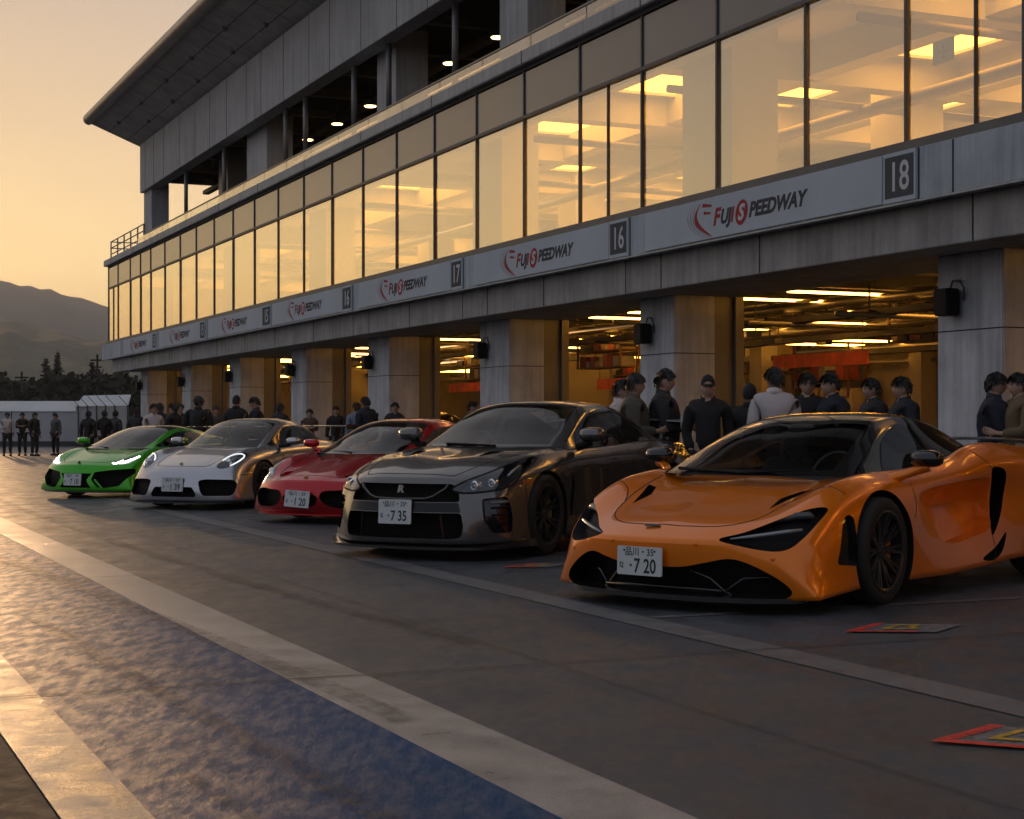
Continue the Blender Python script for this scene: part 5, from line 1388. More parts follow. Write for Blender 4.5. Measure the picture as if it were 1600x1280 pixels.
    tr_ = [b.drape(q, 'front', 1, .016, '', None, None, off=.003) for q in (hl, [(-y, z) for y, z in hl])]
    strips(car, 'headlight_seal', M_BLKM, tr_)
    # V frame under the upper grille
    t = MB(); pts = [(.93,.44,.635),(.945,.42,.60),(.985,.32,.535),(1.0,.25,.515),(1.035,0,.51)]
    allp = pts+[(x, -y, z) for x, y, z in pts[::-1][1:]]
    t.tube(allp, .014, 6); t.build('grille_frame', mat('grille_frame', (.10, .095, .09), .25, .9), car, smooth=True)
    text_obj('emblem', 'R', .085, mat('emblem_silver', (.6, .55, .52), .3, .8), car, Matrix.Translation((1.0, -.005, .592)) @ Matrix(((0, 0, 1, 0), (1, 0, 0, 0), (0, 1, 0, 0), (0, 0, 0, 1))), shear=.2, bold=.003, sx=1.2, extrude=.006)
    t = MB()
    for sg in (1, -1): t.tube([(1.0,.40*sg,.38),(.985,.42*sg,.20)], .01, 6)
    t.build('grille_blade', M_BLK, car)
    s_ = MB(); pl = smooth_poly([(1.10,0),(1.08,.3),(1.02,.56),(.90,.78),(.66,.94),(.45,.975)], 5, False); allp = [(x, -y) for x, y in pl[::-1][:-1]]+pl
    n = len(allp); vs = []
    for i, (x, y) in enumerate(allp):
        up = .05*max(0, (abs(y)-.72)/.25)**1.5
        vs += [(x, y, .095+up*.3), (x, y, .118+up), (x-.25, y*.95, .15+up*.5), (x-.25, y*.95, .095)]
    fs = []
    for i in range(n-1):
        for j in range(4): fs.append((4*i+j, 4*i+4+j, 4*i+4+(j+1) % 4, 4*i+(j+1) % 4))
    fs += [(0, 1, 2, 3), (4*n-1, 4*n-2, 4*n-3, 4*n-4)]
    s_.add(vs, fs); s_.build('front_splitter', M_CARB, car)
    for sg in (1, -1):
        t = MB(); t.box((-2.35, .90 if sg > 0 else -.965, .115), (-.42, .965 if sg > 0 else -.90, .15)); t.build('side_skirt', M_CARB, car, bevel=.008)
    # cabin
    c = [
     [(-.38,0,.935),(-.66,0,1.06),(-.98,0,1.22),(-1.27,0,1.335),(-1.70,0,1.37),(-2.2,0,1.33),(-2.7,0,1.19),(-3.1,0,1.03)],
     [(-.41,.34,.935),(-.68,.33,1.057),(-.99,.31,1.215),(-1.28,.29,1.328),(-1.70,.28,1.362),(-2.2,.28,1.322),(-2.7,.28,1.18),(-3.08,.28,1.03)],
     [(-.52,.66,.935),(-.76,.635,1.045),(-1.05,.59,1.19),(-1.33,.545,1.295),(-1.71,.53,1.325),(-2.2,.53,1.285),(-2.68,.52,1.15),(-3.05,.52,1.02)],
     [(-.58,.735,.93),(-.82,.71,1.035),(-1.10,.665,1.165),(-1.37,.625,1.255),(-1.72,.61,1.28),(-2.2,.61,1.23),(-2.62,.62,1.11),(-2.95,.64,1.0)],
     [(-.64,.80,.915),(-.88,.80,.925),(-1.15,.80,.93),(-1.40,.80,.935),(-1.73,.80,.94),(-2.2,.795,.96),(-2.55,.78,.975),(-2.85,.74,.975)],
    ]
    cl = Loft(c, {2: .5, 3: .85}, nu=10, nv=[8, 12, 6, 8])
    cb = Body(cl, caps=False)
    cabin_parts(cb, cl, car, 3, 2, (.10, .12), side_u=(.45, 5.6), splits=(4.35,), rear_u=(5.3, 6.8))
    # painted A pillar and roof
    o = finish_cabin(cb, car, paint, {'side': M_SIDED})
    mcap = paint
    for sg in (1, -1):
        t = MB(); t.tube([(-.72,.84*sg,.93),(-.74,.92*sg,.955),(-.75,.98*sg,.985)], [.04, .035, .04], 8); t.build('mirror_arm', M_BLKM, car, smooth=True)
        t = MB(); mirror_shell(t, (-.74, 1.0*sg, 1.045), .14, .074, .066, sg); t.build('mirror', mcap, car, smooth=True)
        t = MB(); t.box((-1.60, .872*sg-.012, .80), (-1.40, .872*sg+.022, .825)); t.build('door_handle', paint, car, bevel=.006)
    t = MB(); t.tube([(-.42,-.05,.945),(-.5,-.35,.95),(-.58,-.60,.955)], .012, 6); t.tube([(-.40,.15,.945),(-.42,-.2,.955),(-.46,-.42,.96)], .01, 6); t.build('wiper', M_BLKM, car)
    wg = mat('wing_silver', (.5, .49, .48), .28, .8, coat=.8)
    t = MB(); pr = [(0,0),(.08,.022),(.22,.03),(.34,.016),(.34,.005),(.2,-.004)]
    wing_shape(t, -3.58, 1.175, pr, .82, .02); w_ = t.build('rear_wing', wg, car)
    t = MB()
    for sg in (1, -1):
        t.box((-3.54, sg*.83-.02, 1.08), (-3.24, sg*.83+.02, 1.225)); t.box((-3.5, sg*.55-.02, .97), (-3.3, sg*.55+.02, 1.18))
    t.build('wing_support', wg, w_, bevel=.012)
    make_interior(car, -.78, .935, .66, -1.45, .3, -.36, 1.2)
    cal = mat('gold_caliper', (.35, .20, .05), .35, coat=.5)
    for sg in (1, -1):
        make_wheel(car, 0, .80, .355, .255, .262, sg, 7, True, M_RIMB, cal, steer=R(2))
        make_wheel(car, -2.78, .80, .355, .285, .262, sg, 7, True, M_RIMB, cal, front=False)
    make_plate(car, 1.06, -.02, .405, '品川・35', 'る', '7 35', tilt=R(3), w=.335, h=.205)
    return car
def b_drape(L, pts, sg, w):
    """small plate on the flank of a loft"""
    vs = []; fs = []
    for x, z in pts:
        best = min((p for row in L.P for p in row if p.y > .7), key=lambda p: (p.x-x)**2+(p.z-z)**2)
        y = (best.y+.006)*sg
        vs += [(x, y, z-w/2), (x, y, z+w/2), (x, y-.02*sg, z+w/2), (x, y-.02*sg, z-w/2)]
    n = len(pts)
    for i in range(n-1):
        for j in range(4): fs.append((4*i+j, 4*i+4+j, 4*i+4+(j+1) % 4, 4*i+(j+1) % 4))
    fs += [(0, 1, 2, 3), (4*n-1, 4*n-2, 4*n-3, 4*n-4)]
    return vs, fs
def side_block(pts): return pts
def seam(b, pts, v, sg, w=.009): return b.drape(pts, v, sg, w, '', None, None)
def splitter(car, pts, z0, z1, m, dx=.2):
    s_ = MB(); pl = smooth_poly(pts, 5, False); allp = [(x, -y) for x, y in pl[::-1][:-1]]+pl
    n = len(allp); vs = []
    for x, y in allp: vs += [(x, y, z0), (x, y, z1), (x-dx, y*.95, z1+.01), (x-dx, y*.95, z0)]
    fs = []
    for i in range(n-1):
        for j in range(4): fs.append((4*i+j, 4*i+4+j, 4*i+4+(j+1) % 4, 4*i+(j+1) % 4))
    fs += [(0, 1, 2, 3), (4*n-1, 4*n-2, 4*n-3, 4*n-4)]
    s_.add(vs, fs); return s_.build('front_splitter', m, car)
def wheels(car, wb, yf, yr, rf, rr, wf, wr, cal, sp=10, steer=0, m=None):
    for sg in (1, -1):
        make_wheel(car, 0, yf, rf, wf, rf*.73, sg, sp, True, m or M_RIMB, cal, steer=R(steer))
        make_wheel(car, -wb, yr, rr, wr, rr*.74, sg, sp, True, m or M_RIMB, cal, front=False)
def open_cabin(b, x0, x1, w=.60):
    b.delete([f for f in b.bm.faces if f[b.outer] == 1 and abs(f.calc_center_median().y) < w and x0 < f.calc_center_median().x < x1 and f.normal.z > .6 and f.calc_center_median().z > .6])
def mirrors(car, x, y, z, m, arm, s=1.0, z_root=None, y_root=.83):
    for sg in (1, -1):
        t = MB(); t.tube([(x+.06, y_root*sg, (z_root or z-.10)), (x+.02, (y-.06)*sg, z-.06), (x, y*sg, z-.02)], [.03, .026, .03], 8); t.build('mirror_arm', arm, car, smooth=True)
        t = MB(); mirror_shell(t, (x, y*sg, z), .11*s, .064*s, .056*s, sg); t.build('mirror', m, car, smooth=True)
def wiper(car, pts):
    t = MB(); t.tube(pts, .011, 6); t.build('wiper', M_BLKM, car)

def build_silver_car():
    car = thing('sports_car', 'silver rear-engined coupe with oval headlights and tall rear wing, plate 1 39', 'sports car', group='sports cars parked along the pit garages')
    paint = paint_mat('silver_paint', (.50, .50, .52), .26, .88)
    k = [
     [(.97,0,.53),(.87,0,.605),(.52,0,.715),(.15,0,.80),(-.2,0,.86),(-.6,0,.88),(-1.1,0,.88),(-1.6,0,.90),(-2.2,0,.97),(-2.8,0,.95),(-3.45,0,.86)],
     [(.955,.26,.53),(.855,.26,.60),(.51,.27,.712),(.14,.28,.797),(-.21,.32,.858),(-.61,.38,.88),(-1.1,.4,.88),(-1.6,.4,.90),(-2.2,.4,.97),(-2.8,.4,.95),(-3.44,.38,.86)],
     [(.89,.48,.52),(.78,.47,.60),(.47,.48,.715),(.12,.50,.795),(-.22,.56,.857),(-.64,.62,.88),(-1.1,.62,.885),(-1.6,.62,.90),(-2.2,.6,.96),(-2.8,.58,.93),(-3.4,.55,.84)],
     [(.77,.68,.505),(.65,.675,.665),(.38,.68,.80),(.02,.695,.855),(-.36,.72,.87),(-.77,.74,.885),(-1.1,.75,.895),(-1.6,.77,.905),(-2.3,.78,.93),(-2.8,.74,.89),(-3.33,.66,.80)],
     [(.68,.795,.48),(.55,.81,.60),(.33,.835,.70),(0,.865,.75),(-.38,.86,.775),(-.78,.855,.80),(-1.1,.865,.81),(-1.6,.89,.82),(-2.3,.93,.82),(-2.8,.90,.78),(-3.28,.80,.70)],
     [(.64,.85,.41),(.51,.87,.46),(.34,.885,.52),(0,.915,.56),(-.4,.90,.58),(-.8,.875,.58),(-1.1,.875,.58),(-1.6,.90,.58),(-2.3,.945,.60),(-2.8,.92,.58),(-3.26,.82,.55)],
     [(.66,.875,.29),(.52,.89,.30),(.35,.90,.32),(0,.915,.34),(-.42,.90,.36),(-.8,.88,.34),(-1.1,.88,.34),(-1.6,.90,.34),(-2.3,.945,.36),(-2.8,.92,.38),(-3.26,.82,.4)],
     [(.74,.89,.13),(.54,.90,.13),(.37,.905,.13),(0,.91,.14),(-.42,.905,.14),(-.8,.905,.14),(-1.2,.905,.14),(-1.7,.905,.15),(-2.3,.92,.18),(-2.8,.90,.22),(-3.24,.80,.28)],
    ]
    L = Loft(bottoms(k, [(.97, .5, .125), (1.01, .28, .125), (1.02, 0, .125)]), {7: .9, 5: .05}, nu=7, nv=5)
    b = Body(L, 14, .04, .03)
    lens = {}
    for sg in (1, -1):
        cy, cz = .665*sg, .690; el = [(cy+.125*math.cos(a)+.045*sg*math.sin(a), cz+.112*math.sin(a)) for a in [2*PI*i/28 for i in range(28)]]
        f = b.region(el, 'front', None, lambda m, n: m.x > .25 and m.y*sg > .4)
        lens[sg] = b.patch(f, 'headlight_lens', M_LENS, car, .002)
        b.recess(f, Vector((-.06, 0, -.02)), 'headlight_floor_%d' % sg, 'headlight_wall_%d' % sg, .95)
        q = round_poly([(.375,.415),(.47,.435),(.80,.425),(.845,.37),(.835,.23),(.78,.20),(.47,.20),(.425,.25)], .04, 4)
        f = b.region(q if sg > 0 else mir(q), 'front', None, lambda m, n: m.x > .3 and n.x > -.1)
        b.recess(f, Vector((-.10, -sg*.01, 0)), 'side_intake#%d' % sg, 'side_intake#%d' % sg)
    q = round_poly([(-.30,.325),(.30,.325),(.365,.22),(.34,.185),(-.34,.185),(-.365,.22)], .03, 3)
    f = b.region(q, 'front', None, lambda m, n: m.x > .5 and n.x > -.2)
    b.recess(f, Vector((-.10, 0, 0)), 'centre_intake', 'centre_intake')
    b.arch(0, .335, .365, .55, .5); b.arch(-2.453, .345, .38, .55, .5)
    open_cabin(b, -2.0, -.36)
    hood = smooth_poly([(-.28,.56),(.15,.50),(.50,.475),(.72,.43),(.80,.36)], 4, False)+[(.845,.22),(.855,0)]
    items = [seam(b, hood, 'top', 1), seam(b, [(x, -y) for x, y in hood], 'top', 1)]
    for sg in (1, -1):
        items += [seam(b, smooth_poly([(-.60,.87),(-.63,.7),(-.60,.4),(-.52,.2)], 4, False), 'side', sg), seam(b, smooth_poly([(-1.72,.88),(-1.80,.65),(-1.75,.35)], 4, False), 'side', sg), seam(b, [(.36,.50),(.60,.49)], 'side', sg)]
    strips(car, 'shut_line', M_SEAM, items)
    mats = {'body': paint, 'side_intake': M_MESH, 'centre_intake': M_MESH}
    for sg in (1, -1): mats['headlight_floor_%d' % sg] = M_LAMPIN; mats['headlight_wall_%d' % sg] = M_BLK
    o = b.build(car, mats)
    for sg in (1, -1):
        h = o['headlight_floor_%d' % sg]; h.name = 'headlight'; w_ = o['headlight_wall_%d' % sg]; w_.name = 'headlight_surround'; w_.parent = h; lens[sg].parent = h
        t = MB(); t.sphere((b.front_x(.655*sg, .675)-.035, .655*sg, .675), (.03, .052, .052), 14, 8); t.build('projector', M_PROJ, h, smooth=True)
        t = MB(); arc = []
        for i in range(15):
            a = R(-50+ (230)*i/14); dy = .105*math.cos(a)+.04*math.sin(a); dz = .092*math.sin(a)
            arc.append((b.front_x(.665*sg+dy*sg, .690+dz)-.012, .665*sg+dy*sg, .690+dz))
        t.tube(arc, .011, 6); t.build('daytime_lamp', M_DRLD, h, smooth=True)
        t = MB(); t.tube([(.80,.42*sg,.425),(.74,.56*sg,.43),(.66,.70*sg,.425),(.58,.80*sg,.41)], .018, 6); t.build('indicator', M_LED, car, smooth=True)
        t = MB()
        for zz in (.26, .31, .36): t.tube([(.84,.43*sg,zz),(.74,.64*sg,zz),(.60,.81*sg,zz)], .008, 5)
        t.build('intake_slat', M_BLK, car)
        t = MB(); t.add(*b_drape(L, [(.46,.565),(.36,.57)], sg, .035)); t.build('side_marker', M_AMBER, car)
    splitter(car, [(1.06,0),(1.04,.35),(.95,.62),(.80,.82),(.68,.90)], .095, .115, M_CARB)
    c = [
     [(-.12,0,.85),(-.40,0,.985),(-.72,0,1.14),(-1.02,0,1.255),(-1.45,0,1.297),(-2.0,0,1.25),(-2.6,0,1.09),(-3.1,0,.92)],
     [(-.15,.32,.85),(-.43,.30,.98),(-.74,.28,1.135),(-1.03,.27,1.25),(-1.45,.27,1.29),(-2.0,.26,1.24),(-2.6,.25,1.08),(-3.08,.25,.92)],
     [(-.30,.60,.855),(-.54,.575,.965),(-.82,.54,1.105),(-1.08,.505,1.21),(-1.46,.49,1.245),(-2.0,.46,1.19),(-2.55,.42,1.04),(-3.0,.38,.90)],
     [(-.38,.665,.855),(-.62,.645,.95),(-.88,.61,1.075),(-1.12,.585,1.165),(-1.47,.575,1.19),(-1.95,.55,1.13),(-2.4,.51,1.01),(-2.8,.45,.90)],
     [(-.46,.735,.86),(-.70,.735,.87),(-.93,.735,.875),(-1.15,.735,.88),(-1.48,.735,.885),(-1.9,.72,.90),(-2.3,.67,.91),(-2.65,.60,.90)],
    ]
    cl = Loft(c, {2: .4, 3: .8}, nu=9, nv=[8, 10, 6, 8]); cb = Body(cl, caps=False)
    cabin_parts(cb, cl, car, 3, 2, (.07, .10), side_u=(.5, 6.0), splits=(4.2,), rear_u=(5.2, 6.6))
    finish_cabin(cb, car, paint, {'side': M_SIDE})
    mirrors(car, -.72, .98, .955, paint, M_BLKM, 1.0, .88, .78)
    wiper(car, [(-.18,-.02,.86),(-.26,-.3,.87),(-.36,-.52,.875)])
    t = MB(); t.box((.79,-.028,.615),(.80,.028,.66)); t.build('badge', mat('crest_gold', (.5, .32, .10), .3, .8), car, bevel=.004)
    t = MB(); wing_shape(t, -3.5, 1.16, [(0,0),(.08,.02),(.2,.026),(.32,.012),(.32,0),(.2,-.004)], .68, .0); w_ = t.build('rear_wing', M_CARB, car)
    t = MB()
    for sg in (1, -1): t.tube([(-3.1,.45*sg,.90),(-3.28,.45*sg,1.08),(-3.34,.45*sg,1.165)], .02, 6); t.box((-3.5,.68*sg-.01,1.12),(-3.18,.68*sg+.01,1.20))
    t.build('wing_support', M_CARB, w_)
    make_interior(car, -.56, .865, .6, -1.25, .3, -.36, 1.15)
    wheels(car, 2.453, .78, .79, .335, .35, .255, .315, mat('yellow_caliper', (.5, .33, .02), .35, coat=.5), 10)
    make_plate(car, 1.035, .0, .36, '品川・33', 'る', '1 39', tilt=R(4), w=.34, h=.20)
    return car
def build_red_car():
    car = thing('sports_car', 'red mid-engined coupe with swept headlights and twin mouth intakes, plate 1 20', 'sports car', group='sports cars parked along the pit garages')
    paint = paint_mat('red_paint', (.50, .006, .014), .25, .5)
    k = [
     [(1.12,0,.495),(1.0,0,.545),(.62,0,.645),(.22,0,.735),(-.12,0,.795),(-.6,0,.80),(-1.15,0,.82),(-1.6,0,.90),(-2.4,0,.95),(-2.9,0,.93),(-3.3,0,.88)],
     [(1.10,.25,.495),(.98,.25,.545),(.61,.24,.65),(.21,.22,.74),(-.14,.36,.795),(-.6,.40,.80),(-1.15,.40,.82),(-1.6,.40,.90),(-2.4,.42,.95),(-2.9,.4,.93),(-3.29,.38,.88)],
     [(1.03,.47,.485),(.90,.46,.525),(.56,.44,.60),(.16,.46,.70),(-.18,.60,.79),(-.62,.62,.80),(-1.15,.62,.83),(-1.6,.60,.91),(-2.4,.62,.94),(-2.9,.6,.91),(-3.26,.58,.86)],
     [(.87,.71,.47),(.75,.72,.58),(.47,.725,.715),(.04,.745,.79),(-.33,.765,.805),(-.8,.775,.83),(-1.2,.79,.87),(-1.6,.80,.92),(-2.4,.80,.945),(-2.9,.76,.90),(-3.22,.70,.83)],
     [(.76,.82,.45),(.63,.84,.53),(.40,.86,.64),(0,.89,.70),(-.36,.885,.73),(-.8,.88,.76),(-1.2,.90,.79),(-1.6,.93,.83),(-2.4,.95,.82),(-2.9,.91,.78),(-3.18,.83,.72)],
     [(.71,.865,.38),(.57,.885,.41),(.38,.905,.47),(0,.93,.52),(-.40,.92,.55),(-.8,.885,.55),(-1.2,.88,.56),(-1.7,.92,.58),(-2.4,.96,.60),(-2.9,.93,.58),(-3.16,.85,.55)],
     [(.72,.89,.26),(.57,.90,.27),(.38,.915,.28),(0,.935,.31),(-.42,.93,.33),(-.8,.92,.32),(-1.2,.91,.32),(-1.7,.93,.34),(-2.4,.96,.36),(-2.9,.93,.36),(-3.16,.85,.38)],
     [(.80,.91,.125),(.58,.92,.125),(.38,.92,.13),(0,.925,.14),(-.42,.935,.13),(-.8,.94,.13),(-1.3,.94,.14),(-1.8,.94,.16),(-2.4,.94,.18),(-2.9,.90,.22),(-3.14,.84,.28)],
    ]
    L = Loft(bottoms(k, [(1.02, .5, .12), (1.10, .26, .12), (1.12, 0, .12)]), {7: .9, 3: .1}, nu=7, nv=5)
    b = Body(L, 14, .05, .03)
    lens = {}
    for sg in (1, -1):
        hp = smooth_poly([(.565,.49),(.60,.555),(.68,.66),(.735,.70),(.80,.66),(.835,.585),(.82,.505),(.72,.465)], 4)
        f = b.region(hp if sg > 0 else mir(hp), 'front', None, lambda m, n: m.x > .2 and (n.x > 0 or n.z > .4))
        lens[sg] = b.patch(f, 'headlight_lens', M_LENS, car, .002)
        b.recess(f, Vector((-.05, -sg*.02, -.03)), 'headlight_floor_%d' % sg, 'headlight_wall_%d' % sg, .95)
        q = smooth_poly([(.30,.375),(.45,.39),(.66,.40),(.79,.38),(.80,.30),(.74,.20),(.55,.185),(.36,.215),(.27,.30)], 4)
        f = b.region(q if sg > 0 else mir(q), 'front', None, lambda m, n: m.x > .3 and n.x > -.1)
        b.recess(f, Vector((-.12, -sg*.01, 0)), 'mouth_intake#%d' % sg, 'mouth_intake#%d' % sg)
        v_ = round_poly([(.62,.46*sg),(.86,.40*sg),(.88,.50*sg),(.70,.52*sg)] if sg > 0 else [(.62,.46*sg),(.70,.52*sg),(.88,.50*sg),(.86,.40*sg)], .03, 3)
        f = b.region(v_, 'top', None, lambda m, n: n.z > .3 and m.z > .4)
        b.recess(f, None, 'body', 'body', 1, fn=lambda c: Vector((0, 0, -.075*max(0, min(1, (c.x-.60)/.2)))), keep=True)
    q = smooth_poly([(-.22,.33),(0,.34),(.22,.33),(.20,.22),(0,.20),(-.20,.22)], 3)
    f = b.region(q, 'front', None, lambda m, n: m.x > .5); b.recess(f, Vector((-.08, 0, 0)), 'centre_intake', 'centre_intake')
    b.arch(0, .33, .36, .55, .5); b.arch(-2.6, .34, .375, .55, .5)
    open_cabin(b, -1.75, -.05)
    hood = smooth_poly([(-.05,.66),(.30,.60),(.60,.57),(.85,.50),(.97,.30),(.985,0)], 4, False)
    items = [seam(b, hood, 'top', 1), seam(b, [(x, -y) for x, y in hood], 'top', 1)]
    for sg in (1, -1):
        items += [seam(b, smooth_poly([(-.50,.82),(-.53,.6),(-.48,.3),(-.42,.15)], 4, False), 'side', sg), seam(b, smooth_poly([(-1.45,.86),(-1.55,.6),(-1.5,.3)], 4, False), 'side', sg)]
    strips(car, 'shut_line', M_SEAM, items)
    mats = {'body': paint, 'mouth_intake': M_MESH, 'centre_intake': M_MESH}
    for sg in (1, -1): mats['headlight_floor_%d' % sg] = M_LAMPIN; mats['headlight_wall_%d' % sg] = M_BLK
    o = b.build(car, mats)
    for sg in (1, -1):
        h = o['headlight_floor_%d' % sg]; h.name = 'headlight'; w_ = o['headlight_wall_%d' % sg]; w_.name = 'headlight_surround'; w_.parent = h; lens[sg].parent = h
        t = MB()
        for y, z in ((.665*sg,.545),(.745*sg,.585)): t.sphere((b.front_x(y, z)-.035, y, z), (.03, .042, .042), 12, 8)
        t.build('projector', M_PROJ, h, smooth=True)
    splitter(car, [(1.14,0),(1.11,.35),(1.0,.62),(.85,.82),(.72,.90)], .10, .122, paint)
    c = [
     [(.18,0,.785),(-.12,0,.905),(-.46,0,1.05),(-.82,0,1.17),(-1.22,0,1.21),(-1.7,0,1.17),(-2.2,0,1.06),(-2.7,0,.93)],
     [(.14,.30,.785),(-.15,.29,.90),(-.48,.27,1.045),(-.83,.26,1.163),(-1.22,.26,1.203),(-1.7,.25,1.16),(-2.2,.25,1.05),(-2.68,.25,.92)],
     [(-.02,.59,.79),(-.28,.565,.885),(-.57,.525,1.015),(-.88,.485,1.13),(-1.23,.47,1.165),(-1.7,.45,1.115),(-2.15,.43,1.01),(-2.6,.42,.91)],
     [(-.10,.655,.79),(-.35,.635,.87),(-.63,.60,.985),(-.91,.565,1.085),(-1.24,.555,1.115),(-1.65,.545,1.06),(-2.05,.53,.97),(-2.45,.50,.90)],
     [(-.18,.725,.79),(-.42,.73,.805),(-.68,.735,.82),(-.94,.74,.835),(-1.25,.74,.85),(-1.6,.73,.87),(-1.95,.69,.90),(-2.3,.62,.90)],
    ]
    cl = Loft(c, {2: .4, 3: .8}, nu=9, nv=[8, 10, 6, 8]); cb = Body(cl, caps=False)
    cabin_parts(cb, cl, car, 3, 2, (.07, .10), side_u=(.5, 4.9), rear_u=(4.8, 6.6))
    finish_cabin(cb, car, paint, {'side': M_SIDE})
    mirrors(car, -.42, .97, .90, paint, paint, .95, .80, .80)
    wiper(car, [(.15,.02,.80),(.06,-.28,.81),(-.06,-.50,.82)])
    t = MB(); t.sphere((1.035, 0, .535), (.02, .03, .028), 10, 6); t.build('badge', mat('crest_yellow', (.55, .38, .16), .35, .3), car, smooth=True)
    t = MB(); t.box((.97,.0,.58),(.98,.0,.58))
    make_interior(car, -.36, .805, .62, -1.0, .22, -.36, 1.05)
    wheels(car, 2.6, .79, .80, .33, .34, .225, .285, mat('red_caliper', (.4, .02, .02), .35, coat=.5), 5, m=M_RIMG)
    make_plate(car, 1.20, .0, .29, '品川・35', 'る', '1 20', tilt=R(6), w=.34, h=.19, roll=R(-3))
    return car

def build_green_car():
    car = thing('sports_car', 'bright green wedge supercar with lit angular headlights, farthest of the row', 'sports car', group='sports cars parked along the pit garages')
    paint = paint_mat('green_paint', (.05, .42, .004), .28, .5)
    k = [
     [(.98,0,.535),(.88,0,.575),(.55,0,.665),(.2,0,.745),(-.1,0,.79),(-.6,0,.80),(-1.15,0,.82),(-1.6,0,.92),(-2.4,0,.95),(-2.9,0,.93),(-3.4,0,.88)],
     [(.95,.26,.53),(.85,.26,.57),(.53,.27,.66),(.18,.30,.74),(-.12,.36,.785),(-.6,.40,.80),(-1.15,.40,.82),(-1.6,.40,.91),(-2.4,.42,.94),(-2.9,.4,.92),(-3.39,.38,.87)],
     [(.88,.50,.52),(.78,.50,.56),(.49,.51,.66),(.14,.56,.745),(-.16,.60,.79),(-.62,.62,.80),(-1.15,.62,.83),(-1.6,.60,.90),(-2.4,.62,.93),(-2.9,.6,.91),(-3.36,.58,.86)],
     [(.76,.71,.50),(.67,.715,.575),(.42,.73,.705),(.03,.75,.785),(-.33,.765,.80),(-.8,.775,.83),(-1.2,.79,.87),(-1.6,.80,.91),(-2.4,.80,.925),(-2.9,.76,.90),(-3.32,.70,.84)],
     [(.67,.83,.47),(.58,.845,.52),(.38,.87,.62),(0,.90,.69),(-.36,.885,.72),(-.8,.88,.76),(-1.2,.90,.79),(-1.6,.93,.83),(-2.4,.95,.82),(-2.9,.91,.78),(-3.28,.83,.72)],
     [(.63,.88,.41),(.53,.90,.42),(.37,.915,.47),(0,.94,.52),(-.40,.92,.55),(-.8,.885,.55),(-1.2,.88,.56),(-1.7,.92,.58),(-2.4,.96,.60),(-2.9,.93,.58),(-3.26,.85,.55)],
     [(.66,.905,.25),(.53,.92,.26),(.37,.925,.28),(0,.94,.31),(-.42,.93,.33),(-.8,.92,.32),(-1.2,.91,.32),(-1.7,.93,.34),(-2.4,.96,.36),(-2.9,.93,.36),(-3.26,.85,.38)],
     [(.74,.925,.12),(.55,.93,.12),(.38,.93,.13),(0,.93,.14),(-.42,.935,.13),(-.8,.94,.13),(-1.3,.94,.14),(-1.8,.94,.16),(-2.4,.94,.18),(-2.9,.90,.22),(-3.24,.84,.28)],
    ]
    L = Loft(bottoms(k, [(.96, .5, .115), (1.03, .26, .115), (1.05, 0, .115)]), {7: .9, 3: .3, 4: .2}, nu=7, nv=5)
    b = Body(L, 14, .03, .03)
    lens = {}
    for sg in (1, -1):
        hp = round_poly([(.50,.565),(.66,.635),(.80,.695),(.815,.63),(.76,.55),(.60,.535)], .02, 3)
        f = b.region(hp if sg > 0 else mir(hp), 'front', None, lambda m, n: m.x > .2 and (n.x > 0 or n.z > .4))
        lens[sg] = b.patch(f, 'headlight_lens', M_LENS, car, .002)
        b.recess(f, Vector((-.04, -sg*.01, -.02)), 'headlight_floor_%d' % sg, 'headlight_wall_%d' % sg, .95)
        q = round_poly([(.34,.42),(.60,.455),(.86,.475),(.885,.40),(.72,.20),(.50,.165),(.40,.18),(.30,.30)], .02, 3)
        f = b.region(q if sg > 0 else mir(q), 'front', None, lambda m, n: m.x > .3 and n.x > -.1)
        b.recess(f, Vector((-.12, -sg*.01, 0)), 'front_intake#%d' % sg, 'front_intake#%d' % sg)
    q = round_poly([(-.30,.40),(.30,.40),(.22,.29),(.30,.17),(-.30,.17),(-.22,.29)], .02, 3)
    f = b.region(q, 'front', None, lambda m, n: m.x > .5); b.recess(f, Vector((-.08, 0, 0)), 'centre_intake', 'centre_intake')
    b.arch(0, .335, .365, .55, .5); b.arch(-2.62, .345, .38, .55, .5)
    open_cabin(b, -1.75, -.05)
    hood = [(-.05,.64),(.30,.60),(.62,.54),(.80,.40),(.845,.20),(.86,0)]
    items = [seam(b, hood, 'top', 1), seam(b, [(x, -y) for x, y in hood], 'top', 1)]
    for sg in (1, -1): items += [seam(b, [(-.48,.82),(-.50,.5),(-.40,.15)], 'side', sg), seam(b, [(-1.40,.86),(-1.58,.6),(-1.45,.3)], 'side', sg)]
    strips(car, 'shut_line', M_SEAM, items)
    mats = {'body': paint, 'front_intake': M_MESH, 'centre_intake': M_MESH}
    for sg in (1, -1): mats['headlight_floor_%d' % sg] = M_BLK; mats['headlight_wall_%d' % sg] = M_BLK
    o = b.build(car, mats)
    for sg in (1, -1):
        h = o['headlight_floor_%d' % sg]; h.name = 'headlight'; w_ = o['headlight_wall_%d' % sg]; w_.name = 'headlight_surround'; w_.parent = h; lens[sg].parent = h
        t = MB(); X = lambda y, z: b.front_x(y*sg, z)-.008
        for seg in ([(.53,.562),(.585,.55),(.66,.60)], [(.63,.56),(.68,.565),(.755,.625)], [(.63,.57),(.70,.565),(.80,.665)]):
            t.tube([(X(y, z), y*sg, z) for y, z in seg], .013, 6)
        t.build('daytime_lamp', mat('lit_lamp', (1, 1, 1), .3, emit=(1, .97, .93), es=9), h, smooth=True)
        t = MB(); t.tube([(.97,.33*sg,.30),(.95,.40*sg,.22),(.93,.46*sg,.15)], .02, 5); t.tube([(.86,.60*sg,.15),(.70,.80*sg,.15)], .016, 5); t.build('intake_blade', paint, car)
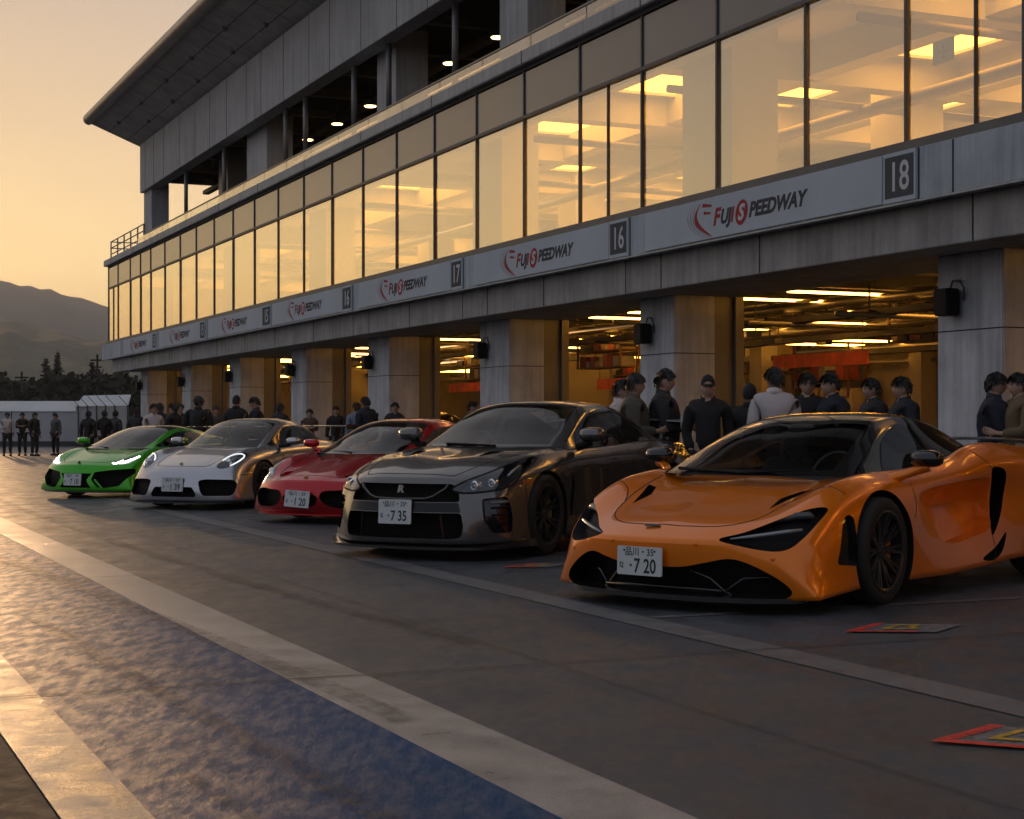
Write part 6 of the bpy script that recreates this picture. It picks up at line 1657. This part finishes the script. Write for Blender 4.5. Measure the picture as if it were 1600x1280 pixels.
    splitter(car, [(1.08,0),(1.05,.35),(.95,.62),(.80,.82),(.66,.92)], .095, .115, M_CARB)
    c = [
     [(.24,0,.785),(-.08,0,.90),(-.44,0,1.03),(-.80,0,1.13),(-1.18,0,1.163),(-1.7,0,1.13),(-2.3,0,1.04),(-2.8,0,.95)],
     [(.20,.30,.785),(-.11,.29,.895),(-.46,.27,1.025),(-.81,.26,1.124),(-1.18,.26,1.156),(-1.7,.25,1.12),(-2.3,.25,1.03),(-2.78,.25,.94)],
     [(.02,.59,.79),(-.25,.565,.88),(-.56,.525,.995),(-.86,.485,1.085),(-1.19,.47,1.115),(-1.7,.45,1.075),(-2.2,.43,.99),(-2.7,.42,.92)],
     [(-.06,.655,.79),(-.33,.635,.865),(-.62,.60,.965),(-.89,.565,1.04),(-1.20,.555,1.065),(-1.65,.545,1.02),(-2.05,.53,.95),(-2.45,.50,.90)],
     [(-.14,.725,.785),(-.40,.73,.80),(-.67,.735,.815),(-.92,.74,.83),(-1.21,.74,.85),(-1.6,.73,.87),(-1.95,.69,.89),(-2.3,.62,.89)],
    ]
    cl = Loft(c, {2: .5, 3: .9}, nu=9, nv=[8, 10, 6, 8]); cb = Body(cl, caps=False)
    for f in cb.bm.faces: pass
    cabin_parts(cb, cl, car, 3, 2, (.05, .08), side_u=(.5, 5.0))
    kr = cb.part('roof_panel')
    for f in cb.bm.faces:
        u, v = f[cb.iu]/100, f[cb.iv]/100
        if f[cb.pid] == 0 and v < 2.0 and u >= 2.95: f[cb.pid] = kr
    oo = finish_cabin(cb, car, paint, {'side': M_SIDED, 'border': M_BLK})
    oo['roof_panel'].data.materials[0] = M_BLK
    mirrors(car, -.45, 1.0, .905, paint, M_BLKM, 1.05, .80, .80)
    wiper(car, [(.22,.02,.80),(.10,-.28,.81),(-.02,-.50,.82)])
    t = MB(); t.sphere((.925, 0, .562), (.012, .03, .035), 10, 6); t.build('badge', mat('crest_dark', (.05, .04, .02), .35, .6), car, smooth=True)
    t = MB(); wing_shape(t, -3.5, 1.12, [(0,0),(.08,.02),(.2,.026),(.32,.012),(.32,0),(.2,-.004)], .86, .0); w_ = t.build('rear_wing', M_CARB, car)
    t = MB()
    for sg in (1, -1): t.tube([(-2.9,.55*sg,.93),(-3.2,.70*sg,1.04),(-3.3,.80*sg,1.125)], .022, 6)
    t.build('wing_support', paint, w_)
    make_interior(car, -.34, .80, .62, -1.0, .22, -.36, 1.02)
    wheels(car, 2.62, .80, .80, .335, .345, .245, .305, mat('black_caliper', (.03, .03, .03), .35, coat=.5), 10)
    make_plate(car, 1.055, -.03, .30, '品川・30', 'る', '7 10', tilt=R(6), w=.34, h=.19)
    return car
def copy_tree(o, parent=None):
    c = o.copy(); COL.objects.link(c); c.parent = parent
    for ch in list(o.children): copy_tree(ch, c)
    return c
def build_cars():
    c = build_orange_car(); place_car(c, 1.60, 11.12, 40, 1.03)
    c = build_grey_car(); place_car(c, -.467, 14.88, 29); c.scale = (.97, .97, 1)
    c = build_red_car(); place_car(c, -1.85, 19.88, 29)
    c = build_silver_car(); place_car(c, -4.15, 22.88, 20, .94)
    d = copy_tree(c); d.location = BLOC+D_RT*(-42.6)+N_IN*4.6; d.rotation_euler = (0, 0, R(60)); d.scale = (1.0, 1.05, 1.12)
    d['label'] = 'dark parked car inside the lit third garage, half hidden'; d['group'] = 'cars parked inside the garages'; d['category'] = 'car'
    dk = paint_mat('dark_paint', (.012, .012, .013), .3, .3)
    for q in d.children_recursive:
        if q.name.split('.')[0] in ('body', 'roof', 'mirror', 'licence_plate', 'daytime_lamp') and q.type == 'MESH': q.material_slots[0].link = 'OBJECT'; q.material_slots[0].material = dk
        if q.name.startswith('plate_lettering'): bpy.data.objects.remove(q)
    c = build_green_car(); place_car(c, -6.27, 26.30, 24, .955)
build_cars()
# ------------------------------------------------------------------ people
SKIN = mat('skin', (.46, .28, .20), .55); HAIR = mat('black_hair', (.010, .009, .008), .5); SHOE = mat('dark_shoe', (.015, .014, .014), .6)
EYE = mat('dark_eye', (.01, .01, .01), .3); GLAS = mat('spectacle_frame', (.01, .01, .01), .3)
CL = {}
def cloth(c):
    k = tuple(c)
    if k not in CL: CL[k] = mat('cloth_%d' % len(CL), c, .85, bump=.25, bump_s=14)
    return CL[k]
def skin_mesh(name, nodes, edges, m, parent, root=0, levels=2):
    """one continuous surface grown round a skeleton: nodes [(co, rx, ry)]"""
    me = bpy.data.meshes.new(name); me.from_pydata([n[0] for n in nodes], edges, []); me.update()
    o = bpy.data.objects.new(name, me); COL.objects.link(o)
    o.modifiers.new('s', 'SKIN'); sv = me.skin_vertices[0].data
    for i, n in enumerate(nodes): sv[i].radius = (n[1], n[2]); sv[i].use_root = i == root
    o.modifiers['s'].use_smooth_shade = True
    ss = o.modifiers.new('d', 'SUBSURF'); ss.levels = levels; ss.render_levels = levels
    dg = bpy.context.evaluated_depsgraph_get(); dg.update()
    r = bpy.data.meshes.new_from_object(o.evaluated_get(dg)); bpy.data.objects.remove(o); bpy.data.meshes.remove(me)
    r.name = name; r.materials.clear(); r.materials.append(m); r.polygons.foreach_set('use_smooth', [True]*len(r.polygons))
    return new_obj(name, r, parent)
def head_mesh(c, s, yaw, pitch=0):
    """face towards +x: skull, jaw, nose, ears; returns verts, faces"""
    vs = []; fs = []; nu, nv = 20, 16
    for j in range(nv+1):
        t = PI*j/nv; z = math.cos(t)
        for i in range(nu):
            p = 2*PI*i/nu; x, y = math.sin(t)*math.cos(p), math.sin(t)*math.sin(p)
            X, Y, Z = x*.098, y*.079, z*.114
            if Z < 0:                                   # jaw narrows, back of the skull lifts
                k = -Z/.118; Y *= 1-.30*k*k; X = X*(1-.12*k) if X > 0 else X*(1-.55*k)
                X += .012*k
            if x > .75 and abs(y) < .30:                # nose
                X += .020*math.exp(-((Z+.018)/.022)**2)*math.exp(-(y/.16)**2)
            if x > .6: X -= .007*math.exp(-((Z-.012)/.014)**2)*math.exp(-((abs(y)-.38)/.2)**2)   # eye sockets
            if x > .7: X += .004*math.exp(-((Z+.062)/.012)**2)*math.exp(-(y/.3)**2)             # lips
            vs.append(Vector((X, Y, Z)))
    for j in range(nv):
        for i in range(nu): fs.append((j*nu+i, (j+1)*nu+i, (j+1)*nu+(i+1) % nu, j*nu+(i+1) % nu))
    for sg in (1, -1):                                  # ears
        b = len(vs)
        for j in range(5):
            for i in range(8):
                t, p = PI*j/4, 2*PI*i/8
                vs.append(Vector((-.008+.018*math.sin(t)*math.cos(p), sg*.078+.010*math.sin(t)*math.sin(p), -.005+.032*math.cos(t))))
        for j in range(4):
            for i in range(8): fs.append((b+j*8+i, b+(j+1)*8+i, b+(j+1)*8+(i+1) % 8, b+j*8+(i+1) % 8))
    M = Matrix.Translation(c) @ Matrix.Rotation(yaw, 4, 'Z') @ Matrix.Rotation(pitch, 4, 'Y') @ Matrix.Scale(s, 4)
    return [M @ v for v in vs], fs, M
def arm_pts(kind, sg, sh):
    """shoulder, elbow, wrist, palm for one arm (body faces +x, left is +y)"""
    x, y, z = sh
    if kind == 'hang': return [(x-.02, y+sg*.06, z-.29), (x+.05, y+sg*.07, z-.53), (x+.08, y+sg*.06, z-.61)]
    if kind == 'front': return [(x+.05, y+sg*.06, z-.28), (x+.27, y-sg*.06, z-.30), (x+.34, y-sg*.11, z-.28)]
    if kind == 'cross': return [(x+.07, y+sg*.05, z-.27), (x+.20, y-sg*.20, z-.22), (x+.19, y-sg*.28, z-.20)]
    if kind == 'phone': return [(x+.06, y+sg*.05, z-.27), (x+.24, y-sg*.04, z-.12), (x+.29, y-sg*.07, z-.08)]
    if kind == 'hip': return [(x-.08, y+sg*.20, z-.24), (x+.06, y+sg*.10, z-.44), (x+.09, y+sg*.04, z-.47)]
    if kind == 'pocket': return [(x-.06, y+sg*.06, z-.28), (x+.05, y+sg*.01, z-.49), (x+.08, y+sg*.0, z-.56)]
    return arm_pts('hang', sg, sh)
def make_person(label, loc, face, H=1.72, top=(.012, .013, .016), legs=(.015, .016, .022), arms=('hang', 'hang'), head=0, pitch=0, hair='short', collar=True, extra=None, build_=1.0, group='people standing along the pit garages', skin=True):
    """face: heading in degrees measured from +Y towards +X"""
    t = thing('person', label, 'person', (loc[0], loc[1], 0), R(90)-R(face), group)
    s = H/1.74; rr = random.Random(int(loc[0]*1000+loc[1]*77))
    V = lambda x, y, z: (x*s, y*s*build_, z*s)
    st = .10+.03*rr.random(); wob = rr.uniform(-.02, .02)
    hip = V(0, 0, .93); body = [(hip, .125*s, .165*s*build_), (V(.01, 0, 1.12), .105*s, .145*s*build_), (V(.0, 0, 1.32), .115*s, .165*s*build_), (V(-.01, 0, 1.43), .075*s, .12*s), (V(.0, 0, 1.49), .06*s, .064*s), (V(.02, 0, 1.57), .055*s, .055*s)]
    E = [(0, 1), (1, 2), (2, 3), (3, 4), (4, 5)]
    nodes = list(body); tor = list(body[:4]); tE = [(0, 1), (1, 2), (2, 3)]
    leg = []; lE = []; leg.append((hip, .14*s, .18*s*build_)); feet = []
    for sg, ak in ((1, arms[0]), (-1, arms[1])):
        sh = (-.01, sg*.175, 1.415)
        p = arm_pts(ak, sg, sh)
        i0 = len(nodes)
        nodes += [(V(-.01, sg*.17, 1.42), .055*s, .055*s), (V(*p[0]), .042*s, .042*s), (V(*p[1]), .028*s, .03*s), (V(*p[2]), .018*s, .038*s)]
        E += [(3, i0), (i0, i0+1), (i0+1, i0+2), (i0+2, i0+3)]
        d = (Vector(p[2])-Vector(p[1])).normalized(); side = d.cross(Vector((0, 0, 1)))
        side = side.normalized() if side.length > .2 else Vector((1, 0, 0)); curl = d.cross(side).normalized()*(-1)
        if ak in ('front', 'phone'):
            side = Vector((0, 0, 1)); curl = Vector((0, -sg, 0))
        for f_, (off, ln) in enumerate(((-.030, .068), (-.010, .078), (.010, .074), (.030, .058))):
            b0 = len(nodes); base = Vector(p[2])+side*off+d*.03
            nodes += [(V(*base), .0095*s, .0095*s), (V(*(base+d*ln*.55+curl*.012)), .0085*s, .0085*s), (V(*(base+d*ln*.85+curl*.035)), .007*s, .007*s)]
            E += [(i0+3, b0), (b0, b0+1), (b0+1, b0+2)]
        b0 = len(nodes); base = Vector(p[2])-side*.035-d*.01
        nodes += [(V(*base), .011*s, .011*s), (V(*(base-side*.018+d*.035+curl*.02)), .009*s, .009*s)]; E += [(i0+3, b0), (b0, b0+1)]
        j0 = len(tor)
        tor += [(V(-.01, sg*.185, 1.41), .078*s, .08*s), (V(*p[0]), .064*s, .064*s), (V(*(Vector(p[0])*.25+Vector(p[1])*.75)), .056*s, .058*s), (V(*(Vector(p[0])*.06+Vector(p[1])*.94)), .048*s, .05*s)]
        tE += [(3, j0), (j0, j0+1), (j0+1, j0+2), (j0+2, j0+3)]
        i0 = len(nodes); fx = wob*sg
        nodes += [(V(0, sg*.095, .86), .085*s, .085*s), (V(.02, sg*st, .49), .055*s, .055*s), (V(-.01+fx, sg*st, .10), .036*s, .036*s), (V(.06+fx, sg*(st+.02), .04), .032*s, .03*s)]
        E += [(0, i0), (i0, i0+1), (i0+1, i0+2), (i0+2, i0+3)]
        l0 = len(leg)
        leg += [(V(0, sg*.098, .84), .100*s, .105*s), (V(.02, sg*st, .49), .074*s, .076*s), (V(-.01+fx, sg*st, .09), .060*s, .060*s)]
        lE += [(0, l0), (l0, l0+1), (l0+1, l0+2)]; feet.append((fx, sg*(st+.01)))
    tor[0] = (V(0, 0, .86), .155*s, .20*s*build_); tor[1] = (V(.01, 0, 1.10), .145*s, .192*s*build_); tor[2] = (V(0, 0, 1.30), .148*s, .212*s*build_); tor[3] = (V(-.01, 0, 1.435), .105*s, .165*s)
    if collar: tor.append((V(-.005, 0, 1.52), .074*s, .078*s)); tE.append((3, len(tor)-1))
    bo = skin_mesh('body', nodes, E, SKIN, t)
    hy = R(head); vs, fs, M = head_mesh(Vector(V(.025, 0, 1.618)), s*.98, hy, R(pitch))
    bm = bmesh.new(); bm.from_mesh(bo.data); nv = [bm.verts.new(v) for v in vs]
    for f in fs:
        u = []
        for i in f:
            if nv[i] not in u: u.append(nv[i])
        try: q = bm.faces.new(u); q.smooth = True
        except ValueError: pass
    bm.to_mesh(bo.data); bm.free()
    for o_ in (skin_mesh('jacket', tor, tE, cloth(top), t), skin_mesh('trousers', leg, lE, cloth(legs), t)):
        for v in o_.data.vertices:                      # folds
            q = v.co*6+Vector((loc[0]*5, 0, loc[1])); v.co += v.normal*(.011*noise.noise(Vector((q.x, q.y, q.z*1.6)))+.006*noise.noise(q*2.6))
    # turned-up collar, front opening
    a = MB(); n_ = 20; cc = Vector(V(.004, 0, 1.50)); cvs = []
    for k in range(n_):
        q = R(28)+(2*PI-R(56))*k/(n_-1)
        for rr_, zz in ((.088, -.045), (.078, .028), (.070, .030), (.074, -.04)): cvs.append(cc+Vector((math.cos(q)*rr_*s*1.02, math.sin(q)*rr_*s, (zz-.018*math.cos(q))*s)))
    a.add(cvs, [(4*k+j, 4*k+(j+1) % 4, 4*k+4+(j+1) % 4, 4*k+4+j) for k in range(n_-1) for j in range(4)]+[(0, 1, 2, 3), (4*n_-1, 4*n_-2, 4*n_-3, 4*n_-4)])
    a.build('collar', cloth(tuple(min(1, c_*1.35+.004) for c_ in top)), t, smooth=True)
    for fx, fy in feet:
        a = MB(); vsx = []
        for (x, wd, h) in ((-.09, .035, .08), (-.05, .042, .10), (.03, .045, .09), (.11, .048, .06), (.17, .035, .04)):
            vsx += [V(x+fx+.0, fy/1+k*wd, z) for k, z in ((-1, 0), (1, 0), (1, h*.7), (.4, h), (-.4, h), (-1, h*.7))]
        fsx = [(i*6+k, i*6+(k+1) % 6, i*6+6+(k+1) % 6, i*6+6+k) for i in range(4) for k in range(6)]+[(0, 1, 2, 3, 4, 5), (24, 25, 26, 27, 28, 29)]
        a.add(vsx, fsx); a.build('shoe', SHOE, t, smooth=True)
    # hair: shell over the skull with a hairline, uneven strands
    a = MB(); n, m_ = 22, 9; hv = []; hf = []
    for j in range(m_+1):
        for i in range(n):
            p = 2*PI*i/n; front = .5+.5*math.cos(p)
            tmax = (1.98-.48*max(0, 1-abs(math.cos(p))*1.4)-.98*front**2.2)
            if hair == 'long': tmax = 2.35-1.3*front**1.4
            t_ = tmax*j/m_; k = 1.02+(.14+.10*noise.noise(Vector((i*1.3, j*1.1, loc[0]*3)))+.05*front)*(1-(j/m_)**3)
            x, y, z = math.sin(t_)*math.cos(p)*.098*k, math.sin(t_)*math.sin(p)*.077*(k+.02), math.cos(t_)*.118*(k+.03)
            hv.append(M @ Vector((x-.004, y, z+.004)))
    for j in range(m_):
        for i in range(n): hf.append((j*n+i, (j+1)*n+i, (j+1)*n+(i+1) % n, j*n+(i+1) % n))
    a.add(hv, hf); ho = a.build('cap' if hair == 'cap' else 'hair', cloth((.014, .014, .016)) if hair == 'cap' else HAIR, t, smooth=True)
    if hair != 'cap':
        a = MB()                                        # loose locks that break the outline
        for q in range(230):
            p = 2*PI*rr.random(); fr_ = .5+.5*math.cos(p); t_ = (1.95-.45*max(0, 1-abs(math.cos(p))*1.4)-.9*fr_**2.2)*rr.random()**.6
            nrm = Vector((math.sin(t_)*math.cos(p), math.sin(t_)*math.sin(p), math.cos(t_))); c_ = Vector((nrm.x*.110-.004, nrm.y*.092, nrm.z*.134))
            tg = Vector((math.cos(t_)*math.cos(p), math.cos(t_)*math.sin(p), -math.sin(t_)))+Vector((rr.uniform(-.5, .5), rr.uniform(-.5, .5), 0)); tg.normalize(); sd_ = nrm.cross(tg).normalized()
            L_ = .032+.026*rr.random()
            a.add([M @ (c_-sd_*.013), M @ (c_+sd_*.013), M @ (c_+tg*L_*.5+nrm*.012+sd_*.012), M @ (c_+tg*L_+nrm*.012*rr.random()+sd_*.004)], [(0, 1, 2, 3)])
        a.build('hair_locks', HAIR, ho)
    if hair == 'cap':
        a = MB(); b_ = [];
        for k in range(9):
            q = R(-60+15*k); b_ += [M @ Vector((.085*math.cos(q)+.0, .075*math.sin(q), .048)), M @ Vector((.165*math.cos(q)*(.6+.4*math.cos(q)), .085*math.sin(q), .030))]
        a.add(b_+[v-Vector((0, 0, .008)) for v in b_], [(2*k, 2*k+1, 2*k+3, 2*k+2) for k in range(8)]+[(18+2*k+2, 18+2*k+3, 18+2*k+1, 18+2*k) for k in range(8)]+[(2*k+1, 19+2*k, 21+2*k, 2*k+3) for k in range(8)]); a.build('cap_peak', cloth((.014, .014, .016)), ho)
    a = MB()
    for sg in (1, -1):
        a.sphere(M @ Vector((.086, sg*.030, .013)), .0095*s, 8, 6)
        a.box((-.003, -.015, -.003), (.003, .015, .003), fr=lambda x, y, z, sg=sg: tuple(M @ Vector((.094+x, sg*.032+y, .034+z))))
    a.build('eyes', EYE, t)
    if extra == 'glasses':
        a = MB()
        for sg in (1, -1): a.tube([M @ Vector((.101, sg*.033+.022*math.cos(q), .012+.017*math.sin(q))) for q in [2*PI*k/12 for k in range(13)]], .0028, 4); a.tube([M @ Vector((.10, sg*.055, .016)), M @ Vector((.0, sg*.082, .012))], .003, 4)
        a.tube([M @ Vector((.103, .011, .016)), M @ Vector((.103, -.011, .016))], .003, 4); a.build('glasses', GLAS, t)
    if extra == 'badge':
        a = MB(); a.box((-.003, -.03, -.008), (.003, .03, .008), fr=lambda x, y, z: V(.128+x, .09+y, 1.33+z)); a.build('chest_badge', mat('badge_gold', (.45, .35, .15), .5), t)
    return t
def at_px(px, Y): return ((px-800)/2600*Y, Y)
BLK = (.011, .011, .013); NAVY = (.016, .020, .032); DKG = (.028, .028, .030); WHT = (.52, .47, .46); OLV = (.085, .075, .055); TAN = (.16, .11, .06); BLUS = (.18, .22, .30)
def build_people():
    P = [
     # px, depth, height, facing, top, arms, head turn, hair, extra, label
     (969, 18.6, 1.66, 100, WHT, ('hang', 'hang'), 0, 'short', None, 'person in a white shirt half hidden behind the one in the olive jacket'),
     (989, 17.4, 1.70, 95, OLV, ('hang', 'front'), 5, 'short', None, 'person in a dull olive jacket facing right, behind the dark grey coupe'),
     (1036, 17.6, 1.75, 100, DKG, ('front', 'front'), -10, 'short', None, 'person in a dark jacket holding a hand out, facing right by the column'),
     (1106, 16.9, 1.66, 185, BLK, ('pocket', 'pocket'), 0, 'cap', 'badge', 'person in a black jacket and cap facing the camera by the column edge'),
     (1171, 17.2, 1.58, 25, BLK, ('front', 'hang'), 0, 'cap', None, 'person in black with a cap seen from behind, left of the white shirt'),
     (1210, 16.8, 1.74, 8, WHT, ('pocket', 'hang'), 25, 'short', None, 'person in a pale shirt seen from behind, in front of the nearest garage'),
     (1262, 17.7, 1.71, 200, BLK, ('hang', 'hang'), 15, 'short', 'glasses', 'person in black with glasses, just right of the pale shirt'),
     (1300, 17.5, 1.70, 250, NAVY, ('hang', 'hang'), -10, 'short', None, 'person in a dark navy suit facing left, middle of the nearest garage'),
     (1364, 17.9, 1.66, 262, DKG, ('hang', 'hang'), 0, 'short', None, 'person in a charcoal jacket facing left before the amber pillar'),
     (1412, 17.3, 1.66, 265, (.022, .024, .030), ('hang', 'hang'), 0, 'short', 'badge', 'person in a grey blue jacket facing left beside the roller shutter'),
     (1553, 16.6, 1.68, 100, NAVY, ('front', 'front'), 0, 'short', None, 'person in a dark navy top facing right before the right column'),
     (1594, 16.4, 1.67, 265, TAN, ('front', 'front'), 0, 'short', None, 'person in a tan jacket facing left at the right edge'),
     (572, 33, 1.70, 320, NAVY, ('hang', 'hang'), -5, 'short', None, 'person in a dark navy top before a column, above the red car'),
     (558, 34.5, 1.60, 340, BLUS, ('hang', 'hang'), 0, 'short', None, 'person in a light blue shirt partly hidden behind one in navy'),
     (617, 36, 1.62, 175, NAVY, ('cross', 'cross'), 0, 'short', None, 'smaller person in navy facing the camera against a column'),
     (737, 35, 1.62, 110, TAN, ('hang', 'hang'), 0, 'short', None, 'person in beige just showing over the roof of the dark grey coupe'),
     (525, 40, 1.58, 180, BLK, ('hang', 'hang'), 0, 'short', None, 'dark figure standing inside the garage behind the red car'),
     (484, 41, 1.52, 180, (.10, .05, .04), ('cross', 'cross'), 0, 'short', None, 'person in a dull reddish top against the column behind the silver car'),
     (437, 36, 1.60, 20, DKG, ('hang', 'hang'), 0, 'short', None, 'person in dark grey seen from behind before the lit garage, above the silver car'),
     (400, 32.5, 1.69, 265, NAVY, ('cross', 'hang'), 0, 'short', None, 'person in navy turned left, looking down, above the silver car', 18),
     (369, 32, 1.71, 10, BLK, ('hang', 'hang'), 0, 'cap', None, 'broad person in black with a cap seen from behind, above the silver car roof'),
     (310, 31, 1.68, 12, BLK, ('hang', 'hang'), 10, 'short', None, 'broad person in black seen from behind between the green and silver cars', 0, 1.22),
     (272, 34, 1.58, 300, BLK, ('cross', 'cross'), 0, 'short', None, 'person in black with folded arms, left of the broad back'),
     (281, 38, 1.62, 160, BLK, ('hang', 'hang'), 0, 'short', None, 'person in black half hidden behind the folded arms'),
     (337, 40, 1.58, 170, (.05, .045, .04), ('hang', 'hang'), 0, 'short', None, 'person in brown before the far columns, right of the broad back'),
     (250, 37, 1.62, 330, NAVY, ('hang', 'hang'), 0, 'short', None, 'person in a navy jacket behind the one in a white top'),
     (240, 35, 1.58, 150, WHT, ('hang', 'front'), -10, 'short', None, 'person in a white top above the green car roof'),
     (213, 40, 1.55, 10, DKG, ('hang', 'hang'), 0, 'short', None, 'person in dark grey seen from behind at the far end column'),
     (180, 47, 1.52, 20, (.05, .052, .06), ('hang', 'hang'), 0, 'short', None, 'person in a grey top before the shed, right of the pair'),
     (163, 46, 1.52, 350, BLK, ('cross', 'cross'), 0, 'short', None, 'person in black with folded arms before the shed'),
     (138, 45, 1.50, 10, BLK, ('hang', 'hang'), 0, 'short', None, 'person in black standing alone left of the pair by the shed'),
     (87, 59, 1.52, 210, (.09, .095, .105), ('hang', 'hang'), 0, 'short', None, 'person in a grey top standing apart before the white wall'),
     (54, 58, 1.54, 120, BLK, ('hang', 'pocket'), 0, 'short', None, 'person in black turned sideways, third from the left before the white wall'),
     (35, 58.5, 1.54, 175, BLK, ('cross', 'cross'), 0, 'short', None, 'person in black facing the camera, second from the left before the white wall'),
     (11.5, 58, 1.54, 170, WHT, ('hang', 'front'), 0, 'short', None, 'person in a white top at the left edge before the white wall'),
    ]
    for q in P:
        px, Y, H, face, top, arms, head, hair, ex, lab = q[:10]
        make_person(lab, at_px(px, Y), face, H*.975, top, (.014, .015, .020), arms, head, q[10] if len(q) > 10 else 0, hair, True, ex, q[11] if len(q) > 11 else 1.0)
build_people()
# ------------------------------------------------------------------ evening air
def build_haze():
    mb = MB(); mb.box((-4400, -250, -1.2), (4400, 5400, 300)); m = bpy.data.materials.new('evening_air'); m.use_nodes = True; t = m.node_tree; t.nodes.clear()
    o = t.nodes.new('ShaderNodeOutputMaterial'); v = t.nodes.new('ShaderNodeVolumePrincipled'); v.inputs['Color'].default_value = (.96, .93, .90, 1); v.inputs['Density'].default_value = .0002; v.inputs['Anisotropy'].default_value = .25
    t.links.new(v.outputs[0], o.inputs['Volume'])
    h = mb.build('haze', m); h['kind'] = 'stuff'
    h.visible_shadow = True
build_haze()
